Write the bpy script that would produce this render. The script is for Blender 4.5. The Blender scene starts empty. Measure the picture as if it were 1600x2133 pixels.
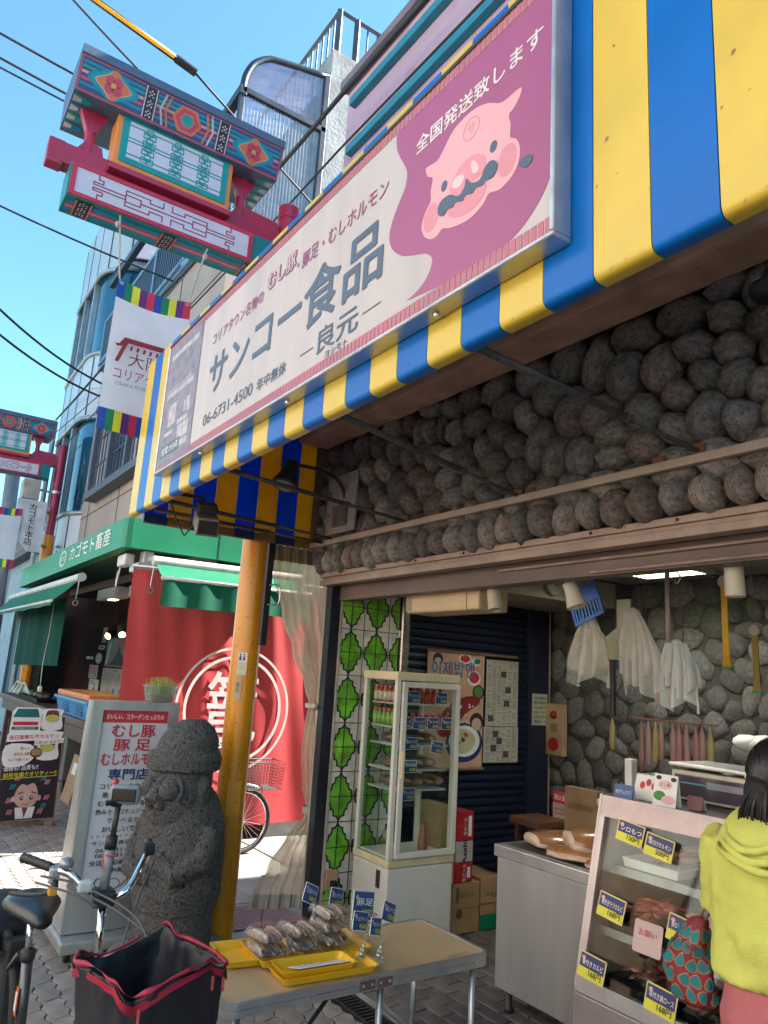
import bpy, bmesh, math, random
import numpy as np
from mathutils import Vector, Matrix, noise
R = math.radians
rnd = random.Random(7)
SC = bpy.context.scene
COL = SC.collection

# ------------------------------------------------------------------ camera
cam = bpy.data.cameras.new('camera')
cam.sensor_fit = 'VERTICAL'; cam.sensor_height = 36.0; cam.lens = 26.0
cam.clip_start = 0.05; cam.clip_end = 2000
camo = bpy.data.objects.new('camera', cam); COL.objects.link(camo)
right = Vector((0.5637, 0.8238, 0.0603)); down = Vector((-0.1474, 0.1721, -0.9740)); fwd = Vector((-0.8127, 0.5402, 0.2184))
m = Matrix((( right.x, -down.x, -fwd.x, 0.0), (right.y, -down.y, -fwd.y, 0.0), (right.z, -down.z, -fwd.z, 1.70), (0, 0, 0, 1)))
camo.matrix_world = m
SC.camera = camo
# ------------------------------------------------------------------ sky and sun (behind the shop, high)
SUN_AZ = 10.0      # degrees from +Y towards +X
SUN_EL = 43.0
w = bpy.data.worlds.new('World'); SC.world = w; w.use_nodes = True
nt = w.node_tree; nt.nodes.clear()
out = nt.nodes.new('ShaderNodeOutputWorld'); bg = nt.nodes.new('ShaderNodeBackground'); sky = nt.nodes.new('ShaderNodeTexSky')
sky.sky_type = 'NISHITA'; sky.sun_disc = False
sky.sun_elevation = R(SUN_EL); sky.sun_rotation = R(SUN_AZ)
sky.air_density = 1.0; sky.dust_density = 0.15; sky.ozone_density = 0.7
bg.inputs['Strength'].default_value = 0.078
tint = nt.nodes.new('ShaderNodeMix'); tint.data_type = 'RGBA'; tint.blend_type = 'MULTIPLY'; tint.inputs[0].default_value = 1.0
tint.inputs[7].default_value = (.66, 1.0, 1.0, 1)          # the clear turquoise cast of this sky, the same in every direction
nt.links.new(sky.outputs[0], tint.inputs[6]); nt.links.new(tint.outputs[2], bg.inputs[0]); nt.links.new(bg.outputs[0], out.inputs[0])
sl = bpy.data.lights.new('sun', 'SUN'); sl.energy = 5.0; sl.angle = R(0.5); sl.color = (1.0, 0.93, 0.84)
so = bpy.data.objects.new('sun', sl); COL.objects.link(so)
sd = Vector((math.sin(R(SUN_AZ)) * math.cos(R(SUN_EL)), math.cos(R(SUN_AZ)) * math.cos(R(SUN_EL)), math.sin(R(SUN_EL))))
so.rotation_euler = sd.to_track_quat('Z', 'Y').to_euler(); so.location = (0, 20, 30)
vs = SC.view_settings
vs.view_transform = 'Standard'; vs.look = 'None'; vs.gamma = 1.0; vs.use_curve_mapping = False
vs.exposure = 2.3

# ------------------------------------------------------------------ materials
MATS = {}
def mat(name, col, rough=0.6, metal=0.0, var=0.12, scale=6.0, bump=0.0, bscale=40.0, spec=0.5, col2=None, streak=False,
        emit=None, estr=0.0, coat=0.0, each=0.0, spots=None, spotscale=60.0, spotamt=0.62, translucent=0.0):
    """principled with noise-driven colour variation, optional fine relief and dirt specks"""
    if name in MATS: return MATS[name]
    m = bpy.data.materials.new(name); m.use_nodes = True
    n = m.node_tree.nodes; l = m.node_tree.links; n.clear()
    o = n.new('ShaderNodeOutputMaterial'); b = n.new('ShaderNodeBsdfPrincipled')
    l.new(b.outputs[0], o.inputs[0])
    tc = n.new('ShaderNodeTexCoord'); mp = n.new('ShaderNodeMapping'); l.new(tc.outputs['Object'], mp.inputs[0])
    if streak: mp.inputs['Scale'].default_value = (1, 1, 0.12)
    nz = n.new('ShaderNodeTexNoise'); nz.inputs['Scale'].default_value = scale; nz.inputs['Detail'].default_value = 5
    l.new(mp.outputs[0], nz.inputs[0])
    c2 = col2 or tuple(max(0.0, c * (1 - var * 2.2)) for c in col)
    c1 = tuple(min(1.0, c * (1 + var * 0.5)) for c in col)
    cr = n.new('ShaderNodeValToRGB'); cr.color_ramp.elements[0].position = 0.3; cr.color_ramp.elements[1].position = 0.7
    cr.color_ramp.elements[0].color = (*c2, 1); cr.color_ramp.elements[1].color = (*c1, 1)
    l.new(nz.outputs[0], cr.inputs[0])
    last = cr.outputs[0]
    if spots:
        z2 = n.new('ShaderNodeTexNoise'); z2.inputs['Scale'].default_value = spotscale; z2.inputs['Detail'].default_value = 3
        l.new(tc.outputs['Object'], z2.inputs[0])
        r2 = n.new('ShaderNodeValToRGB'); r2.color_ramp.elements[0].position = spotamt; r2.color_ramp.elements[1].position = spotamt + 0.06
        l.new(z2.outputs[0], r2.inputs[0])
        mx = n.new('ShaderNodeMix'); mx.data_type = 'RGBA'; l.new(r2.outputs[0], mx.inputs[0]); l.new(last, mx.inputs[6])
        mx.inputs[7].default_value = (*spots, 1); last = mx.outputs[2]
    if each:                                        # every piece a slightly different stone
        oi = n.new('ShaderNodeObjectInfo'); hs = n.new('ShaderNodeHueSaturation')
        v1 = n.new('ShaderNodeMapRange'); v1.inputs[3].default_value = 1 - each; v1.inputs[4].default_value = 1 + each * .8; l.new(oi.outputs['Random'], v1.inputs[0])
        m1 = n.new('ShaderNodeMath'); m1.operation = 'MULTIPLY'; m1.inputs[1].default_value = 7.31; l.new(oi.outputs['Random'], m1.inputs[0])
        m2 = n.new('ShaderNodeMath'); m2.operation = 'FRACT'; l.new(m1.outputs[0], m2.inputs[0])
        v2 = n.new('ShaderNodeMapRange'); v2.inputs[3].default_value = .5; v2.inputs[4].default_value = 1.7; l.new(m2.outputs[0], v2.inputs[0])
        l.new(v1.outputs[0], hs.inputs['Value']); l.new(v2.outputs[0], hs.inputs['Saturation']); l.new(last, hs.inputs['Color']); last = hs.outputs[0]
    l.new(last, b.inputs['Base Color'])
    rr = n.new('ShaderNodeMapRange'); rr.inputs[3].default_value = max(0.03, rough - 0.08); rr.inputs[4].default_value = min(1, rough + 0.1)
    l.new(nz.outputs[0], rr.inputs[0]); l.new(rr.outputs[0], b.inputs['Roughness'])
    b.inputs['Metallic'].default_value = metal; b.inputs['Specular IOR Level'].default_value = spec
    b.inputs['Coat Weight'].default_value = coat
    if emit: b.inputs['Emission Color'].default_value = (*emit, 1); b.inputs['Emission Strength'].default_value = estr
    if bump:
        z3 = n.new('ShaderNodeTexNoise'); z3.inputs['Scale'].default_value = bscale; z3.inputs['Detail'].default_value = 6
        l.new(tc.outputs['Object'], z3.inputs[0])
        bp = n.new('ShaderNodeBump'); bp.inputs['Strength'].default_value = bump; bp.inputs['Distance'].default_value = 0.01
        l.new(z3.outputs[0], bp.inputs['Height']); l.new(bp.outputs[0], b.inputs['Normal'])
    if translucent:
        t = n.new('ShaderNodeBsdfTranslucent'); l.new(last, t.inputs[0])
        ms = n.new('ShaderNodeMixShader'); ms.inputs[0].default_value = translucent
        l.new(b.outputs[0], ms.inputs[1]); l.new(t.outputs[0], ms.inputs[2]); l.new(ms.outputs[0], o.inputs[0])
    MATS[name] = m
    return m
def clear(name, tint=(1, 1, 1), gloss=0.12, rough=0.03, diffuse=0.0, dcol=(.8, .8, .75), crinkle=0.0, cscale=30):
    """thin clear sheet: transparent + glossy by fresnel + some haze"""
    if name in MATS: return MATS[name]
    m = bpy.data.materials.new(name); m.use_nodes = True
    n = m.node_tree.nodes; l = m.node_tree.links; n.clear()
    o = n.new('ShaderNodeOutputMaterial'); t = n.new('ShaderNodeBsdfTransparent'); g = n.new('ShaderNodeBsdfGlossy')
    t.inputs[0].default_value = (*tint, 1); g.inputs['Roughness'].default_value = rough
    lw = n.new('ShaderNodeLayerWeight'); lw.inputs[0].default_value = .5
    pw = n.new('ShaderNodeMath'); pw.operation = 'POWER'; pw.inputs[1].default_value = 5.0; l.new(lw.outputs['Facing'], pw.inputs[0])
    ad = n.new('ShaderNodeMath'); ad.operation = 'MULTIPLY_ADD'; ad.inputs[1].default_value = .7; ad.inputs[2].default_value = gloss; l.new(pw.outputs[0], ad.inputs[0])
    mx = n.new('ShaderNodeMixShader'); l.new(ad.outputs[0], mx.inputs[0]); l.new(t.outputs[0], mx.inputs[1]); l.new(g.outputs[0], mx.inputs[2])
    last = mx.outputs[0]
    if diffuse:
        d = n.new('ShaderNodeBsdfDiffuse'); d.inputs[0].default_value = (*dcol, 1)
        tr = n.new('ShaderNodeBsdfTranslucent'); tr.inputs[0].default_value = (*dcol, 1)
        m2 = n.new('ShaderNodeMixShader'); l.new(d.outputs[0], m2.inputs[1]); l.new(tr.outputs[0], m2.inputs[2])
        m3 = n.new('ShaderNodeMixShader'); l.new(last, m3.inputs[1]); l.new(m2.outputs[0], m3.inputs[2])
        tc = n.new('ShaderNodeTexCoord'); nz = n.new('ShaderNodeTexNoise'); nz.inputs['Scale'].default_value = 5
        l.new(tc.outputs['Object'], nz.inputs[0])
        mr = n.new('ShaderNodeMapRange'); mr.inputs[1].default_value = .3; mr.inputs[2].default_value = .7
        mr.inputs[3].default_value = diffuse * .7; mr.inputs[4].default_value = min(1, diffuse * 1.3)
        l.new(nz.outputs[0], mr.inputs[0]); l.new(mr.outputs[0], m3.inputs[0]); last = m3.outputs[0]
    if crinkle:
        tc = n.new('ShaderNodeTexCoord'); nz = n.new('ShaderNodeTexNoise'); nz.inputs['Scale'].default_value = cscale
        l.new(tc.outputs['Object'], nz.inputs[0]); bp = n.new('ShaderNodeBump'); bp.inputs['Strength'].default_value = crinkle
        bp.inputs['Distance'].default_value = 0.02
        l.new(nz.outputs[0], bp.inputs['Height']); l.new(bp.outputs[0], g.inputs['Normal'])
    l.new(last, o.inputs[0]); MATS[name] = m
    return m
def lamp_mat(name, col, s):
    return mat(name, (.8, .8, .78), emit=col, estr=s)

# ------------------------------------------------------------------ things, parts, builder
WORLD = {}      # world matrix of every object used as a parent in world coordinates
def tag(o, label=None, cat=None, group=None, kind=None):
    if label: o['label'] = label
    if cat: o['category'] = cat
    if group: o['group'] = group
    if kind: o['kind'] = kind
    return o
def thing(name, label, cat, loc=(0, 0, 0), rotz=0.0, group=None):
    o = bpy.data.objects.new(name, None); COL.objects.link(o); o.empty_display_size = 0.1
    o.location = loc; o.rotation_euler = (0, 0, rotz)
    WORLD[o.name] = Matrix.Translation(Vector(loc)) @ Matrix.Rotation(rotz, 4, 'Z')
    return tag(o, label, cat, group)
def link(o, parent=None, local=False):
    COL.objects.link(o)
    if parent is not None:
        o.parent = parent
        if not local:
            o.matrix_parent_inverse = WORLD.get(parent.name, Matrix.Identity(4)).inverted()
    WORLD[o.name] = Matrix.Identity(4)
    return o
def copy_tree(o, parent=None):
    c = o.copy(); COL.objects.link(c)
    if parent is not None: c.parent = parent
    for ch in o.children: copy_tree(ch, c)
    return c
class Fr:
    """a flat frame: a to the viewer's right, b up, d out of the surface"""
    def __init__(s, o, r, u):
        s.o = Vector(o); s.r = Vector(r).normalized(); s.u = Vector(u).normalized(); s.n = s.r.cross(s.u)
    def __call__(s, a, b, d=0.0): return s.o + s.r * a + s.u * b + s.n * d
def FY(y): return Fr((0, y, 0), (1, 0, 0), (0, 0, 1))       # faces the street (-Y); a = X, b = Z
def FX(x): return Fr((x, 0, 0), (0, 1, 0), (0, 0, 1))       # faces up the street (+X); a = Y, b = Z
def FZ(z): return Fr((0, 0, z), (1, 0, 0), (0, 1, 0))       # faces up; a = X, b = Y
def smooth(pts, n=4, closed=True):
    """catmull-rom through the points"""
    out = []; N = len(pts)
    rng = range(N) if closed else range(N - 1)
    for i in rng:
        g = lambda k: Vector(pts[k % N]) if closed else Vector(pts[max(0, min(N - 1, k))])
        p0, p1, p2, p3 = g(i - 1), g(i), g(i + 1), g(i + 2)
        for k in range(n):
            t = k / n
            out.append(tuple(0.5 * ((2 * p1) + (p2 - p0) * t + (2 * p0 - 5 * p1 + 4 * p2 - p3) * t * t + (3 * p1 - p0 - 3 * p2 + p3) * t ** 3)))
    if not closed: out.append(tuple(pts[-1]))
    return out
def ell(cx, cy, rx, ry, n=20, rot=0.0):
    c, s = math.cos(rot), math.sin(rot); o = []
    for i in range(n):
        a = 2 * math.pi * i / n; x = rx * math.cos(a); y = ry * math.sin(a)
        o.append((cx + x * c - y * s, cy + x * s + y * c))
    return o
def rrect(x0, y0, x1, y1, r, n=4):
    o = []
    for cx, cy, a0 in ((x1 - r, y1 - r, 0), (x0 + r, y1 - r, 90), (x0 + r, y0 + r, 180), (x1 - r, y0 + r, 270)):
        for i in range(n + 1):
            a = R(a0 + 90 * i / n); o.append((cx + r * math.cos(a), cy + r * math.sin(a)))
    return o
def soften(o, sub=0, vox=0, lumps=()):
    """cloth-like finish: optional voxel merge, subdivision and soft noise relief"""
    if vox:
        md = o.modifiers.new('merge', 'REMESH'); md.mode = 'VOXEL'; md.voxel_size = vox; md.use_smooth_shade = True
        md = o.modifiers.new('soft', 'SMOOTH'); md.iterations = 8; md.factor = .6
    if sub:
        md = o.modifiers.new('sub', 'SUBSURF'); md.levels = md.render_levels = sub
    for i, (sc, st) in enumerate(lumps):
        tx = bpy.data.textures.new('cloth', 'CLOUDS'); tx.noise_scale = sc; tx.noise_depth = 1
        md = o.modifiers.new('folds', 'DISPLACE'); md.texture = tx; md.strength = st; md.texture_coords = 'LOCAL'
    return o
class B:
    def __init__(s): s.v = []; s.f = []
    def add(s, vs, fs):
        k = len(s.v); s.v += [Vector(p) for p in vs]; s.f += [tuple(i + k for i in f) for f in fs]; return s
    def box(s, x0, y0, z0, x1, y1, z1, M=None):
        vs = [(x0, y0, z0), (x1, y0, z0), (x1, y1, z0), (x0, y1, z0), (x0, y0, z1), (x1, y0, z1), (x1, y1, z1), (x0, y1, z1)]
        if M is not None: vs = [M @ Vector(p) for p in vs]
        return s.add(vs, [(0, 3, 2, 1), (4, 5, 6, 7), (0, 1, 5, 4), (1, 2, 6, 5), (2, 3, 7, 6), (3, 0, 4, 7)])
    def bbox(s, x0, y0, z0, x1, y1, z1, bev=0.006, seg=2, M=None):
        bm = bmesh.new(); bmesh.ops.create_cube(bm, size=1)
        for v in bm.verts:
            v.co = Vector(((x0 + x1) / 2 + v.co.x * (x1 - x0), (y0 + y1) / 2 + v.co.y * (y1 - y0), (z0 + z1) / 2 + v.co.z * (z1 - z0)))
        bmesh.ops.bevel(bm, geom=list(bm.edges), offset=bev, segments=seg, profile=0.6, affect='EDGES')
        bm.verts.index_update()
        vs = [M @ v.co if M is not None else v.co.copy() for v in bm.verts]
        s.add(vs, [tuple(v.index for v in f.verts) for f in bm.faces]); bm.free(); return s
    def prism(s, fr, pts, d0, d1):
        n = len(pts); a = [fr(p[0], p[1], d1) for p in pts]; b = [fr(p[0], p[1], d0) for p in pts]
        ar = sum(pts[i][0] * pts[(i + 1) % n][1] - pts[(i + 1) % n][0] * pts[i][1] for i in range(n))
        fs = [tuple(range(n)), tuple(range(2 * n - 1, n - 1, -1))] + [(i + n, (i + 1) % n + n, (i + 1) % n, i) for i in range(n)]
        if ar < 0: fs = [tuple(reversed(f)) for f in fs]
        return s.add(a + b, fs)
    def rect(s, fr, a0, b0, a1, b1, d0, d1): return s.prism(fr, [(a0, b0), (a1, b0), (a1, b1), (a0, b1)], d0, d1)
    def line(s, fr, pts, w, d0, d1, closed=False):
        N = len(pts)
        for i in range(N if closed else N - 1):
            p = Vector(pts[i][:2]); q = Vector(pts[(i + 1) % N][:2]); t = q - p
            if t.length < 1e-6: continue
            t.normalize(); nn = Vector((-t.y, t.x)) * w / 2; e = t * w / 2
            s.prism(fr, [p - nn - e, q - nn + e, q + nn + e, p + nn - e], d0, d1 + rnd.uniform(0, .0002))
        return s
    def ring(s, fr, cx, cy, r0, r1, d0, d1, n=48, a0=0, a1=360):
        full = abs(a1 - a0) >= 360
        for i in range(n):
            t0 = R(a0 + (a1 - a0) * i / n); t1 = R(a0 + (a1 - a0) * (i + 1) / n)
            s.prism(fr, [(cx + r0 * math.cos(t0), cy + r0 * math.sin(t0)), (cx + r1 * math.cos(t0), cy + r1 * math.sin(t0)),
                         (cx + r1 * math.cos(t1), cy + r1 * math.sin(t1)), (cx + r0 * math.cos(t1), cy + r0 * math.sin(t1))], d0, d1)
        return s
    def tube(s, pts, r, n=10, caps=True):
        """round bar through the points; r a number or one per point"""
        pts = [Vector(p) for p in pts]; N = len(pts); rs = r if isinstance(r, (list, tuple)) else [r] * N
        t = (pts[1] - pts[0]).normalized(); up = Vector((0, 0, 1)) if abs(t.z) < 0.9 else Vector((1, 0, 0))
        x = t.cross(up).normalized(); vs = []; fs = []
        for i, p in enumerate(pts):
            if i == 0: tt = pts[1] - pts[0]
            elif i == N - 1: tt = pts[-1] - pts[-2]
            else: tt = (pts[i + 1] - pts[i]).normalized() + (pts[i] - pts[i - 1]).normalized()
            tt.normalize(); x = (x - tt * x.dot(tt)).normalized(); y = tt.cross(x)
            for k in range(n):
                a = 2 * math.pi * k / n; vs.append(p + (x * math.cos(a) + y * math.sin(a)) * rs[i])
        for i in range(N - 1):
            for k in range(n):
                fs.append((i * n + k, i * n + (k + 1) % n, (i + 1) * n + (k + 1) % n, (i + 1) * n + k))
        if caps: fs += [tuple(reversed(range(n))), tuple((N - 1) * n + k for k in range(n))]
        return s.add(vs, fs)
    def loft(s, rings, caps=True):
        n = len(rings[0]); vs = [p for r in rings for p in r]; fs = []
        for i in range(len(rings) - 1):
            for k in range(n): fs.append((i * n + k, i * n + (k + 1) % n, (i + 1) * n + (k + 1) % n, (i + 1) * n + k))
        if caps: fs += [tuple(reversed(range(n))), tuple((len(rings) - 1) * n + k for k in range(n))]
        return s.add(vs, fs)
    def lathe(s, c, prof, n=20, axis=None):
        """prof: (radius, height) up the axis"""
        ax = Vector(axis or (0, 0, 1)).normalized(); q = ax.to_track_quat('Z', 'Y').to_matrix(); c = Vector(c)
        return s.loft([[c + q @ Vector((r * math.cos(2 * math.pi * k / n), r * math.sin(2 * math.pi * k / n), h)) for k in range(n)] for r, h in prof])
    def blob(s, c, rx, ry, rz, sub=2, amp=0.0, freq=3.0, seed=0, M=None):
        bm = bmesh.new(); bmesh.ops.create_icosphere(bm, subdivisions=sub, radius=1.0); bm.verts.index_update(); vs = []
        for v in bm.verts:
            p = v.co.copy()
            if amp: p *= 1 + amp * noise.noise(p * freq + Vector((seed * 7.3, seed * 3.1, 0)))
            p = Vector((p.x * rx, p.y * ry, p.z * rz))
            if M is not None: p = M @ p
            vs.append(p + Vector(c))
        s.add(vs, [tuple(v.index for v in f.verts) for f in bm.faces]); bm.free(); return s
    def grid(s, P, nu, nv):
        vs = [P(i / nu, j / nv) for j in range(nv + 1) for i in range(nu + 1)]
        return s.add(vs, [(j * (nu + 1) + i, j * (nu + 1) + i + 1, (j + 1) * (nu + 1) + i + 1, (j + 1) * (nu + 1) + i) for j in range(nv) for i in range(nu)])
    def mesh(s, name, m, sm=False):
        me = bpy.data.meshes.new(name); me.from_pydata([tuple(v) for v in s.v], [], s.f); me.materials.append(m)
        if sm: me.polygons.foreach_set('use_smooth', [True] * len(me.polygons))
        me.update(); return me
    def build(s, name, m, parent=None, sm=False, local=False, auto=None):
        me = s.mesh(name, m, sm)
        if auto: me.set_sharp_from_angle(angle=R(auto)) if hasattr(me, 'set_sharp_from_angle') else None
        o = bpy.data.objects.new(name, me); return link(o, parent, local)
def part(name, m, parent, sm=False, local=False, auto=None, **k): pass
TEXTQ = []
def text(s, fr, a, b, h, w, m, parent, d=0.003, name='lettering', bold=0.0, rot=0.0, local=False, thick=0.0, shear=0.0, vert=False, space=1.0):
    """lettering fitted into a w x h box centred on (a, b) of the frame"""
    TEXTQ.append((s, fr, a, b, h, w, m, parent, d, name, bold, rot, local, shear, vert, space))
def flush_text():
    jobs = []
    for q in TEXTQ:
        cu = bpy.data.curves.new('lettering', 'FONT'); cu.body = q[0]; cu.size = 1.0; cu.resolution_u = 3
        cu.align_x = 'CENTER'; cu.shear = q[13]; cu.space_line = 0.95; cu.space_character = q[15]
        o = bpy.data.objects.new('lettering', cu); COL.objects.link(o); jobs.append((o, cu, q))
    bpy.context.view_layer.update()
    dg = bpy.context.evaluated_depsgraph_get()
    for o, cu, (s, fr, a, b, h, w_, m, parent, d, name, bold, rot, local, shear, vert, space) in jobs:
        me = bpy.data.meshes.new_from_object(o.evaluated_get(dg)); me.name = name
        bpy.data.objects.remove(o); bpy.data.curves.remove(cu)
        n = len(me.vertices)
        if n == 0: bpy.data.meshes.remove(me); continue
        co = np.empty(n * 3); me.vertices.foreach_get('co', co); co = co.reshape(-1, 3)
        mn = co.min(0); mx = co.max(0); sz = np.maximum(mx - mn, 1e-6)
        x = (co[:, 0] - (mn[0] + mx[0]) / 2); y = (co[:, 1] - (mn[1] + mx[1]) / 2)
        sy = h / sz[1] if h else w_ / sz[0]; sx = w_ / sz[0] if w_ else sy
        x = x * sx; y = y * sy
        c, sn = math.cos(rot), math.sin(rot)
        X = a + x * c - y * sn; Y = b + x * sn + y * c
        P = np.array(fr.o)[None] + X[:, None] * np.array(fr.r)[None] + Y[:, None] * np.array(fr.u)[None] + d * np.array(fr.n)[None]
        me.vertices.foreach_set('co', P.ravel())
        if bold:                                   # heavier strokes: copies shifted around the letter, each a hair deeper
            dlt = bold * .62; bm = bmesh.new(); bm.from_mesh(me); g0 = list(bm.verts) + list(bm.edges) + list(bm.faces)
            for k in range(8):
                an = k * math.pi / 4; ox = dlt * math.cos(an) * sx; oy = dlt * math.sin(an) * sy
                ox, oy = ox * c - oy * sn, ox * sn + oy * c
                r_ = bmesh.ops.duplicate(bm, geom=g0); vv = [e for e in r_['geom'] if isinstance(e, bmesh.types.BMVert)]
                bmesh.ops.translate(bm, verts=vv, vec=fr.r * ox + fr.u * oy - fr.n * (.00006 * (k + 1)))
            bm.to_mesh(me); bm.free()
        me.materials.clear(); me.materials.append(m); me.update()
        link(bpy.data.objects.new(name, me), parent, local)
    TEXTQ.clear()

# palette
BLUE = mat('fascia_blue', (.0, .135, .52), .35, spec=.2, var=.08, scale=3, spots=(.01, .04, .16), spotscale=45, spotamt=.74)
YEL = mat('fascia_yellow', (.66, .47, .05), .34, var=.08, scale=4, spots=(.20, .12, .04), spotscale=38, spotamt=.685)
BLUE2 = mat('panel_blue', (.0, .13, .75), .3, var=.06, translucent=.5)
YEL2 = mat('panel_yellow', (.85, .52, .01), .35, var=.06, translucent=.45)
ALU = mat('aluminium', (.55, .56, .58), .35, .85, var=.1, scale=12)
STEEL = mat('stainless', (.56, .55, .54), .38, .8, var=.1, scale=10, streak=True)
DARKMET = mat('dark_metal', (.045, .042, .042), .5, .3, var=.2, scale=20, bump=.15)
RODMET = mat('grey_rod', (.11, .10, .10), .55, .3, var=.25, scale=30, bump=.2)
CREAMB = mat('cream_metal', (.52, .40, .30), .5, var=.12, scale=12, spots=(.25, .13, .07), spotscale=30, spotamt=.7)
BROWN = mat('brown_beam', (.60, .36, .28), .55, var=.18, scale=5, spots=(.08, .03, .02), spotscale=22, spotamt=.69, bump=.1)
WHITE = mat('white_paint', (.74, .73, .71), .5, var=.06)
CREAM = mat('cream_plastic', (.72, .66, .52), .45, var=.08, spots=(.45, .33, .18), spotscale=14, spotamt=.72)
BLACK = mat('black', (.012, .012, .014), .5, var=.2)
INK = mat('ink_dark', (.02, .02, .028), .6, var=.05)
WIRE = mat('cable', (.03, .03, .035), .6, var=.1)
RED = mat('sign_red', (.55, .03, .05), .5, var=.06)
NAVY = mat('ink_navy', (.02, .04, .16), .5, var=.06)
PLAST = mat('paper_white', (.80, .79, .76), .55, var=.04)
ORANGE = mat('post_orange', (.76, .28, .006), .28, var=.16, scale=3, streak=True, spots=(.22, .07, .01), spotscale=55, spotamt=.635, coat=.2)
CRIM = mat('post_crimson', (.40, .022, .075), .38, var=.12, scale=3, coat=.2)
TEAL = mat('gate_teal', (.0, .20, .22), .4, var=.1)
GLASS = clear('window_glass', (.93, .97, .95), .03)
# ------------------------------------------------------------------ ground
ASPH = mat('ground_grey', (.10, .095, .09), .9, var=.2, scale=2, bump=.3)
PAVE = [mat('paver_%d' % i, c, .85, var=.16, scale=9, bump=.35, bscale=120) for i, c in enumerate([(.29, .26, .235), (.33, .29, .26), (.25, .225, .21), (.31, .265, .23)])]
FLB = [mat('floor_brick_%d' % i, c, .75, var=.2, scale=9, bump=.3, bscale=90) for i, c in enumerate([(.15, .13, .125), (.18, .15, .14), (.13, .11, .105)])]
CONC = mat('concrete_slab', (.30, .29, .275), .85, var=.14, scale=3, bump=.25, bscale=60)
b = B(); b.add([(-300, -300, -.014), (300, -300, -.014), (300, 300, -.014), (-300, 300, -.014)], [(0, 1, 2, 3)])
ground = tag(b.build('ground', ASPH), kind='structure')
pav = thing('pavement', None, None); tag(pav, kind='structure')
PL, PW, JT = .225, .1125, .006
def paver_mesh(m, i):
    a, c = .010, .010; e = []
    n = 16
    top = lambda t: a * math.sin(4 * math.pi * t)
    sid = lambda t: c * math.sin(2 * math.pi * t)
    L, W = PL, PW
    for k in range(n): t = k / n; e.append((t * L, top(t)))
    for k in range(4): t = k / 4; e.append((L + sid(t), t * W))
    for k in range(n): t = 1 - k / n; e.append((t * L, W + top(t)))
    for k in range(4): t = 1 - k / 4; e.append((sid(t), t * W))
    cx, cy = L / 2, W / 2
    e = [((x - cx) * (1 - JT / L) , (y - cy) * (1 - JT / W)) for x, y in e]
    N = len(e); ins = [(x * .965, y * .93) for x, y in e]
    vs = [(x, y, -.03) for x, y in e] + [(x, y, -.005) for x, y in e] + [(x, y, 0) for x, y in ins]
    fs = [(i, (i + 1) % N, (i + 1) % N + N, i + N) for i in range(N)] + [(i + N, (i + 1) % N + N, (i + 1) % N + 2 * N, i + 2 * N) for i in range(N)] + [tuple(range(2 * N, 3 * N))]
    return vs, fs
PV, PF = paver_mesh(None, 0)
pmeshes = []
for i, mm in enumerate(PAVE):
    bb = B(); bb.add(PV, PF); pmeshes.append(bb.mesh('paver', mm))
cells = []
for j in range(-22, 22):
    for i in range(-62, -2):
        x = (i + .5) * PL + (0.5 * PL if j % 2 else 0); y = (j + .5) * PW
        if y > 2.36 or (x < -4.75 and y > 2.02 and x > -7.7): continue
        cells.append((x, y))
camp = Vector((0, 0, 1.7))
def inview(x, y, z=0):
    d = Vector((x, y, z)) - camp; f = d.dot(fwd)
    if f < .3: return False
    return abs(d.dot(right) / f) < .54 and abs(d.dot(down) / f) < .71
vis = sorted([c for c in cells if inview(*c)], key=lambda c: Vector((c[0], c[1], -1.7)).length)
near = set(vis[:290]); stuffv = [B() for _ in PAVE]
for c in cells:
    k = rnd.randrange(4); z = rnd.uniform(-.0025, .001); r = rnd.uniform(-.012, .012)
    if c in near:
        o = bpy.data.objects.new('paver', pmeshes[k]); o.location = (c[0], c[1], z); o.rotation_euler = (rnd.uniform(-.01, .01), rnd.uniform(-.006, .006), r)
        link(o, pav, True)
    else:
        stuffv[k].add([(c[0] + v[0], c[1] + v[1], z + v[2]) for v in PV], PF)
for k, sb in enumerate(stuffv):
    tag(sb.build('distant_pavers', PAVE[k], pav), kind='stuff')
# sunlit lane beside the shop: cast slabs with a steel plate
alley = thing('lane', None, None); tag(alley, kind='structure')
xs = [-7.62, -6.9, -6.2, -5.5, -4.76]
yy = 2.03
for j in range(9):
    for i in range(4):
        bb = B(); bb.bbox(xs[i] + .006, yy + .006, -.05, xs[i + 1] - .006, yy + .69, rnd.uniform(-.003, .002), .006, 1); bb.build('slab', CONC, alley)
    yy += .7
bb = B(); bb.bbox(-5.42, 2.3, .003, -4.95, 2.85, .012, .003, 1)
for i in range(11):
    for j in range(13):
        x = -5.39 + i * .04; y = 2.33 + j * .04
        s = 1 if (i + j) % 2 else -1
        bb.box(-.013, -.003, .011, .013, .003, .0145, Matrix.Translation((x, y, 0)) @ Matrix.Rotation(R(45 * s), 4, 'Z'))
bb.build('checker_plate', mat('plate_steel', (.16, .17, .19), .5, .6), alley)
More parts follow.
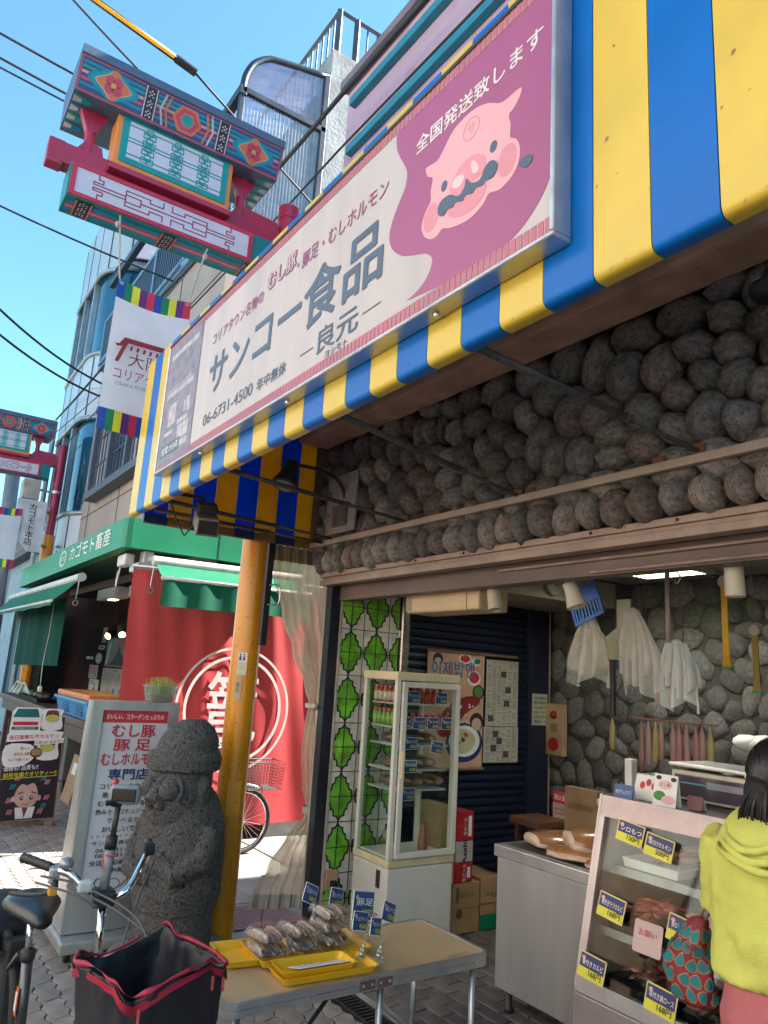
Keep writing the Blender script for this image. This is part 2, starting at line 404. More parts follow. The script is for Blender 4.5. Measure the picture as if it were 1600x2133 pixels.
# shop floor of clay bricks, drain in front of it
floor = thing('shop_floor', None, None); tag(floor, kind='structure')
bm_ = []
for mm in FLB:
    q = B(); q.bbox(-.1, -.048, -.03, .1, .048, 0, .004, 1); bm_.append(q.mesh('brick', mm))
far = B(); cnt = 0
for j in range(26):
    for i in range(32):
        x = -4.3 + i * .21 + (.105 if j % 2 else 0); y = 2.62 + j * .105
        if x > -1.6 or y > 4.95: continue
        if inview(x, y) and cnt < 290 and x < -2.3:
            o = bpy.data.objects.new('brick', bm_[rnd.randrange(3)]); o.location = (x, y, rnd.uniform(-.003, 0)); link(o, floor, True); cnt += 1
        else: far.bbox(x - .1, y - .048, -.03, x + .1, y + .048, -.001, .004, 1)
tag(far.build('distant_bricks', FLB[0], floor), kind='stuff')
bb = B(); bb.bbox(-4.7, 2.515, -.05, 1.5, 2.56, .004, .004, 1); bb.build('kerb_strip', CONC, floor)
dr = B()
for i in range(110):
    x = -4.7 + i * .035; dr.bbox(x, 2.385, -.03, x + .014, 2.5, .002, .002, 1)
dr.box(-4.7, 2.375, -.03, -.8, 2.39, .004); dr.box(-4.7, 2.495, -.03, -.8, 2.508, .004)
dr.build('drain_grate', mat('grate_iron', (.035, .035, .038), .6, .4), floor)

# ------------------------------------------------------------------ the butcher shop building
PINK = mat('pink_render', (.52, .34, .43), .8, var=.07, scale=1.5, bump=.1, bscale=30, spots=(.42, .27, .35), spotscale=2.2, spotamt=.55)
TEALT = mat('teal_trim', (.02, .22, .30), .5, var=.12)
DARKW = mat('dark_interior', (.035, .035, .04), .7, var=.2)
CEIL = mat('ceiling_board', (.30, .27, .24), .8, var=.1, scale=2)
shop = thing('butcher_shop', 'pink upper storey with teal trim above the striped shop front', 'building', (-.8, 2.47, 0))
b = B(); b.box(-4.62, 2.47, 3.42, 3.2, 8, 6.38); b.build('wall', PINK, shop)
for z in (6.15, 5.70):
    b = B(); b.bbox(-4.5, 2.41, z, 3.2, 2.472, z + .075, .008); b.build('trim', TEALT, shop)
b = B(); b.bbox(-4.64, 2.39, 6.38, 3.2, 8, 6.46, .01); b.build('coping', mat('coping', (.2, .14, .17), .7), shop)
b = B(); b.bbox(-4.3, 2.36, 5.42, 3.2, 2.468, 5.5, .01); b.build('ledge', PINK, shop)
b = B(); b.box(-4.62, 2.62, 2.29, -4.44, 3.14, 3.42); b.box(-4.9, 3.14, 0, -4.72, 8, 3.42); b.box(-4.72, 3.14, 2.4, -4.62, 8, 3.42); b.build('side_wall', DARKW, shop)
b = B(); b.box(-4.62, 3.4, 6.39, 3.2, 20, 8.2); b.box(-4.62, 8.0, 0, 3.2, 20, 6.38); b.build('unseen_shade_block', PINK, shop)  # unseen mass added to block the sun from the gate and shade the lane
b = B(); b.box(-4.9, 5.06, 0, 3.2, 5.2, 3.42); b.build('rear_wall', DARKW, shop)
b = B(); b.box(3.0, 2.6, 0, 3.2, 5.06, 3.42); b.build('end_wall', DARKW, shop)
b = B(); b.box(-4.72, 2.7, 2.56, 3.0, 5.06, 2.62); b.build('ceiling', CEIL, shop)
for x in (-3.9, -3.05, -2.2, -1.35):
    b = B(); b.box(x, 2.72, 2.552, x + .02, 5.05, 2.559); b.build('ceiling_joint', DARKW, shop)
b = B(); b.box(-4.56, 2.56, 2.3, 3.0, 2.74, 3.42); b.build('lintel', mat('mortar', (.10, .085, .075), .9, var=.2, bump=.4), shop)
# brown beam at the head of the stone front
b = B(); b.bbox(-4.46, 2.22, 3.26, 3.2, 2.45, 3.62, .02); b.build('beam', BROWN, shop)
b = B(); b.bbox(-4.5, 2.235, 3.275, -4.455, 2.44, 3.6, .008); b.build('beam_end', mat('chalky_white', (.55, .5, .45), .8, spots=(.08, .05, .04), spotscale=45, spotamt=.6), shop)
# header channel over the opening
HEAD = mat('header_metal', (.36, .25, .20), .45, .2, var=.14, scale=9, spots=(.12, .06, .05), spotscale=45, spotamt=.70)
b = B(); b.bbox(-4.46, 2.47, 2.345, 3.0, 2.53, 2.375, .003); b.bbox(-4.46, 2.47, 2.29, 3.0, 2.545, 2.325, .004); b.box(-4.46, 2.49, 2.32, 3.0, 2.55, 2.35); b.build('header_channel', HEAD, shop)
for i in range(9):
    b = B(); b.lathe((-4.2 + i * .42, 2.469, 2.36), [(.007, -.006), (.007, .004), (.004, .006)], 8, (0, -1, 0)); b.build('screw', BLACK, shop)
b = B(); b.bbox(-4.46, 2.6, 2.2, 3.0, 2.7, 2.56, .004); b.build('header_board', mat('header_board', (.17, .115, .095), .55, var=.15, scale=4), shop)
b = B(); b.tube([(-2.8, 2.585, 2.27), (3, 2.585, 2.27)], .008); b.tube([(-2.2, 2.59, 2.215), (3, 2.59, 2.215)], .008); b.build('conduit', HEAD, shop)
# left jamb: dark channel + pale frame
b = B(); b.bbox(-4.47, 2.535, 0, -4.395, 2.612, 2.3, .004); b.build('jamb', mat('dark_jamb', (.02, .022, .032), .35, .3), shop)
b = B(); b.bbox(-4.43, 2.614, 0, -4.39, 2.632, 2.3, .003); b.bbox(-4.50, 2.54, 0, -4.472, 2.6, 2.3, .004); b.build('jamb_trim', mat('rose_alu', (.55, .45, .39), .4, .4, var=.1), shop)
b = B(); b.bbox(-4.45, 3.125, 0, -4.37, 3.2, 2.5, .02, 3); b.build('steel_column', mat('column_steel', (.42, .36, .32), .25, .8, var=.1), shop)
b = B(); b.bbox(-4.44, 2.62, 2.285, -4.375, 3.125, 2.5, .01); b.build('glass_head', mat('head_dark', (.10, .08, .075), .5), shop)
b = B(); b.bbox(-4.68, 3.2, 2.36, -3.95, 4.95, 2.56, .006); b.build('soffit', mat('soffit_cream', (.42, .36, .29), .6, var=.1), shop)

# river-stone facing: each stone its own piece, sized to the cell it fills
STONE = [mat('stone_%d' % i, c, .72, var=.28, scale=3.5, bump=.8, bscale=60, spots=(.06, .04, .033), spotscale=9, spotamt=.60, each=.42)
         for i, c in enumerate([(.34, .30, .285), (.39, .345, .32), (.30, .26, .255), (.36, .305, .285), (.43, .385, .35)])]
def layout(x0, x1, z0, z1, n, seed, iters=7):
    g = np.random.default_rng(seed); p = np.column_stack([g.uniform(x0, x1, n), g.uniform(z0, z1, n)])
    s = np.column_stack([g.uniform(x0, x1, 14000), g.uniform(z0, z1, 14000)])
    for _ in range(iters):
        k = ((s[:, None, 0] - p[None, :, 0]) ** 2 + (s[:, None, 1] - p[None, :, 1]) ** 2).argmin(1)
        for i in range(n):
            q = s[k == i]
            if len(q): p[i] = p[i] * .2 + q.mean(0) * .8
    res = []
    for i in range(n):
        q = s[k == i]
        if len(q) < 6: continue
        c = q.mean(0); w_, v = np.linalg.eigh(np.cov((q - c).T)); w_ = np.sqrt(np.maximum(w_, 1e-6)) * 2
        res.append((c[0], c[1], w_[1], w_[0], math.atan2(v[1, 1], v[0, 1])))
    return res
def stone_meshes(sub, amp, flat):
    out = []
    for i in range(12):
        q = B(); q.blob((0, 0, 0), 1, 1, 1, sub, amp, 1.5, i + 3)
        for v in q.v:                                  # flatter face, a little boxy
            s_ = 1 + .16 * noise.noise(v * .9 + Vector((i * 5, 0, 0)))
            v.x = math.copysign(abs(v.x) ** .95, v.x) * s_; v.y = math.copysign(abs(v.y) ** .95, v.y)
        out.append([q.mesh('stone', mm, True) for mm in STONE[:1]][0])
    return out
base = stone_meshes(3, .19, 0)
def place_stones(cells, y, depth, parent, fill=1.0, mats=STONE, meshes=base):
    # frame: local x,y in the wall plane, local z outwards (-Y)
    cache = {}
    for (x, z, a, bx, ang) in cells:
        mi = rnd.randrange(len(meshes)); k = rnd.randrange(len(mats)); key = (mi, k)
        if key not in cache:
            me = meshes[mi].copy(); me.materials.clear(); me.materials.append(mats[k]); cache[key] = me
        o = bpy.data.objects.new('stone', cache[key])
        dd = depth * rnd.uniform(.8, 1.2)
        Mx = Matrix(((1, 0, 0, 0), (0, 0, -1, 0), (0, 1, 0, 0), (0, 0, 0, 1)))
        o.matrix_basis = Matrix.Translation((x, y, z)) @ Mx @ Matrix.Rotation(ang + rnd.uniform(-.15, .15), 4, 'Z') @ Matrix.Diagonal((a * fill * rnd.uniform(.88, 1.1), bx * fill * rnd.uniform(.86, 1.06), dd, 1))
        COL.objects.link(o); o.parent = parent; o.matrix_parent_inverse = WORLD[parent.name].inverted()
sw = thing('stone_wall', 'wall of rounded grey river stones over the open shop front', 'wall', (-2.6, 2.56, 2.36))
b = B(); b.box(-4.56, 2.545, 2.375, 3.0, 2.559, 3.40); b.build('mortar', MATS['mortar'], sw)
cells = layout(-4.55, -.75, 2.51, 3.30, 122, 5)
place_stones(cells, 2.52, .085, sw, 1.0)
x = -4.5
while x < -.75:                                       # the lowest course sits proud, egg shaped
    wd = rnd.uniform(.055, .078)
    place_stones([(x + wd, 2.448 + rnd.uniform(-.008, .01), .083, wd, R(90) + rnd.uniform(-.3, .2))], 2.475, .075, sw, 1.0, [STONE[i] for i in (0, 1, 3, 4)])
    x += wd * 1.93
b = B(); b.bbox(-4.56, 2.405, 2.548, 3, 2.44, 2.583, .004); rail = b.build('awning_rail', mat('rail_beige', (.46, .36, .29), .45, .1, var=.1), shop)
for xx in (-3.9, -3.15, -2.45, -1.75, -1.2):
    b = B(); b.box(xx, 2.42, 2.584, xx + .05, 2.5, 2.61); b.build('rail_bracket', mat('rust', (.22, .09, .045), .8, bump=.3), shop)
# quoin-like stones on the left end, seen beside the striped panel
for i in range(8):
    place_stones([(-4.575, 2.5 + i * .115, .06, .055, rnd.uniform(0, 3))], 2.49, .07, sw, 1.0)

# interior river-stone wall
iw = thing('inner_stone_wall', 'dim stone wall at the back of the shop behind the hanging bags', 'wall', (-3.0, 5.05, 0))
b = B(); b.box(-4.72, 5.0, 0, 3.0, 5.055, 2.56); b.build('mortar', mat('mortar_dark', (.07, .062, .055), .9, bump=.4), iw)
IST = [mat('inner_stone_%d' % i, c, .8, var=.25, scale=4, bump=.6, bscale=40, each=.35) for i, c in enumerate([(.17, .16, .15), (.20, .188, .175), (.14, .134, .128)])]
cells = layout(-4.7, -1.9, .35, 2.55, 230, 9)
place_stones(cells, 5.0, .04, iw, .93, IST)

# ------------------------------------------------------------------ striped fascia
fa = thing('striped_awning_fascia', 'blue and yellow striped metal fascia carrying the shop sign', 'awning', (-2.2, 1.16, 2.57))
SWD = .1492
def stripe_mesh(m):
    q = B(); prof = [(0.0, .99), (0.0, .022), (.0015, .014), (.005, .0065), (.011, .002), (.02, 0), (.042, 0), (.042, .01), (.024, .012), (.018, .024), (.018, .99)]
    g = .0015; q.loft([[Vector((xx, y, z)) for y, z in prof] for xx in (g, SWD - g)]); me_ = q.mesh('stripe', m, True); me_.set_sharp_from_angle(angle=R(35)); return me_
sm = [stripe_mesh(YEL), stripe_mesh(BLUE)]
for i in range(30):
    o = bpy.data.objects.new('stripe', sm[i % 2]); o.location = (-4.56 + i * SWD, 1.16, 2.57); link(o, fa)
# end panel (inside face visible)
ys = 1.245
k = 0
while ys < 2.44:
    y1 = min(ys + SWD, 2.46)
    q = B(); q.bbox(-4.565, ys + .002, 2.6, -4.545, y1 - .002, 3.54, .003, 1); q.build('end_stripe', [BLUE2, YEL2][k % 2], fa)
    q = B(); q.bbox(-4.57, ys + .001, 2.545, -4.53, y1 - .001, 2.598, .004, 1)
    q.build('end_lip', [mat('lip_blue_shaded', (.012, .03, .12), .4), mat('lip_yellow_shaded', (.25, .13, .03), .5)][k % 2], fa)  # shade painted into the lip: darkened copies of the stripe blue and yellow
    ys += SWD; k += 1
b = B(); b.box(-4.56, 1.18, 3.545, -.08, 2.46, 3.56); b.build('top_sheet', mat('fascia_inside', (.45, .44, .43), .7), fa)
b = B(); b.bbox(-4.53, 2.4, 2.6, -4.48, 2.46, 3.54, .004); b.build('end_post', mat('angle_rust', (.14, .09, .07), .7, bump=.3), fa)
# braces from the fascia to the wall
def brace(p, q, lab):
    t = thing('awning_brace', lab, 'brace', q, group='awning braces')
    d = Vector(q) - Vector(p); mid = Vector(p) + d * .62
    b = B(); b.tube([p, mid], .0125, 10); b.build('outer_rod', RODMET, t, True)
    b = B(); b.tube([mid - d.normalized() * .02, q], .0095, 10); b.build('inner_rod', RODMET, t, True)
    b = B(); b.lathe(mid, [(.0125, -.02), (.016, -.018), (.016, .018), (.0125, .02)], 12, d); b.build('collar', RODMET, t)
    b = B(); b.bbox(q[0] - .025, q[1] - .012, q[2] - .03, q[0] + .025, q[1] + .01, q[2] + .03, .003, 1); b.build('wall_plate', MATS['rust'], t)
brace((-1.46, 1.24, 2.612), (-1.555, 2.43, 2.6), 'thin dark brace rod from fascia to stones, nearest the right edge')
brace((-2.2, 1.24, 2.612), (-2.5, 2.43, 2.585), 'thin dark brace rod from fascia to stones, middle of the three long ones')
brace((-3.22, 1.24, 2.612), (-3.42, 2.43, 2.59), 'thin dark brace rod passing in front of the bell-shaped lamp')
brace((-4.08, 1.24, 2.6), (-4.24, 2.43, 2.585), 'upper of the paired dark rods beside the floodlight')
brace((-4.3, 1.24, 2.585), (-4.36, 2.43, 2.57), 'lower of the paired dark rods beside the floodlight')

# ------------------------------------------------------------------ sign board on the fascia
sg = thing('shop_sign_board', 'long cream and mauve lightbox sign with a pink pig on the striped fascia', 'sign', (-2.48, 1.14, 2.69))
SX0, SX1, SZ0, SZ1, SY = -3.925, -1.04, 2.69, 3.445, 1.105
SIGNC = mat('sign_cream', (.52, .47, .46), .42, var=.08, scale=5, streak=True)
MAUVE = mat('sign_mauve', (.34, .085, .20), .42, var=.04, scale=4, streak=True)
ROSE = mat('sign_rose', (.46, .14, .19), .45, var=.06)
SLATE = mat('sign_slate', (.075, .115, .175), .5, var=.08)
PIGC = mat('pig_pink', (.72, .37, .41), .45, var=.03)
PIGD = mat('pig_deep', (.66, .26, .31), .45, var=.04)
PIGL = mat('pig_light', (.78, .50, .50), .45, var=.03)
F = FY(SY)
b = B(); b.box(SX0 + .012, SY + .004, SZ0 + .012, SX1 - .012, 1.158, SZ1 - .012); b.build('light_box', ALU, sg)
b = B(); b.rect(F, SX0 + .014, SZ0 + .014, SX1 - .014, SZ1 - .014, -.004, 0); b.build('sign_face', SIGNC, sg)
for nm, a in (('frame_bottom', (SX0, SZ0, SX1, SZ0 + .013)), ('frame_top', (SX0, SZ1 - .013, SX1, SZ1)), ('frame_side', (SX0, SZ0 + .013, SX0 + .013, SZ1 - .013)), ('frame_side', (SX1 - .013, SZ0 + .013, SX1, SZ1 - .013))):
    b = B(); b.bbox(a[0], SY - .008, a[1], a[2], 1.1585, a[3], .003, 1); b.build(nm, ALU if nm != 'frame_top' else mat('frame_dark', (.10, .10, .11), .4, .6), sg)
for xx in (-3.3, -2.4, -1.5):
    b = B(); b.lathe((xx, 1.13, SZ0 - .002), [(.008, -.008), (.01, 0)], 8); b.build('bolt', ALU, sg)
mauve = [(-1.723, 3.44), (-1.722, 3.383), (-1.714, 3.335), (-1.681, 3.273), (-1.653, 3.226), (-1.648, 3.192), (-1.659, 3.158), (-1.689, 3.12), (-1.719, 3.07), (-1.726, 3.024), (-1.706, 2.979), (-1.656, 2.933), (-1.599, 2.906), (-1.535, 2.882), (-1.503, 2.856), (-1.498, 2.833), (-1.516, 2.801), (-1.554, 2.778), (-1.612, 2.766), (-1.429, 2.745), (-1.258, 2.737), (-1.157, 2.758), (-1.088, 2.806), (-1.056, 2.851)]
pts = smooth(mauve[1:19], 4, False) + smooth(mauve[18:], 4, False) + [(-1.056, 3.40), (-1.72, 3.40)]
b = B(); b.prism(F, pts, .0005, .0012); b.build('mauve_field', MAUVE, sg)
# striped borders
for z0, z1, xa, xb in ((SZ0 + .014, SZ0 + .055, SX0 + .02, SX1 - .016), (SZ1 - .05, SZ1 - .014, SX0 + .02, SX1 - .016)):
    b = B(); x = xa
    while x < xb - .01:
        b.rect(F, x, z0, x + .0175, z1, .0014, .002); x += .0225
    b.build('border_stripes', ROSE, sg)
pig = [(-1.227, 3.169), (-1.159, 3.166), (-1.163, 3.139), (-1.181, 3.121), (-1.199, 3.112), (-1.192, 3.078), (-1.192, 3.042), (-1.173, 3.026), (-1.159, 2.999), (-1.157, 2.965), (-1.17, 2.936), (-1.192, 2.92), (-1.228, 2.912), (-1.266, 2.923), (-1.287, 2.904), (-1.331, 2.89), (-1.378, 2.893), (-1.427, 2.906), (-1.456, 2.92), (-1.478, 2.909), (-1.508, 2.913), (-1.54, 2.938), (-1.555, 2.971), (-1.551, 2.997), (-1.536, 3.022), (-1.517, 3.04), (-1.52, 3.074), (-1.513, 3.113), (-1.538, 3.132), (-1.55, 3.159), (-1.544, 3.167), (-1.496, 3.16), (-1.471, 3.177), (-1.434, 3.211), (-1.397, 3.224), (-1.337, 3.225), (-1.278, 3.203)]
emb = B().prism(F, smooth(pig, 3), .0015, .0022).build('pig_emblem', PIGC, sg)
for pl, mm, d in (([(-1.429, 3.032), (-1.412, 3.058), (-1.382, 3.077), (-1.335, 3.079), (-1.306, 3.066), (-1.285, 3.043), (-1.282, 3.016), (-1.302, 2.998), (-1.337, 2.998), (-1.36, 3.001), (-1.383, 2.988), (-1.408, 2.996), (-1.428, 3.013)], PIGD, .003),
                  ([(-1.42, 3.035), (-1.405, 3.05), (-1.374, 3.043), (-1.37, 3.025), (-1.391, 3.01), (-1.416, 3.024)], PIGL, .0038),
                  ([(-1.34, 3.06), (-1.328, 3.057), (-1.309, 3.028), (-1.312, 3.016), (-1.329, 3.018), (-1.339, 3.041)], PIGL, .0038),
                  ([(-1.434, 2.969), (-1.407, 2.985), (-1.364, 2.98), (-1.323, 2.98), (-1.278, 2.972), (-1.283, 2.935), (-1.31, 2.916), (-1.35, 2.912), (-1.398, 2.924), (-1.43, 2.946)], PIGD, .003),
                  ([(-1.358, 3.02), (-1.336, 2.994), (-1.302, 2.984), (-1.283, 3.008), (-1.264, 3.016), (-1.245, 3.006), (-1.235, 2.987), (-1.241, 2.97), (-1.257, 2.962), (-1.281, 2.968), (-1.289, 2.96), (-1.318, 2.968), (-1.329, 2.959), (-1.359, 2.969), (-1.37, 2.958), (-1.401, 2.971), (-1.412, 2.961), (-1.434, 2.969), (-1.449, 2.957), (-1.473, 2.969), (-1.479, 2.991), (-1.466, 3.011), (-1.428, 3.01), (-1.389, 2.984), (-1.366, 2.995)], SLATE, .0045),
                  ([(-1.158, 2.94), (-1.148, 2.951), (-1.124, 2.95), (-1.112, 2.938), (-1.121, 2.922), (-1.138, 2.922)], SLATE, .003)):
    B().prism(F, smooth(pl, 3), d - .0006, d).build('emblem_detail', mm, emb)
for cx in (-1.254, -1.456): B().prism(F, ell(cx, 3.054, .0135, .017), .0025, .003).build('emblem_eye', SLATE, emb)
for cx, cz in ((-1.202, 2.982), (-1.512, 2.984)): B().prism(F, ell(cx, cz, .034, .045), .0024, .0028).build('emblem_cheek', PIGD, emb)
b = B(); b.ring(F, -1.347, 3.17, .031, .0345, .0024, .003, 28); b.build('emblem_stamp', PIGD, emb)
text('サ', F, -1.347, 3.17, .036, .036, PIGD, emb, .003)
SW_ = mat('sign_letter_white', (.75, .72, .70), .5, var=.04)
text('全国発送致します', F, -1.345, 3.273, .058, .52, SW_, sg, .0025, bold=.02, shear=.0)
text('コリアタウン名物の', F, -2.955, 3.235, .062, .57, MAUVE, sg, .0022, bold=.012)
text('むし豚', F, -2.51, 3.27, .072, .25, MAUVE, sg, .0024, bold=.12)
text('むし豚', F, -2.51, 3.27, .072, .25, SIGNC, sg, .0034, bold=.02)
text('・豚足・むしホルモン', F, -2.06, 3.228, .064, .62, MAUVE, sg, .0022, bold=.016)
text('サンコー', F, -2.765, 3.035, .185, .92, SLATE, sg, .0022, bold=.03)
text('食品', F, -2.02, 3.025, .225, .52, SLATE, sg, .0022, bold=.032)
text('06-6731-4500', F, -2.965, 2.823, .055, .555, SLATE, sg, .0022, bold=.012)
text('年中無休', F, -2.515, 2.818, .055, .26, SLATE, sg, .0022, bold=.018)
text('良元', F, -2.015, 2.828, .095, .265, SLATE, sg, .0022, bold=.02)
text('ヨシモト', F, -2.012, 2.76, .024, .145, SLATE, sg, .0022, bold=.01)
for xa, xb in ((-2.275, -2.175), (-1.855, -1.75)): B().rect(F, xa, 2.8185, xb, 2.8225, .0016, .0022).build('dash', SLATE, sg)
# faded archive picture printed on the left end
PG = mat('print_grey', (.24, .22, .27), .5, var=.25, scale=18, col2=(.13, .12, .17))
PG2 = mat('print_pale', (.50, .47, .50), .5, var=.2, scale=22)
b = B(); b.rect(F, SX0 + .022, SZ0 + .03, -3.40, SZ1 - .03, .0022, .0026); b.build('archive_print', PG, sg)
b = B()
for (x0, z0, x1, z1) in ((-3.86, 3.33, -3.45, 3.36), (-3.86, 3.1, -3.46, 3.13), (-3.62, 2.82, -3.46, 2.9), (-3.64, 2.91, -3.48, 2.935), (-3.8, 2.93, -3.68, 3.05), (-3.52, 2.95, -3.47, 3.03), (-3.85, 3.14, -3.5, 3.146), (-3.6, 2.775, -3.45, 2.81), (-3.83, 2.88, -3.7, 2.9), (-3.56, 2.96, -3.535, 3.02)):
    b.rect(F, x0, z0, x1, z1, .0027, .003)
b.build('archive_print_lights', PG2, sg)
b = B(); b.rect(F, -3.85, 2.765, -3.56, 2.83, .003, .0034); b.build('date_band', SLATE, sg)
text('創業1959年', F, -3.705, 2.797, .045, .26, SW_, sg, .0042, bold=.008)

# lamps under the fascia
t = thing('floodlight', 'grey box floodlight hanging under the left end of the striped fascia', 'lamp', (-4.02, 1.42, 2.5))
M = Matrix.Translation((-3.98, 1.44, 2.5)) @ Matrix.Rotation(R(-14), 4, 'Z') @ Matrix.Rotation(R(22), 4, 'Y')
FL = mat('flood_grey', (.22, .17, .15), .5, .3, var=.2, scale=20)
b = B(); b.bbox(-.14, -.06, -.05, .12, .06, .045, .012, 2, M); b.build('housing', FL, t)
b = B(); b.bbox(.118, -.062, -.052, .15, .062, .047, .006, 1, M); b.build('visor', FL, t)
b = B(); b.box(.151, -.05, -.04, .154, .05, .036, M); b.build('lens', mat('lens_dark', (.03, .03, .035), .1), t)
b = B(); b.bbox(-.1, -.055, .046, .02, .055, .1, .012, 2, M); b.build('ballast', DARKMET, t)
b = B(); b.tube([(-4.02, 1.44, 2.57), (-4.02, 1.42, 2.64), (-4.1, 1.3, 2.66)], .012); b.build('bracket', DARKMET, t)
b = B(); b.tube([(-4.12, 1.42, 2.5), (-4.2, 1.4, 2.44), (-4.24, 1.36, 2.52), (-4.2, 1.3, 2.62)], .005); b.build('cable', WIRE, t)
t = thing('bell_lamp', 'black bell-shaped reflector lamp on a bent arm beside the striped end panel', 'lamp', (-4.15, 2.46, 2.8))
ax = Vector((.12, -.28, -.95)).normalized(); hc = Vector((-4.14, 2.02, 3.0))
b = B(); b.lathe(hc, [(.03, -.02), (.045, 0), (.05, .06), (.062, .10), (.085, .15), (.088, .165), (.08, .166)], 24, ax); b.build('shade', DARKMET, t, True)
b = B(); b.lathe(hc, [(.079, .150), (.06, .172), (.03, .182), (.002, .185)], 24, ax); b.build('bulb', mat('bulb_glass', (.45, .43, .38), .25), t, True)
b = B(); b.tube(smooth([(-4.14, 2.05, 3.0), (-4.13, 2.2, 3.0), (-4.13, 2.36, 2.96), (-4.14, 2.43, 2.86), (-4.14, 2.44, 2.79)], 4, False), .012); b.build('arm', DARKMET, t, True)
b = B(); b.bbox(-4.21, 2.39, 2.68, -4.09, 2.44, 2.79, .008); b.build('socket_box', FL, t)
t = thing('junction_board', 'weathered white board bolted on the stones behind the bell lamp', 'panel', (-4.2, 2.46, 2.6))
b = B(); b.bbox(-4.36, 2.425, 2.62, -4.0, 2.445, 3.02, .004); b.build('board', mat('board_chalk', (.46, .40, .37), .75, var=.12, spots=(.08, .06, .05), spotscale=32, spotamt=.68), t)
b = B(); b.bbox(-4.24, 2.4, 2.66, -4.08, 2.426, 2.8, .006); b.build('cover', FL, t)
# dark lamp at the far right under the beam
t = thing('spot_lamp', 'black lamp head on the stones at the right edge under the brown beam', 'lamp', (-1.2, 2.4, 3.05))
b = B(); b.lathe((-1.19, 2.34, 3.15), [(.018, -.012), (.03, .012), (.036, .06), (.06, .095), (.06, .105)], 20, (-.1, -.35, -.9)); b.build('shade', DARKMET, t, True)
b = B(); b.tube([(-1.19, 2.35, 3.15), (-1.19, 2.45, 3.14)], .012); b.build('arm', DARKMET, t)
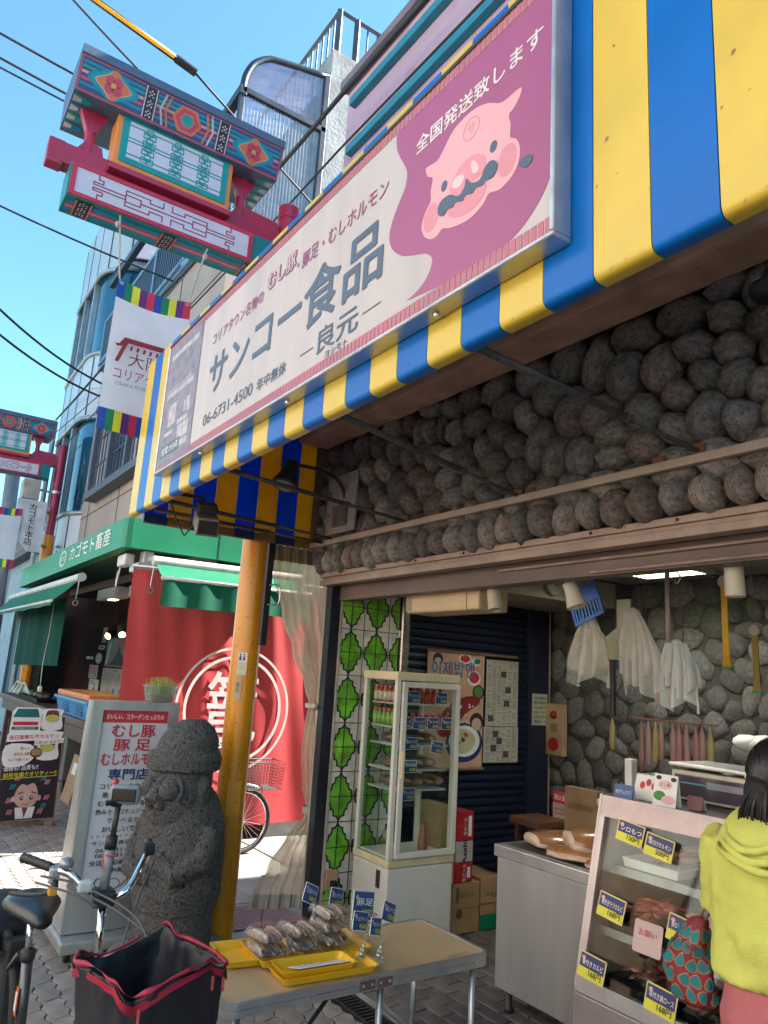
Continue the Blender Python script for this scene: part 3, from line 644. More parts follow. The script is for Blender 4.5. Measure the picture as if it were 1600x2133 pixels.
# ------------------------------------------------------------------ painted street gates
DB = mat('paint_deep_blue', (.02, .07, .20), .4, var=.1); CY = mat('paint_cyan', (.0, .22, .42), .4, var=.1)
TQ = mat('paint_turquoise', (.0, .30, .33), .4, var=.08); CO = mat('paint_coral', (.62, .17, .08), .4, var=.1)
PK = mat('paint_rose', (.50, .06, .12), .4, var=.1); NV = mat('paint_navy', (.015, .02, .05), .4)
SLB = mat('roof_slate_blue', (.09, .14, .22), .45, .2, var=.1); PANEL = mat('gate_panel', (.56, .58, .70), .4, var=.04)
GOLD = mat('paint_gold', (.6, .36, .08), .45); ORG = mat('paint_orange', (.75, .27, .06), .4, var=.06); PALE = mat('paint_pale', (.55, .50, .50), .5)
def gate(lab, loc):
    g = thing('painted_street_gate', lab, 'gate', loc, group='painted gates over the street')
    L = dict(local=True)
    b = B(); b.tube([(0, 0, 0), (0, 0, 3.62)], .095, 28); b.build('post', ORANGE, g, True, True, 40)
    b = B(); b.tube([(0, 0, 3.62), (0, 0, 5.16)], .078, 28); b.build('post_upper', CRIM, g, True, True, 40)
    b = B(); b.lathe((0, 0, 5.1), [(.083, 0), (.083, .1), (.07, .115), (.01, .12)], 24); b.build('post_cap', CRIM, g, True, True, 40)
    b = B(); b.bbox(-.06, -1.66, 4.805, .06, .02, 4.95, .008); b.build('beam', CRIM, g, False, True)
    b = B(); b.bbox(-.055, -1.72, 4.79, .055, -1.62, 4.96, .01); b.build('beam_end', CRIM, g, False, True)
    for y0, y1 in ((-1.56, -1.38), (-.48, -.08)):
        b = B(); b.prism(Fr((0, 0, 0), (0, 1, 0), (0, 0, 1)), [(y0, 4.95), (y1, 4.95), (y1 - .02, 5.03), (y0 + .06, 5.05)], -.03, .03); b.build('haunch', CRIM, g, False, True)
    # lower lantern box with bottom painted
    b = B(); b.bbox(-.12, -1.58, 4.56, .12, -.16, 4.80, .006); lb = b.build('lantern_box', TEAL, g, False, True)
    F = Fr((.122, 0, 0), (0, 1, 0), (0, 0, 1))
    fr = B()
    for a in ((-1.57, 4.565, -.32, 4.592), (-1.57, 4.77, -.32, 4.797), (-1.57, 4.592, -1.54, 4.77), (-.35, 4.592, -.32, 4.77)): fr.rect(F, *a, 0, .012)
    fr.build('panel_frame', mat('frame_crimson', (.52, .03, .08), .4), lb, False, True)
    b = B(); b.rect(F, -1.54, 4.592, -.35, 4.77, 0, .004); b.build('panel', PANEL, lb, False, True)
    k = B(); w = .0075
    c = -.945; zc = 4.681
    for s in (-1, 1):
        X = lambda t: c + s * t
        k.line(F, [(X(.03), zc + .07), (X(.03), zc + .03), (X(.12), zc + .03), (X(.12), zc + .055), (X(.28), zc + .055), (X(.28), zc - .055), (X(.12), zc - .055), (X(.12), zc - .03), (X(.03), zc - .03), (X(.03), zc - .07)], w, .004, .006)
        k.line(F, [(X(.0), zc), (X(.18), zc), (X(.18), zc + .025), (X(.28), zc + .025)], w, .004, .0064)
        k.line(F, [(X(.18), zc), (X(.18), zc - .025), (X(.28), zc - .025)], w, .004, .0062)
        k.line(F, [(X(.28), zc + .012), (X(.44), zc + .012)], w, .004, .006); k.line(F, [(X(.28), zc - .012), (X(.44), zc - .012)], w, .004, .006)
        k.line(F, [(X(.455), zc + .085), (X(.455), zc + .055), (X(.425), zc + .055), (X(.425), zc + .03), (X(.485), zc + .03), (X(.485), zc + .012), (X(.44), zc + .012)], w, .004, .006)
        k.line(F, [(X(.455), zc - .085), (X(.455), zc - .055), (X(.425), zc - .055), (X(.425), zc - .03), (X(.485), zc - .03), (X(.485), zc - .012), (X(.44), zc - .012)], w, .004, .006)
    k.build('knot_line', mat('knot_crimson', (.30, .03, .09), .5), lb, False, True)
    U = Fr((0, 0, 4.558), (0, 1, 0), (1, 0, 0))      # underside; a = y, b = x, outwards = down
    def band(y0, y1, b0, b1, mm, d=.002): B().rect(U, y0, b0, y1, b1, 0, d).build('painted_band', mm, lb, False, True)
    band(-1.56, -.2, -.06, .07, CY, .0015); band(-1.56, -.2, -.022, .03, PK, .003); band(-1.56, -.2, -.004, .01, mat('paint_blush', (.62, .30, .30), .4), .0042)
    for yc in (-1.46, -.9, -.3):
        band(yc - .055, yc + .055, -.09, .1, NV, .0055)
        band(yc - .052, yc - .042, -.09, .1, CO, .007); band(yc + .042, yc + .052, -.09, .1, CO, .007)
        dd = B()
        for r in range(3):
            for (i, j) in ((0, 0), (.02, .012), (-.02, .012), (0, .024), (.02, -.012), (-.02, -.012)): dd.rect(U, yc + i - .006, -.06 + r * .06 + j - .004, yc + i + .006, -.06 + r * .06 + j + .004, .0056, .007)
        dd.build('painted_dots', PALE, lb, False, True)
    # orange lattice lantern
    b = B(); b.bbox(-.06, -1.345, 4.90, .12, -.525, 5.325, .008); ob = b.build('lattice_lantern', ORG, g, False, True)
    b = B(); b.rect(F, -1.31, 4.935, -.56, 5.29, 0, .006); b.build('lantern_border', TQ, ob, False, True)
    b = B(); b.rect(F, -1.265, 4.975, -.605, 5.25, 0, .008); b.build('panel', PANEL, ob, False, True)
    k = B()
    for zz in (5.005, 5.10, 5.125, 5.22): k.line(F, [(-1.265, zz), (-.605, zz)], .007, .008, .011)
    for yc in (-1.13, -.935, -.74):
        for r in range(4):
            z0 = 4.985 + r * .062
            for s in (-1, 1): k.line(F, rrect(yc + s * .022 - .018, z0, yc + s * .022 + .018, z0 + .036, .001, 1), .0065, .008, .0115, True)
            k.line(F, rrect(yc - .02, z0 + .028, yc + .02, z0 + .066, .001, 1), .0065, .008, .012, True)
    k.build('lattice', TQ, ob, False, True)
    b = B(); b.bbox(-.03, -1.36, 4.855, .14, -.51, 4.897, .008); b.build('lantern_sill', CRIM, ob, False, True)
    # pillars and roof
    for y in (-1.48, -.40):
        b = B(); b.tube([(0, y, 4.95), (0, y, 5.27)], .036, 16); p = b.build('pillar', CRIM, g, True, True, 40)
        b = B(); b.prism(Fr((.0, 0, 0), (0, 1, 0), (0, 0, 1)), [(y - .085, 5.265), (y + .085, 5.265), (y + .03, 5.12), (y - .03, 5.12)], -.03, .034); b.build('pillar_bracket', CRIM, p, False, True)
    b = B(); b.prism(Fr((0, 0, 0), (1, 0, 0), (0, 0, 1)), [(-.30, 5.27), (.17, 5.27), (.245, 5.485), (.26, 5.49), (.26, 5.55), (-.32, 5.55)], .2, 1.64); rf = b.build('roof', SLB, g, False, True)
    S = Fr((.1705, 0, 5.272), (0, 1, 0), (.075, 0, .215)); H = .2277
    def rp(pts, mm, d): B().prism(S, pts, 0, d).build('painted_motif', mm, rf, False, True)
    rp([(-1.635, .003), (-.205, .003), (-.205, H), (-1.635, H)], PK, .001)
    rp([(-1.625, .014), (-.215, .014), (-.215, H - .01), (-1.625, H - .01)], DB, .002)
    for q, mm in ((.05, CY), (.085, PK), (.125, mat('paint_blush', (.62, .30, .30), .4)), (.16, TQ), (.19, CY)): rp([(-1.62, q - .009), (-.22, q - .009), (-.22, q + .009), (-1.62, q + .009)], mm, .003)
    for s in (-1, 1):
        c = -.92 + s * .5
        for r, mm, d in ((.17, CY, .004), (.145, TQ, .005), (.118, PALE, .0056), (.112, CO, .006)): rp(smooth([(c + r * (1.0 if k % 2 == 0 else .62) * math.cos(R(45 * k)), H / 2 + min(r * (1.0 if k % 2 == 0 else .62), .098) * math.sin(R(45 * k))) for k in range(8)], 3), mm, d)
        for a in range(4): rp(ell(c + .034 * math.cos(R(45 + 90 * a)), H / 2 + .034 * math.sin(R(45 + 90 * a)), .032, .032, 14), PK, .007)
        rp(ell(c, H / 2, .018, .018, 12), GOLD, .008)
        c2 = -.92 + s * .26
        rp([(c2 - .045, .012), (c2 + .045, .012), (c2 + .045, H - .008), (c2 - .045, H - .008)], NV, .0045)
        for e in (-.04, .032): rp([(c2 + e, .012), (c2 + e + .008, .012), (c2 + e + .008, H - .008), (c2 + e, H - .008)], PALE, .006)
        dd = B()
        for r in range(3):
            for (i, j) in ((0, 0), (.013, .012), (-.013, .012), (.013, -.012), (-.013, -.012), (0, .024)): dd.rect(S, c2 + i - .005, .04 + r * .065 + j - .005, c2 + i + .005, .04 + r * .065 + j + .005, .0046, .006)
        dd.build('painted_dots', PALE, rf, False, True)
        for off in (.12, .155): rp([(-.92 + s * off, .015), (-.92 + s * (off + .025), H / 2), (-.92 + s * off, H - .01), (-.92 + s * (off + .012), H - .01), (-.92 + s * (off + .04), H / 2), (-.92 + s * (off + .012), .015)], PALE if off > .13 else CO, .006)
    hx = lambda r: [(-.92 + r * math.cos(R(60 * i)), H / 2 + min(.95 * r, .1) * math.sin(R(60 * i))) for i in range(6)]
    for r, mm, d in ((.105, CO, .004), (.085, PK, .005), (.055, CO, .006), (.045, TQ, .007)): rp(hx(r), mm, d)
    V = Fr((0, 0, 5.268), (0, 1, 0), (1, 0, 0))
    for s, y0 in ((1, -1.63), (-1, -.21)):
        for i in range(4):
            xx = -.26 + i * .1
            B().prism(V, [(y0, xx), (y0 + s * .11, xx + .03), (y0 + s * .11, xx + .07), (y0, xx + .1)], 0, .002).build('painted_tooth', [CY, TQ][i % 2], rf, False, True)
            B().prism(V, [(y0, xx + .02), (y0 + s * .05, xx + .035), (y0 + s * .05, xx + .065), (y0, xx + .08)], 0, .004).build('painted_tooth', PALE, rf, False, True)
    return g
G0 = gate('large painted gate on the orange post beside the vinyl curtain', (-4.75, 2.1, 0))
# fittings of the near post only
t = G0
PST = Fr((-4.75 + .097, 2.1, 0), (0, 1, 0), (0, 0, 1))
b = B(); b.prism(Fr((-4.75, 2.1, 0), Vector((.25, .97, 0)), (0, 0, 1)), rrect(-.045, .78, .045, 1.0, .012), .088, .099); b.build('access_cover', ORANGE, t)
stk = B(); stk.prism(Fr((-4.75, 2.1, 0), Vector((.42, .9, 0)), (0, 0, 1)), rrect(-.045, 1.66, .02, 1.81, .006), .094, .101); st = stk.build('notice', mat('notice_cream', (.72, .66, .45), .5), t)
SF = Fr((-4.75, 2.1, 0), Vector((.42, .9, 0)), (0, 0, 1))
b = B(); b.rect(SF, -.04, 1.745, .015, 1.805, .101, .102); b.build('notice_panel', PLAST, st)
for a, mm in ((-.027, mat('ink_blue', (.03, .1, .4), .5)), (-.002, RED)):
    b = B(); b.prism(SF, ell(a, 1.794, .006, .006, 10), .102, .1026); b.prism(SF, [(a - .009, 1.755), (a + .009, 1.755), (a + .006, 1.786), (a - .006, 1.786)], .102, .1026); b.build('restroom_figure', mm, st)
text('トイレ', SF, -.013, 1.705, .014, .04, INK, st, .1022)
b = B(); b.rect(SF, -.045, 1.5, -.005, 1.64, .094, .101); st2 = b.build('notice_strip', mat('notice_wood', (.6, .46, .30), .5), t)
text('案\n内', SF, -.025, 1.58, .07, .025, INK, st2, .1016)
b = B(); b.tube([(-4.70, 2.2, 5.12), (-4.62, 2.3, 5.1), (-4.6, 2.42, 5.14)], .012, 6); b.build('clamp_chain', ALU, t)
# far copy
g2 = copy_tree(G0)
for ch in list(g2.children):
    if ch.name.split('.')[0] in ('access_cover', 'notice', 'notice_strip', 'clamp_chain'):
        for k in list(ch.children): bpy.data.objects.remove(k)
        bpy.data.objects.remove(ch)
g2.location = (-14.2, 2.28, 0); g2.scale = (1.05, 1.05, 1.055)
g2['label'] = 'smaller-looking far gate above the green awning at the left edge'

# ------------------------------------------------------------------ street banner
def banner(loc, lab, y0=.93, y1=1.43):
    t = thing('street_banner', lab, 'banner', (loc, (y0 + y1) / 2, 3.13))
    cols = [mat('flag_blue', (.01, .06, .40), .6), mat('flag_green', (.0, .22, .08), .6), mat('flag_yellow', (.72, .72, .03), .6), mat('flag_purple', (.13, .02, .20), .6), mat('flag_red', (.60, .03, .07), .6)]
    CL = mat('flag_white', (.70, .72, .80), .7, var=.04, translucent=.25)
    wav = lambda y, z: loc + .012 * math.sin(14 * (y - y0) + 1) * (4.2 - z) + .01 * math.sin(5 * z)
    sag = lambda u: -.03 * math.sin(math.pi * u)
    def pz(v, u): return 3.13 + v * 1.04 + sag(u) * v
    b = B(); b.grid(lambda u, v: (wav(y0 + u * (y1 - y0), pz(.14 + v * .735, u)), y0 + u * (y1 - y0), pz(.14 + v * .735, u)), 16, 16)
    cl = b.build('cloth', CL, t, True)
    for i in range(10):
        for v0, v1 in ((0, .14), (.875, 1.0)):
            ua = i / 10; ub = (i + 1) / 10
            b = B(); b.grid(lambda u, v: (wav(y0 + (ua + (ub - ua) * u) * (y1 - y0), pz(v0 + v * (v1 - v0), ua + (ub - ua) * u)), y0 + (ua + (ub - ua) * u) * (y1 - y0), pz(v0 + v * (v1 - v0), ua + (ub - ua) * u)), 3, 3)
            b.build('colour_stripe', cols[i % 5], t, True)
    return t
bt = banner(-4.75, 'white banner with rainbow ends hanging from the near gate')
BF = FX(-4.712); MAR = mat('logo_maroon', (.27, .015, .03), .6)
b = B(); b.prism(BF, [(1.02, 3.765), (1.36, 3.765), (1.36, 3.73), (1.03, 3.73), (1.005, 3.70), (.975, 3.695), (.965, 3.71), (.99, 3.715)], 0, .002)
b.prism(BF, [(1.02, 3.73), (1.045, 3.73), (1.0, 3.59), (.975, 3.59)], 0, .002)
for i in range(7): b.prism(BF, [(1.065 + i * .042, 3.715), (1.08 + i * .042, 3.715), (1.075 + i * .042, 3.685), (1.06 + i * .042, 3.685)], 0, .002)
b.build('roof_logo', MAR, bt)
text('大阪', BF, 1.17, 3.625, .1, .22, MAR, bt, .001); text('コリアタウン', BF, 1.18, 3.515, .075, .40, MAR, bt, .001)
text('OSAKA KOREA TOWN', BF, 1.18, 3.445, .024, .36, mat('ink_grey', (.2, .2, .22), .6), bt, .001)
for y0, ya in ((.945, .86), (1.415, 1.46)):
    b = B(); b.tube(smooth([(-4.745, y0, 4.14), (-4.735, (y0 * 2 + ya) / 3, 4.3), (-4.63, ya, 4.55)], 4, False), .006, 6); b.build('rope', mat('rope', (.45, .42, .38), .8), bt)
    b = B(); b.blob((-4.66, ya, 4.50), .018, .018, .025, 2); b.build('rope_knot', MATS['rope'], bt, True)
    b = B(); b.ring(FX(-4.742), y0 + (.012 if y0 < 1 else -.012), 4.145, .006, .012, -.002, .003, 14); b.build('eyelet', ALU, bt)

# ------------------------------------------------------------------ neighbour: green awning shop
BEIGE = mat('beige_render', (.40, .33, .29), .85, var=.1, scale=1.2, bump=.15, bscale=25, streak=True)
GREEN = mat('awning_green', (.0, .23, .105), .5, var=.06, scale=2, streak=True)
WOODD = mat('dark_wood_wall', (.065, .022, .018), .9, var=.25, scale=5, spec=.1)
CONW = mat('rough_concrete', (.36, .355, .35), .9, var=.25, scale=3, bump=.8, bscale=22)
nb = thing('green_awning_shop', 'beige three-storey building with green awning and red curtain next door', 'building', (-10.4, 2.62, 0))
b = B(); b.box(-13.42, 2.62, 2.95, -7.52, 3.7, 6.82); b.build('wall', BEIGE, nb)
for z in (3.6, 4.05, 6.2):
    b = B(); b.box(-13.42, 2.612, z, -7.52, 2.62, z + .012); b.build('wall_joint', mat('joint_dark', (.12, .1, .09), .9), nb)
for x in (-12.9, -11.0, -9.2):
    b = B(); b.box(x, 2.611, 2.95, x + .012, 2.62, 6.8); b.build('wall_joint', MATS['joint_dark'], nb)
b = B(); b.box(-7.9, 3.72, 0, -7.5, 9, 9.85); b.box(-13.42, 3.7, 2.95, -7.9, 9, 9.4); b.build('side_wall', CONW, nb)
b = B(); b.box(-7.9, 2.9, 0, -7.54, 3.72, 2.95); b.build('pier', WOODD, nb)
b = B(); b.box(-16.9, 2.96, 0, -7.9, 3.1, 3.0); b.build('inner_wall', WOODD, nb)
for i in range(26):
    b = B(); b.bbox(-13.4, 2.945, .9 + i * .078, -7.9, 2.96, .975 + i * .078, .003, 1); b.build('plank', WOODD, nb)
b = B(); b.box(-13.4, 2.62, 2.72, -7.54, 2.96, 2.95); b.build('ceiling', mat('shop_ceiling', (.16, .12, .11), .8), nb)
b = B(); b.box(-13.6, 2.3, .02, -7.7, 2.96, .14); b.build('step', mat('step_timber', (.28, .21, .17), .8, var=.15), nb)
# balcony with curved canopy
BALB = mat('balcony_blue', (.16, .28, .42), .45, .3, var=.1); CAN = mat('canopy_frame', (.05, .06, .08), .4, .4)
PC = clear('polycarbonate', (.72, .72, .80), .10, .08, .25, (.62, .58, .66)); CORR = clear('corrugated_sheet', (.75, .80, .88), .12, .1, .4, (.55, .62, .72))
b = B(); b.bbox(-13.45, 2.52, 6.80, -7.48, 3.72, 6.93, .01); b.build('balcony_slab', BALB, nb)
b = B(); b.bbox(-13.45, 2.52, 7.72, -7.5, 2.57, 7.78, .005); b.bbox(-13.45, 2.53, 6.97, -7.5, 2.56, 7.01, .004)
for x in (-13.4, -11.9, -10.4, -8.9, -7.55): b.bbox(x, 2.51, 6.9, x + .07, 2.58, 7.75, .004)
b.build('railing_frame', BALB, nb)
b = B(); x = -13.3
while x < -7.6: b.box(x, 2.53, 7.0, x + .055, 2.555, 7.73); x += .098
b.build('railing_bars', CAN, nb)
cp = [(2.55, 8.52), (2.57, 8.75), (2.66, 8.98), (2.82, 9.14), (3.0, 9.21), (3.67, 9.37)]
cps = smooth(cp, 4, False)
for x in (-7.5, -9.4, -11.4, -13.4):
    b = B(); b.tube([(x, y, z) for y, z in cps], .042, 8); b.build('canopy_rib', CAN, nb, True)
b = B(); b.add([(x, y, z) for x in (-13.4, -7.5) for y, z in cps], [(i, i + 1, i + 1 + len(cps), i + len(cps)) for i in range(len(cps) - 1)]); b.build('canopy_sheet', PC, nb, True)
b = B(); b.prism(FX(-7.5), [(y, z) for y, z in cps] + [(3.67, 8.55)], -.004, .004); b.build('end_pane', PC, nb)
b = B(); b.bbox(-13.45, 2.5, 8.46, -7.46, 2.6, 8.58, .01); b.bbox(-7.53, 2.55, 8.5, -7.46, 3.7, 8.58, .008); b.bbox(-7.53, 3.62, 6.9, -7.46, 3.7, 9.4, .008); b.bbox(-7.53, 2.52, 6.9, -7.47, 2.58, 8.5, .006); b.build('canopy_beam', CAN, nb)
b = B(); b.grid(lambda u, v: (-7.495 + .01 * math.sin(u * 150), 2.58 + u * 1.04, 6.95 + v * 1.54), 96, 1); b.build('side_screen', CORR, nb, True)
b = B(); b.tube([(-13.3, 2.5, 6.86), (-9, 2.49, 6.86)], .02); b.build('gutter_pipe', BALB, nb)
# roof railing
b = B()
for (p, q) in (((-7.55, 3.8, 10.55), (-7.55, 8, 10.55)), ((-7.55, 3.8, 10.55), (-11, 3.8, 10.55))): b.tube([p, q], .035, 4)
b.tube([(-7.55, 4.08, 9.8), (-7.55, 4.08, 10.56)], .05, 4); b.tube([(-7.55, 3.8, 9.8), (-7.55, 3.8, 10.56)], .05, 4)
y = 4.25
while y < 8: b.tube([(-7.55, y, 9.8), (-7.55, y, 10.55)], .014, 4); y += .16
x = -7.7
while x > -9.5: b.tube([(x, 3.8, 9.4), (x, 3.8, 10.55)], .014, 4); x -= .16
b.build('roof_railing', mat('rail_grey', (.09, .10, .12), .5, .4), nb)
# projecting window box
WB = mat('window_box_grey', (.09, .11, .16), .5, .3)
b = B(); b.bbox(-12.5, 2.42, 4.2, -9.3, 2.62, 4.32, .008); b.bbox(-12.5, 2.42, 5.7, -9.3, 2.62, 5.82, .008); b.build('window_sill', WB, nb)
for x in (-12.42, -11.35, -10.35, -9.4):
    b = B(); b.bbox(x, 2.44, 4.32, x + .1, 2.62, 5.7, .005); b.build('window_frame', WB, nb)
for x, dk in ((-12.32, 0), (-11.25, 1), (-10.25, 0)):
    b = B(); b.box(x, 2.52, 4.32, x + .9, 2.53, 5.7); w_ = b.build('window', mat('shutter_grey', (.33, .30, .31), .6) if not dk else mat('pane_dark', (.05, .07, .11), .12), nb)
    b = B()
    for i in range(4): b.box(x + .2 * i + .12, 2.5, 4.35, x + .2 * i + .14, 2.515, 5.68)
    for z in (4.75, 5.2): b.box(x, 2.5, z, x + .9, 2.515, z + .02)
    b.build('glazing_bar', WB, w_)
# green box awning
b = B(); b.prism(FZ(2.81), [(-13.75, 1.88), (-7.5, 1.88), (-7.44, 1.9), (-7.42, 1.95), (-7.42, 3.9), (-7.52, 3.9), (-7.52, 2.0), (-13.75, 2.0)], 0, .30); aw = b.build('box_awning', GREEN, nb)
b = B(); b.box(-13.75, 2.0, 3.05, -7.52, 2.62, 3.1); b.box(-13.75, 2.0, 2.82, -7.52, 2.6, 2.85); b.build('awning_deck', mat('deck_dark_green', (.01, .06, .045), .7), nb)
b = B(); b.box(-7.425, 2.86, 2.815, -7.417, 2.87, 3.1); b.build('awning_joint', mat('joint_green', (.0, .1, .05), .6), nb)
AF = FY(1.878)
text('カゴモト畜産', AF, -8.95, 2.985, .19, 1.95, PLAST, aw, .004, bold=.012)
b = B(); b.line(AF, ell(-10.35, 2.965, .19, .1, 24), .015, 0, .003, True); b.line(AF, ell(-10.35, 2.965, .165, .08, 24), .008, 0, .003, True); b.build('oval_mark', PLAST, aw)
text('KAGOMOTO', AF, -10.35, 2.965, .06, .27, PLAST, aw, .003, bold=.01)
# roller awnings
def roller(name, lab, p0, p1, out, drop, val):
    t = thing(name, lab, 'awning', p0, group='green roller awnings'); P0 = Vector(p0); P1 = Vector(p1); O = Vector(out)
    GT = mat('awning_cloth', (.02, .28, .15), .6, var=.05, translucent=.45)
    d = (P1 - P0).normalized()
    b = B(); b.tube([P0 - d * .03, P1 + d * .03], .05, 14); b.build('roller_case', mat('case_white', (.62, .62, .62), .45), t, True, auto=40)
    b = B(); b.grid(lambda u, v: P0 + (P1 - P0) * u + O * v + Vector((0, 0, -drop * v - .02 * math.sin(math.pi * v))), 10, 6); b.build('cloth', GT, t, True)
    b = B(); b.tube([P0 + O + Vector((0, 0, -drop)) - d * .02, P1 + O + Vector((0, 0, -drop)) + d * .02], .018, 10); b.build('front_bar', MATS['case_white'], t, True)
    b = B(); b.grid(lambda u, v: P0 + (P1 - P0) * u + O + O.normalized() * (.012 * math.sin(u * 30)) + Vector((0, 0, -drop - val * v)), 30, 4); b.build('valance', mat('valance_green', (.0, .16, .085), .6, var=.08, translucent=.3), t, True)
    b = B(); b.tube([P0 + Vector((.02, -.02, -.04)), P0 + Vector((.02, -.03, -.26))], .006, 6); b.ring(FX(P0.x + .02), P0.y - .03, P0.z - .3, .022, .033, -.005, .005, 16); b.build('crank_eye', ALU, t)
    return t
roller('roller_awning', 'bright green roller awning over the red curtain', (-7.36, 2.2, 2.70), (-7.36, 3.8, 2.72), (.3, 0, 0), .19, .27)
roller('roller_awning', 'green roller awning with a long dark curtain at the left edge', (-9.0, 1.86, 2.62), (-14.2, 1.86, 2.66), (0, -.28, 0), .30, .05)
t = thing('dark_green_curtain', 'dark green side curtain hanging below the left roller awning', 'curtain', (-11, 1.95, 1.56))
b = B(); b.grid(lambda u, v: (-13.4 + u * 3.45, 1.93 + .015 * math.sin(u * 12) + .006 * math.sin(u * 31 + 2), 1.55 + v * .85 + .05 * u), 50, 8); b.build('cloth', mat('curtain_dark_green', (.0, .05, .035), .75, var=.15, streak=True, spec=.1), t, True)
b = B(); b.tube([(-10.6, 1.9, 2.4), (-10.5, 1.88, 2.0), (-10.62, 1.88, 1.6), (-10.55, 1.88, 1.32)], .006, 5); b.build('pull_cord', mat('cord', (.5, .48, .42), .8), t)
b = B(); b.bbox(-10.59, 1.86, 1.26, -10.51, 1.9, 1.33, .008); b.build('pull_grip', CREAM, t)
# red curtain with mark
REDC = mat('curtain_red', (.60, .06, .065), .68, var=.08, scale=2, translucent=.18)
rc = thing('red_curtain', 'large red curtain with a white ring mark on the side of the next shop', 'curtain', (-7.45, 3.2, .12))
fold = lambda y, z: -7.45 + .018 * math.sin(y * 9 + .6 * math.sin(z * 2)) + .012 * math.sin(y * 23 + z * 3) * (z / 2.6)
b = B(); b.grid(lambda u, v: (fold(2.06 + u * 3.2, .12 + v * 2.5), 2.06 + u * 3.2 - .04 * v, .12 + v * 2.5 + .05 * u * (1 - v)), 90, 30); b.build('cloth', REDC, rc, True)
RF = FX(-7.415); WMK = mat('mark_white', (.72, .64, .62), .6, var=.06)
cy, cz = 3.21, 1.29
b = B(); b.ring(RF, cy, cz, .605, .63, -.002, .0, 72); b.ring(RF, cy, cz, .51, .54, -.002, .0, 72); b.build('ring_mark', WMK, rc)
text('籠', RF, cy - .02, cz + .02, .70, .56, WMK, rc, .001, bold=.012)
b = B(); b.line(RF, [(2.42, .55), (2.52, .42), (2.6, .62), (2.7, .5)], .05, -.002, 0); b.build('brush_mark', WMK, rc)
b = B(); b.tube([(-7.44, 2.0, 2.63), (-7.44, 5.3, 2.68)], .02); b.build('curtain_rail', ALU, rc)

# brackets, boxes and lamps of the neighbour
t = thing('awning_motor', 'white awning bracket with crank hook under the green awning corner', 'bracket', (-7.7, 2.0, 2.68))
b = B(); b.bbox(-7.95, 1.97, 2.66, -7.65, 2.07, 2.78, .02, 2); b.build('casing', MATS['case_white'], t)
b = B(); b.tube([(-7.9, 2.0, 2.66), (-7.9, 1.98, 2.46)], .008, 6); b.ring(FX(-7.9), 1.98, 2.42, .02, .03, -.004, .004, 14); b.build('hook', ALU, t)
b = B(); b.bbox(-7.75, 2.05, 2.6, -7.45, 2.4, 2.68, .01); b.bbox(-7.6, 2.1, 2.66, -7.46, 2.2, 2.8, .01); b.build('arm', STEEL, t)
for i, (x, y) in enumerate(((-8.6, 2.45), (-9.7, 2.35))):
    t = thing('strip_light', 'grey strip light box under the green awning, %s' % ('nearer the red curtain' if i == 0 else 'nearer the dark green curtain'), 'lamp', (x, y, 2.5), group='strip lights under the green awning')
    b = B(); b.bbox(x - .55, y, 2.46, x + .35, y + .16, 2.6, .008); b.build('housing', mat('light_box_grey', (.32, .31, .30), .5), t)
    b = B(); b.box(x - .1, y + .03, 2.452, x + .08, y + .12, 2.459); b.build('lens', lamp_mat('lamp_warm', (1, .75, .35), 2.5), t)
    b = B(); b.tube([(x, y + .08, 2.6), (x, y + .08, 2.82)], .012); b.build('hanger', ALU, t)
for i, (x, z, ax) in enumerate(((-10.35, 2.03, (.5, -.75, -.4)), (-9.75, 2.05, (.75, -.1, -.6)))):
    t = thing('track_spotlight', 'lit black spotlight in the neighbour shop, %s' % ('left and facing out' if i == 0 else 'right one tilted sideways'), 'lamp', (x, 2.7, z), group='lit spotlights next door')
    c = Vector((x, 2.6, z)); A = Vector(ax).normalized()
    b = B(); b.lathe(c - A * .12, [(.02, -.01), (.05, 0), (.055, .1), (.062, .15), (.055, .15)], 16, A); b.build('head', BLACK, t, True, auto=40)
    b = B(); b.lathe(c - A * .12, [(.052, .145), (.03, .156), (.001, .16)], 16, A); b.build('bulb', lamp_mat('lamp_bulb', (1, .72, .25), 9), t, True)
    b = B(); b.tube([c - A * .1, (x, 2.65, z + .16), (x, 2.65, 2.72)], .014); b.build('stem', BLACK, t)
t = thing('air_conditioner', 'pale wall air conditioner behind the lit spotlights next door', 'air conditioner', (-9.5, 2.9, 1.9))
b = B(); b.bbox(-9.9, 2.76, 1.98, -8.6, 2.94, 2.38, .02, 2); b.build('casing', mat('ac_cream', (.45, .38, .30), .5), t)
b = B(); b.box(-9.85, 2.755, 2.03, -8.65, 2.761, 2.09); b.build('louvre', mat('ac_grey', (.25, .22, .2), .5), t)
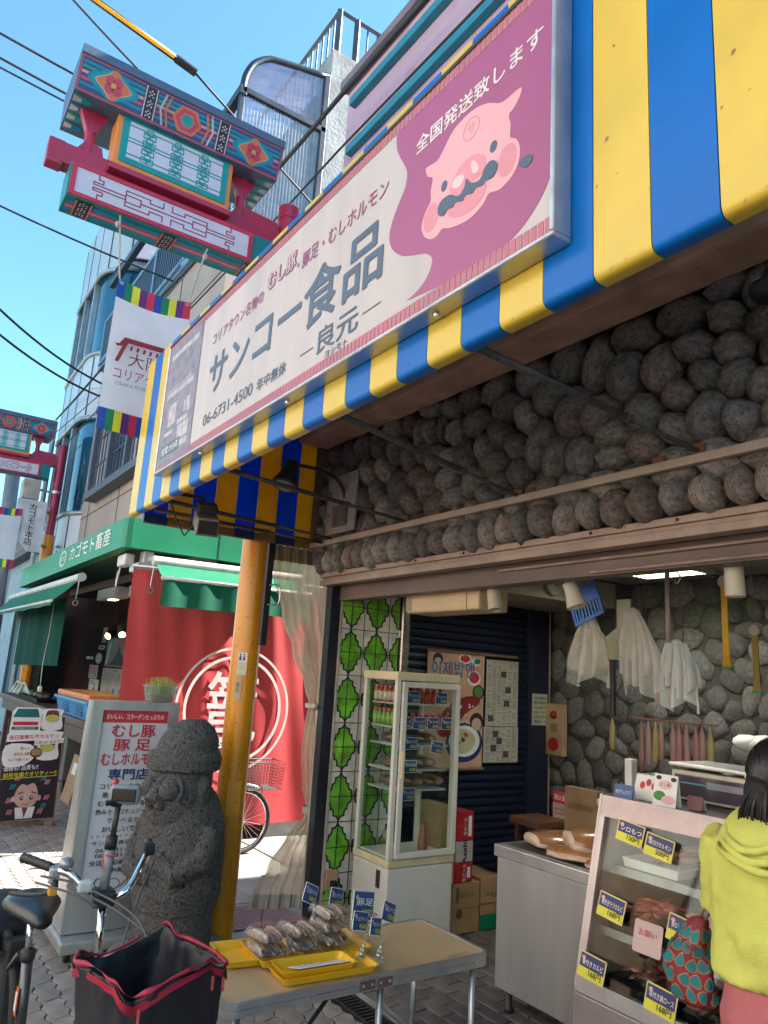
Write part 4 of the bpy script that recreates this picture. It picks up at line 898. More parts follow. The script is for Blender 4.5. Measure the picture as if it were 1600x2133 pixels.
# posters and stickers on the dark timber wall
WF = FY(2.944)
def poster(name, lab, cat, x0, z0, x1, z1, base, marks=(), texts=(), fr=WF, th=.004):
    o = B().rect(fr, x0, z0, x1, z1, 0, th).build(name, base); tag(o, lab, cat); WORLD[o.name] = Matrix.Identity(4)
    for pts, mm, d in marks: B().prism(fr, pts, th, th + d).build('print', mm, o)
    for (s, a, b_, h, w_, mm) in texts: text(s, fr, a, b_, h, w_, mm, o, th + .004, bold=.015)
    return o
TAN = mat('poster_tan', (.44, .30, .20), .6, var=.1); SKYB = mat('poster_sky', (.28, .38, .42), .6); PKK = mat('paper_pink', (.50, .30, .26), .6)
poster('woodland_poster', 'poster with a dark figure on a red sun inside the shop next door', 'poster', -11.75, 1.62, -10.25, 2.03, TAN,
       [([(-11.7, 1.85), (-10.9, 1.85), (-10.9, 2.0), (-11.7, 2.0)], SKYB, .001), (ell(-11.05, 1.93, .19, .085, 20), RED, .002),
        ([(-11.6, 1.64), (-11.3, 1.72), (-11.15, 1.82), (-11.05, 1.93), (-10.95, 1.82), (-10.75, 1.74), (-10.45, 1.66), (-10.5, 1.635)], INK, .003),
        ([(-11.72, 1.66), (-11.62, 1.66), (-11.48, 1.97), (-11.58, 1.97)], PLAST, .0025), ([(-10.6, 1.75), (-10.5, 1.75), (-10.35, 1.95), (-10.45, 1.95)], PLAST, .0025)],
       [('お肉の健康', -10.32, 1.83, .3, .06, PLAST)])
poster('price_poster', 'pale cream poster of small coloured figures under the red sun poster', 'poster', -11.8, 1.22, -10.3, 1.6, mat('poster_pink', (.52, .42, .36), .6),
       [([(-11.55, 1.54), (-10.55, 1.54), (-10.55, 1.585), (-11.55, 1.585)], PLAST, .001)] + [(ell(-11.4 + i * .32, 1.28, .07, .045, 12), mm, .001) for i, mm in enumerate((CO, MATS['ink_blue'], GREEN, RED))] +
       [([(-11.7 + i * .12, 1.36), (-11.69 + i * .12, 1.36), (-11.69 + i * .12, 1.52), (-11.7 + i * .12, 1.52)], INK, .001) for i in range(11)], [('肉と健康と長寿', -11.05, 1.562, .03, .9, INK)])
poster('narrow_notice', 'narrow pink notice strip high on the dark timber wall', 'notice', -12.1, 1.97, -11.85, 2.2, PKK, (), [('営業中', -11.98, 2.08, .03, .18, RED)])
poster('oval_sticker', 'dark oval sticker below the narrow pink notice', 'sticker', -12.25, 1.86, -11.85, 1.93, mat('sticker_slate', (.07, .08, .09), .5), [(ell(-12.05, 1.895, .17, .025, 20), PLAST, .001), (ell(-12.05, 1.895, .15, .02, 20), INK, .002)])
o = B().prism(WF, ell(-12.15, 1.73, .2, .085, 28), 0, .004).build('round_sticker', mat('sticker_red', (.55, .2, .15), .5)); tag(o, 'round white and red sticker on the dark timber wall', 'sticker')
B().prism(WF, ell(-12.15, 1.73, .17, .07, 28), .004, .005).build('print', mat('sticker_white', (.62, .5, .44), .5), o); text('正規取扱店', WF, -12.15, 1.73, .03, .3, RED, o, .009)
poster('yellow_label', 'small yellow and white label left of the round sticker', 'sticker', -12.95, 1.71, -12.5, 1.75, PLAST, [([(-12.74, 1.713), (-12.51, 1.713), (-12.51, 1.747), (-12.74, 1.747)], GOLD, .001)])
poster('security_sticker', 'red square security company sticker', 'sticker', -12.65, 1.42, -12.12, 1.62, PLAST, [([(-12.63, 1.48), (-12.14, 1.48), (-12.14, 1.615), (-12.63, 1.615)], RED, .001)], [('SECOM', -12.39, 1.45, .045, .46, INK)])
poster('hand_sticker', 'cream sticker of a hand holding a red circle', 'sticker', -12.55, 1.17, -11.95, 1.41, mat('sticker_cream', (.62, .54, .38), .5),
       [([(-12.54, 1.172), (-11.96, 1.172), (-11.96, 1.2), (-12.54, 1.2)], NAVY, .001), (smooth([(-12.45, 1.24), (-12.45, 1.3), (-12.4, 1.38), (-12.36, 1.33), (-12.3, 1.385), (-12.25, 1.33), (-12.2, 1.36), (-12.17, 1.28), (-12.2, 1.22), (-12.32, 1.205)], 3), INK, .001),
        (smooth([(-12.43, 1.245), (-12.43, 1.3), (-12.4, 1.36), (-12.35, 1.31), (-12.3, 1.365), (-12.26, 1.31), (-12.21, 1.34), (-12.19, 1.28), (-12.215, 1.23), (-12.32, 1.22)], 3), PLAST, .002), (ell(-12.24, 1.265, .055, .03, 14), RED, .003)])
# counter, crate, display under it
t = thing('timber_counter', 'dark red-brown counter in front of the neighbour shop', 'counter', (-11, 2.2, .14))
b = B(); b.bbox(-14.6, 1.98, .98, -8.3, 2.5, 1.06, .01); b.build('top', mat('counter_wood', (.11, .045, .035), .5, var=.2), t)
b = B(); b.bbox(-14.5, 2.02, .82, -8.4, 2.06, .975, .005); b.build('apron', MATS['counter_wood'], t)
for x in (-14.2, -11.4, -8.55):
    b = B(); b.bbox(x, 2.05, .14, x + .1, 2.15, .97, .006); b.build('leg', MATS['counter_wood'], t)
b = B(); b.box(-14.4, 2.45, .14, -8.4, 2.48, .9); b.build('back_board', mat('board_tan', (.14, .09, .065), .7), t)
t = thing('blue_crate', 'blue plastic crate with an orange lid on the timber counter', 'crate', (-9.2, 2.2, 1.06))
CRB = mat('crate_blue', (.04, .22, .52), .45, var=.08)
def taper_box(x0, y0, z0, x1, y1, z1, k, thick=.012):
    b = B(); o = [(x0 + k, y0 + k * .4, z0), (x1 - k, y0 + k * .4, z0), (x1 - k, y1 - k * .4, z0), (x0 + k, y1 - k * .4, z0), (x0, y0, z1), (x1, y0, z1), (x1, y1, z1), (x0, y1, z1)]
    b.add(o, [(0, 3, 2, 1), (0, 1, 5, 4), (1, 2, 6, 5), (2, 3, 7, 6), (3, 0, 4, 7)])
    i = [(x + (thick if x < (x0 + x1) / 2 else -thick), y + (thick if y < (y0 + y1) / 2 else -thick), z + (thick if z == z0 else 0)) for x, y, z in o]
    b.add(i, [(0, 1, 2, 3), (0, 4, 5, 1), (1, 5, 6, 2), (2, 6, 7, 3), (3, 7, 4, 0)])
    b.add([o[4], o[5], o[6], o[7], i[4], i[5], i[6], i[7]], [(0, 1, 5, 4), (1, 2, 6, 5), (2, 3, 7, 6), (3, 0, 4, 7)])
    return b
b = taper_box(-10.1, 2.0, 1.062, -8.42, 2.42, 1.26, .08); b.build('tub', CRB, t)
b = B(); b.bbox(-10.13, 1.98, 1.225, -8.4, 2.44, 1.262, .008); b.build('rim', CRB, t)
b = B(); b.bbox(-10.05, 2.0, 1.263, -8.45, 2.42, 1.33, .02, 2); b.build('lid', mat('lid_orange', (.62, .20, .05), .5, var=.1), t)
for x in (-9.7, -9.0):
    for z in (1.1, 1.13, 1.16, 1.19):
        b = B(); b.box(x, 2.0, z, x + .3, 2.016, z + .012); b.build('slot', mat('slot_dark_blue', (.02, .10, .25), .6), t)
t = thing('steel_cabinet', 'grey framed cabinet with green glass under the timber counter', 'cabinet', (-10.3, 2.1, .14))
b = B(); b.bbox(-11.2, 2.1, .3, -9.6, 2.42, .8, .01); b.build('body', mat('cab_grey', (.16, .16, .15), .5, .3), t)
b = B(); b.box(-11.1, 2.09, .36, -9.75, 2.1, .74); b.build('door_pane', mat('cab_green', (.01, .09, .06), .2), t)
for x in (-11.1, -9.7):
    b = B(); b.lathe((x, 2.15, .22), [(.07, -.02), (.07, .02)], 14, (0, 1, 0)); b.build('caster', BLACK, t)
t = thing('plywood_board', 'tan plywood piece leaning under the counter', 'board', (-9.2, 2.1, .14))
M = Matrix.Translation((-9.15, 2.06, .14)) @ Matrix.Rotation(R(-10), 4, 'X')
b = B(); b.bbox(-.2, 0, 0, .22, .02, .5, .003, 1, M); b.build('board', mat('ply', (.42, .26, .13), .7), t)
b = B(); b.box(-.08, -.003, .3, .1, -.001, .42, M); b.build('paper', PLAST, t)
t = thing('fish_basket', 'dark tray of red produce behind the orange post at the left edge', 'tray', (-12.4, 2.2, 1.06))
b = taper_box(-13.2, 2.05, 1.062, -11.6, 2.4, 1.12, .04); b.build('tray', BLACK, t)
for i in range(16):
    b = B(); b.blob((-13.1 + i * .09, 2.15 + rnd.uniform(0, .12), 1.14), .07, .06, .05, 1, .3, 2, i); b.build('produce', [mat('produce_red', (.30, .04, .03), .5), mat('produce_dark', (.05, .03, .03), .5), mat('produce_green', (.12, .2, .03), .5)][i % 3 if i < 9 else 1], t, True)
# hand-made A-frame board
t = thing('menu_a_frame', 'black A-frame menu board with cartoon drawings at the left edge', 'sign', (-8.7, 1.6, 0), 0)
AFo = Fr((-8.62, 1.60, .08), Vector((-.18, 1, 0)), Vector((-.12, 0, 1)))
b = B(); b.rect(AFo, -.30, 0, .27, .62, -.02, 0); bd = b.build('board', mat('chalk_black', (.018, .018, .026), .5), t)
b = B(); b.rect(AFo, -.30, .62, .27, 1.0, -.02, -.001); b.build('board_top', MATS['chalk_black'], t)
b = B(); b.rect(AFo, -.31, -.015, .28, .0, -.03, .004); b.rect(AFo, .27, 0, .282, .9, -.03, .002); b.build('frame', mat('frame_wood', (.26, .17, .10), .7), t)
for a in (-.27, .24):
    b = B(); b.rect(AFo, a - .03, -.085, a + .03, -.01, -.05, 0); b.build('foot', mat('foot_wood', (.30, .24, .18), .8), t)
b = B(); b.add([AFo(-.28, .95, -.02), AFo(.25, .95, -.02), AFo(.25, -.06, -.35), AFo(-.28, -.06, -.35)], [(0, 1, 2, 3)]); b.build('rear_leg', MATS['frame_wood'], t)
DK = lambda pts, mm, d0, d: B().prism(AFo, pts, d0, d).build('cutout', mm, bd)
WHT = PLAST; TQD = mat('tile_teal', (.02, .16, .16), .5); BRC = mat('cow_brown', (.16, .06, .03), .6); LIME = mat('muzzle_lime', (.55, .58, .12), .6)
DK([(-.29, .78), (.02, .78), (.02, 1.08), (-.02, 1.1), (-.24, 1.1), (-.28, 1.06)], WHT, 0, .004)
DK([(-.27, 1.0), (.0, 1.0), (-.03, 1.085), (-.23, 1.085)], TQD, .004, .007)
DK([(-.26, .92), (-.01, .92), (-.01, .955), (-.26, .955)], RED, .004, .006); DK([(-.27, .875), (.0, .875), (.0, .905), (-.27, .905)], TQD, .004, .007)
text('KOREA TOWN', AFo, -.135, .89, .016, .2, PLAST, bd, .0105)
for xx, yy2, s in ((.13, 1.0, 1.0), (.12, .7, 1.05)):
    DK(smooth([(xx - .09 * s, yy2 - .12), (xx - .1 * s, yy2 + .02), (xx - .11 * s, yy2 + .08), (xx, yy2 + .09), (xx + .11 * s, yy2 + .08), (xx + .1 * s, yy2 + .01), (xx + .11 * s, yy2 - .12)], 3), WHT, 0, .004)
    DK(smooth([(xx - .06 * s, yy2 - .02), (xx - .06 * s, yy2 + .06), (xx, yy2 + .075), (xx + .06 * s, yy2 + .06), (xx + .06 * s, yy2 - .02)], 3), BRC, .004, .007)
    DK(ell(xx, yy2 - .01, .072 * s, .038, 20), LIME, .007, .01)
    for e in (-.02, .02): DK(ell(xx + e, yy2 + .002, .004, .003, 8), INK, .01, .0115)
    for e in (-.03, .03): DK(ell(xx + e, yy2 + .045, .007, .009, 8), INK, .007, .0105)
DK([(-.3, .755), (.25, .775), (.27, .85), (.1, .87), (-.3, .83)], WHT, .0045, .0085)
DK([(-.02, .715), (.28, .74), (.28, .79), (-.02, .77)], WHT, .0047, .0088)
text('毎日新鮮な牛ホルモン', AFo, -.03, .805, .045, .5, RED, bd, .0135, bold=.01, rot=R(2)); text('入荷しています!!', AFo, .12, .75, .034, .28, mat('ink_maroon', (.35, .03, .05), .5), bd, .0135, rot=R(3))
DK(smooth([(-.3, .53), (-.15, .51), (-.04, .56), (.0, .62), (-.02, .7), (-.1, .735), (-.3, .72)], 3), WHT, .001, .006)
text('安い!', AFo, -.11, .69, .035, .09, CO, bd, .01, bold=.02); text('品切れ注意!', AFo, -.13, .635, .03, .16, CO, bd, .01, bold=.02); text('なんでも聞いてね!', AFo, -.16, .58, .03, .2, CO, bd, .01, bold=.015)
DK(ell(.01, .645, .062, .05, 20), mat('bowl_brown', (.12, .05, .03), .5), .006, .009); DK(ell(.01, .65, .05, .036, 18), mat('stew', (.42, .26, .17), .6), .009, .011)
text('価格も! 品質も!!', AFo, -.12, .5, .05, .34, PLAST, bd, .006, bold=.02, rot=R(2)); text('卸売市場クオリティー!!', AFo, -.02, .435, .05, .53, mat('ink_yellow', (.75, .72, .02), .5), bd, .006, bold=.02, rot=R(2))
b = B(); b.line(AFo, [(-.3, .395), (.25, .41)], .006, 0, .003); b.build('rule', MATS['ink_yellow'], bd)
# generic drawn face
SKN = mat('drawn_skin', (.62, .42, .33), .6)
DK(smooth([(-.16, .2), (-.17, .3), (-.1, .385), (0, .4), (.07, .36), (.1, .26), (.09, .2)], 3), INK, .0005, .003)
DK(smooth([(-.14, .18), (-.14, .27), (-.09, .34), (-.035, .325), (.03, .345), (.075, .27), (.08, .18), (.03, .12), (-.08, .12)], 3), SKN, .003, .005)
for e in (-.155, .098): DK(ell(e, .2, .022, .028, 12), SKN, .003, .0045)
for e in (-.075, .02): DK(ell(e, .205, .018, .02, 14), INK, .005, .0065)
for e in (-.072, .023): DK(ell(e, .21, .007, .008, 10), PLAST, .0065, .0075)
b = B(); b.line(AFo, [(-.06, .15), (-.03, .14), (.0, .15)], .005, .005, .007); b.line(AFo, [(-.11, .25), (-.07, .26)], .01, .005, .007); b.line(AFo, [(.02, .26), (.06, .25)], .01, .005, .007); b.build('drawn_line', INK, bd)
DK([(-.13, .12), (-.06, .115), (-.03, .01), (-.11, .01)], WHT, .003, .006); DK([(.07, .12), (.0, .115), (-.03, .01), (.05, .01)], WHT, .003, .006); DK([(-.055, .115), (-.005, .115), (-.03, .01)], mat('tie_plum', (.2, .04, .1), .5), .002, .005)
for i, (xx, zz, mm) in enumerate(((-.22, .17, PIGD), (-.2, .3, TQ), (.15, .18, PIGD), (.13, .1, TQ), (-.2, .06, PIGD), (.1, .05, PIGD), (-.16, .38, PIGD), (.1, .37, TQ), (.14, .33, PIGD))):
    b = B()
    for k in range(3): b.line(AFo, [(xx + k * .018, zz), (xx + k * .018 + .014, zz + .04)], .008, 0, .003)
    b.build('drawn_dash', mm, bd)

# ------------------------------------------------------------------ white bay-window building and things beyond
TILE = mat('white_cladding', (.52, .55, .62), .35, var=.06, scale=1.2); JNT = mat('cladding_joint', (.06, .08, .11), .6)
BGL = mat('blue_glass', (.03, .16, .26), .06, .3, var=.3, scale=.8, coat=.3); ALW = mat('bay_frame', (.40, .44, .47), .35, .5)
wb = thing('bay_window_building', 'white clad building with curved blue bay windows beyond the beige wall', 'building', (-15, 2.5, 0))
plan = [(-16.9, 9.0), (-16.9, 2.95), (-16.6, 2.6), (-16.2, 2.48)] + [(-16.2 + i * .4, 2.46) for i in range(1, 6)] + [(-13.95, 2.52), (-13.65, 2.7), (-13.46, 2.98), (-13.44, 9.0)]
def wall_band(z0, z1, off, name, mm):
    b = B(); n = len(plan); P = []
    for i, (x, y) in enumerate(plan):
        P.append((x, y + off))
    b.add([(x, y, z0) for x, y in P] + [(x, y, z1) for x, y in P], [(i, i + 1, i + 1 + n, i + n) for i in range(n - 1)]); b.add([(x, y, z1) for x, y in P], [tuple(range(n))]); return b.build(name, mm, wb, True, auto=35)
for z0, z1 in ((3.0, 4.2), (6.05, 7.3), (9.05, 10.55)): wall_band(z0, z1, 0, 'cladding', TILE)
for z0, z1 in ((4.2, 6.05), (7.3, 9.05)): wall_band(z0, z1, .07, 'bay_glass', BGL)
for z in (4.2, 6.0, 7.28, 9.0):
    b = B(); b.tube([(x, y - .01, z + .03) for x, y in plan[1:-1]], .045, 6); b.build('bay_sill', ALW, wb, True)
for x, y in plan[2:-1:1]:
    for z0, z1 in ((4.2, 6.05), (7.3, 9.05)):
        if (round(x * 10)) % 8 < 5: continue
        b = B(); b.box(x - .05, y - .01, z0, x + .05, y + .09, z1); b.build('mullion', ALW, wb)
for x, y in ((-16.2, 2.48), (-15.4, 2.46), (-14.6, 2.46), (-13.95, 2.52), (-13.56, 2.82)):
    for z0, z1 in ((3.0, 4.2), (6.1, 7.25), (9.1, 10.5)):
        b = B(); b.box(x, y - .008, z0, x + .018, y + .02, z1); b.build('cladding_joint', JNT, wb)
for z in (6.6, 3.4):
    b = B(); b.tube([(x, y + .004, z) for x, y in plan[1:-1]], .008, 4); b.build('cladding_joint', JNT, wb)
text('店', FY(2.445), -14.2, 3.5, .42, .3, INK, wb, .012, bold=.01)
t = thing('utility_pole', 'thick pale concrete utility pole at the left edge behind the gate', 'pole', (-17.5, 2.0, 0))
b = B(); b.tube([(-17.5, 2.1, 0), (-17.5, 1.9, 5.6)], [.17, .145], 18); b.build('shaft', mat('pole_concrete', (.30, .31, .33), .8, var=.1), t, True)
t = thing('hanging_shop_sign', 'white pointed hanging sign with black lettering on the far gate post', 'sign', (-14.0, 1.9, 3.45))
HF = FX(-13.94)
b = B(); b.prism(HF, [(1.66, 4.36), (2.14, 4.36), (2.14, 3.46), (1.93, 3.46), (1.66, 3.74)], -.07, 0); b.build('sign_box', mat('hang_white', (.60, .62, .70), .4), t)
text('カ\nゴ\nモ\nト\n本\n店', HF, 1.92, 3.93, .72, .13, INK, t, .003, bold=.02)
for zz in (4.2, 3.6): B().tube([(-13.97, 2.14, zz), (-14.15, 2.25, zz)], .03).build('bracket', ORANGE, t)
t = thing('speaker_box', 'beige metal box strapped to the far gate post', 'box', (-14.1, 1.95, 4.4))
b = B(); b.bbox(-14.4, 1.72, 4.4, -14.05, 2.0, 4.75, .01); b.build('box', mat('box_beige', (.42, .38, .34), .5), t)
b = B(); b.tube([(-14.15, 2.0, 4.6), (-14.2, 2.28, 4.6)], .02); b.lathe((-14.2, 2.28, 4.58), [(.1, 0), (.1, .05)], 16); b.build('strap', ALU, t)
t = thing('street_light', 'small grey street light arm above the far gate', 'lamp', (-16, 1.9, 6))
b = B(); b.tube([(-16, 2.35, 0), (-16, 2.35, 6.45)], .05, 8); b.tube([(-16, 2.35, 6.42), (-16, 1.95, 6.38)], .03, 6); b.build('mast', mat('light_grey_metal', (.35, .38, .42), .5, .4), t)
b = B(); b.bbox(-16.1, 1.85, 6.27, -15.9, 2.05, 6.36, .02); b.build('lamp_head', mat('lamp_white', (.6, .62, .65), .4), t)
t = thing('white_cottage', 'white house with a timber window beyond the green awning', 'house', (-19, 2.9, 0))
b = B(); b.box(-22, 2.75, 0, -16.95, 7, 4.0); b.build('wall', mat('cottage_white', (.55, .57, .60), .8), t)
b = B(); b.bbox(-18.4, 2.7, 2.2, -17.4, 2.76, 3.5, .01); b.build('window_frame', mat('window_timber', (.45, .28, .14), .6), t)
b = B(); b.box(-18.3, 2.69, 2.28, -17.5, 2.7, 3.42); b.build('pane', MATS['pane_dark'], t)
b = B(); b.prism(FX(-16.95), [(2.5, 3.95), (7, 3.95), (7, 4.1), (4.8, 4.9), (2.5, 4.1)], -5.2, 0); b.build('roof', mat('roof_tile', (.16, .14, .13), .7), t)
b = B(); b.tube([(-17.1, 2.68, 0), (-17.1, 2.68, 4)], .05, 8); b.build('downpipe', mat('pipe_brown', (.18, .10, .08), .6), t)
t = thing('far_house', 'low brown house with grey roof far down the street', 'house', (-27, 3.4, 0))
b = B(); b.box(-30, 3.2, 0, -24, 8, 5.2); b.build('wall', mat('far_brown', (.33, .25, .20), .8), t)
b = B(); b.bbox(-30.2, 2.9, 5.2, -23.7, 8, 5.5, .02); b.build('roof', mat('far_roof', (.28, .28, .26), .7), t)
for x in (-29, -27.2, -25.4):
    b = B(); b.box(x, 3.18, 3.4, x + 1, 3.2, 4.6); b.build('window', MATS['pane_dark'], t)
t = thing('tall_far_block', 'pale apartment block far down the street', 'building', (-40, 7, 0))
b = B(); b.box(-46, 5.2, 0, -36, 14, 8.5); b.build('wall', mat('far_pale', (.5, .5, .5), .8), t)
for j in range(3):
    for i in range(5):
        b = B(); b.box(-45.5 + i * 1.9, 5.17, 1.2 + j * 2.4, -44.4 + i * 1.9, 5.2, 2.6 + j * 2.4); b.build('window', MATS['pane_dark'], t)
# far banner on the second gate
fb = banner(-13.9, 'white banner at the far left edge under the far gate', 1.2, 1.75)
# ------------------------------------------------------------------ overhead cables
def cable(pts, r, lab, m=WIRE, sag=.0, group='overhead cables'):
    P = []
    for i in range(len(pts) - 1):
        a, c = Vector(pts[i]), Vector(pts[i + 1])
        for k in range(10):
            u = k / 10; p = a.lerp(c, u); p.z -= sag * 4 * u * (1 - u); P.append(p)
    P.append(Vector(pts[-1]))
    o = B().tube(P, r, 6).build('overhead_cable', m, None, True); return tag(o, lab, 'cable', group)
cable([(-9, -4, 9.6), (-9, 2.6, 8.78)], .016, 'upper black cable crossing the sky to the left roof of the near gate', sag=.12)
cable([(-9, -4, 9.3), (-9, 2.6, 8.45)], .016, 'black cable just below the uppermost at the top left', sag=.12)
cable([(-9, -4, 9.12), (-9.05, 2.6, 8.4)], .012, 'lowest of the three black cables at the top left', sag=.12)
cable([(-8, -3, 10.6), (-8, 0.2, 9.3), (-8, 2.5, 8.0)], .014, 'black cable running down behind the gate roof from the top edge', sag=.05)
cable([(-9, -2, 7.2), (-9, 2.5, 6.6)], .012, 'thin cable left of the gate lantern box', sag=.1)
cable([(-9.4, -3.5, 7.3), (-9.6, .5, 5.85), (-11.2, 2.3, 5.75)], .015, 'upper of two black service cables running to the insulator', sag=.1)
cable([(-9.4, -3.5, 6.95), (-9.6, .5, 5.55), (-11.2, 2.35, 5.55)], .015, 'lower of two black service cables running to the insulator', sag=.1)
cable([(-4.2, 2.2, 5.95), (-9.0, 2.35, 6.4), (-16, 2.35, 6.5)], .02, 'thick black cable from the pink wall along the building fronts', sag=.05)
cable([(3, 2.3, 6.05), (-4.2, 2.2, 5.95)], .026, 'heavy black cable bundle under the coping of the pink wall', sag=.02)
cable([(3, 2.33, 5.65), (-4.4, 2.3, 5.62), (-9, 2.4, 5.8), (-16, 2.36, 5.6)], .01, 'thin cable along the lower teal trim of the pink wall', sag=.03)
cable([(-6.2, 2.45, 5.0), (-9.3, 2.45, 5.9), (-16, 2.36, 6.2)], .009, 'thin slack cable below the balcony of the beige building', sag=.04)
cable([(-6, 1.56, 7.1), (-6.6, 3.2, 6.75), (-7.4, 4.4, 6.6)], .012, 'single grey guy wire ending in a yellow striped guard')
t = tag(B().tube([(-6, .1, 7.42), (-6, 1.5, 7.115)], .03, 10).build('cable_guard', mat('guard_black', (.03, .03, .035), .5), None, True), 'black and yellow guard tube on the wire above the gate', 'cable guard')
for i in range(1):
    b = B(); b.tube([(-5.965, .1, 7.39), (-5.965, 1.36, 7.116)], .014, 8); b.build('yellow_strip', YEL2, t)
b = B(); b.tube([(-6, 1.38, 7.142), (-6, 1.58, 7.097)], .04, 10); b.build('guard_end', BLACK, t)
t = thing('cable_insulator', 'white insulator and bracket holding black cables on the beige wall', 'insulator', (-11.2, 2.45, 5.6))
b = B(); b.tube([(-11.2, 2.62, 5.66), (-11.2, 2.2, 5.66)], .03, 8); b.build('arm', mat('rust', (.22, .09, .045), .8), t)
for y in (2.25, 2.4):
    b = B(); b.lathe((-11.2, y, 5.68), [(.03, 0), (.06, .02), (.03, .04), (.06, .06), (.03, .1)], 12); b.build('disc', PLAST, t, True)
b = B(); b.tube(smooth([(-11.2, 2.3, 5.62), (-11.1, 2.25, 5.35), (-11.3, 2.35, 5.2), (-11.9, 2.5, 5.3)], 4, False), .025, 6); b.build('loop', WIRE, t)

t = thing('blue_tarp', 'dark blue tarpaulin hanging behind the far orange post at the left edge', 'tarp', (-15.5, 2.3, .9))
b = B(); b.grid(lambda u, v: (-17.2 + u * 2.9, 2.35 + .05 * math.sin(u * 16) - .35 * (1 - abs(2 * v - 1)) * 0, .85 + v * 1.75), 40, 6); b.build('sheet', mat('tarp_blue', (.012, .075, .13), .5, var=.2, streak=True), t, True)
b = B(); b.add([(-17.2, 1.7, 2.42), (-14.3, 1.7, 2.42), (-14.3, 2.4, 2.66), (-17.2, 2.4, 2.66)], [(0, 1, 2, 3)]); b.build('canopy', mat('tarp_sky', (.02, .14, .28), .5), t)
t = thing('bag_heap', 'heap of pale plastic tubing and bags on the counter at the left edge', 'bags', (-13.9, 2.2, 1.06))
for i in range(9):
    b = B(); x = -14.4 + i * .11; b.tube(smooth([(x, 2.1, 1.08), (x + .1, 2.15, 1.17 + .05 * (i % 3)), (x + .35, 2.2, 1.12), (x + .5, 2.3, 1.08)], 4, False), .022, 8); b.build('tube', mat('tube_pale', (.5, .55, .5), .4), t, True)
# ------------------------------------------------------------------ unseen houses added across the street to bounce sunlight onto the shop front
for i, (x0, x1, h, cc, lab) in enumerate(((-16, -9.2, 6.2, (.70, .66, .60), 'unseen cream house added across the street to bounce sunlight, far one'), (-9.1, -2.2, 6.9, (.76, .74, .70), 'unseen white house added across the street to bounce sunlight, opposite the gate'), (-2.1, 6.0, 6.4, (.72, .67, .59), 'unseen beige house added across the street to bounce sunlight, opposite the meat case'))):
    t = thing('added_bounce_house', lab, 'house', ((x0 + x1) / 2, -4.6, 0), group='added bounce houses across the street')
    b = B(); b.box(x0, -9, 0, x1, -4.4, h); b.build('wall', mat('opposite_wall_%d' % i, cc, .85, var=.06, scale=1), t)
    b = B(); b.bbox(x0 - .05, -9.1, h, x1 + .05, -4.25, h + .18, .02); b.build('roof', mat('opposite_roof', (.2, .19, .18), .7), t)
    x = x0 + .7
    while x < x1 - 1.3:
        b = B(); b.bbox(x - .06, -4.42, 3.34, x + 1.16, -4.36, 4.86, .01); w_ = b.build('window', ALU, t)
        b = B(); b.box(x, -4.37, 3.4, x + 1.1, -4.352, 4.8); b.build('pane', MATS['pane_dark'], w_)
        b = B(); b.bbox(x - .06, -4.43, .02, x + 1.5, -4.36, 2.3, .01); d_ = b.build('door', mat('opposite_door', (.3, .2, .13), .6), t)
        x += 2.2
# ------------------------------------------------------------------ lightbox stand with menu
LB = thing('menu_stand', 'stainless steel menu stand with red and blue lettering behind the stone statue', 'sign', (-5.1, 1.46, 0))
MX = -4.93
b = B(); b.prism(FY(1.195), [(-5.03, 1.455), (MX, 1.455), (MX, .13), (-5.2, .13)], -.55, 0); b.build('cabinet', STEEL, LB)
F = FX(MX)
b = B()
for a in ((1.195, .13, 1.262, 1.455), (1.678, .13, 1.745, 1.455), (1.262, 1.40, 1.678, 1.455), (1.262, .13, 1.678, .33)): b.rect(F, *a, -.01, .022)
b.build('frame', STEEL, LB)
b = B(); b.rect(F, 1.262, .33, 1.678, 1.40, -.005, .006); fc = b.build('face', mat('menu_white', (.60, .61, .66), .4, var=.03), LB)
b = B(); b.rect(F, 1.262, 1.325, 1.678, 1.40, .006, .0075); b.build('header_band', RED, fc)
b = B(); b.bbox(-5.56, 1.17, .06, -4.78, 1.78, .125, .01); b.build('base_plate', STEEL, LB)
for x in (-5.48, -4.86):
    for y in (1.23, 1.72):
        b = B(); b.lathe((x, y - .015, .032), [(.03, 0), (.032, .005), (.032, .025), (.03, .03)], 16, (0, 1, 0)); b.build('caster', BLACK, LB, True, auto=40)
c = 1.47
def T(s, z, h, w_, m, bold=.0, y=c): text(s, F, y, z, h, w_, m, fc, .012, bold=bold)
T('おいしい、コラーゲンたっぷりの', 1.362, .032, .36, PLAST, .02)
for s, z, h, w_ in (('むし豚', 1.275, .075, .27), ('豚 足', 1.19, .07, .23), ('むしホルモン', 1.105, .07, .36)): T(s, z, h, w_, RED, .035)
T('専門店', 1.015, .065, .25, NAVY, .035)
for s, z, w_ in (('コリアンタウンで', .945, .33), ('是非一度、お試し', .895, .29), ('むし豚を食べると', .845, .33), ('酢みそとコチュジャン', .795, .34), ('で食べると', .745, .2), ('おいしいです', .695, .24)): T(s, z, .032, w_, INK, .02)
b = B()
for i in range(11): b.prism(F, ell(1.3 + i * .034, .655, .008, .007, 8), .006, .008)
b.build('pig_dots', PIGD, fc)
for s, z, w_, h in (('サンコー食品(良元)', .615, .34, .03), ('06-6731-4500', .575, .28, .022), ('06-6731-4501', .545, .28, .022), ('全国宅配承ります', .505, .34, .03), ('年中無休', .46, .18, .03)): T(s, z, h, w_, INK, .018)
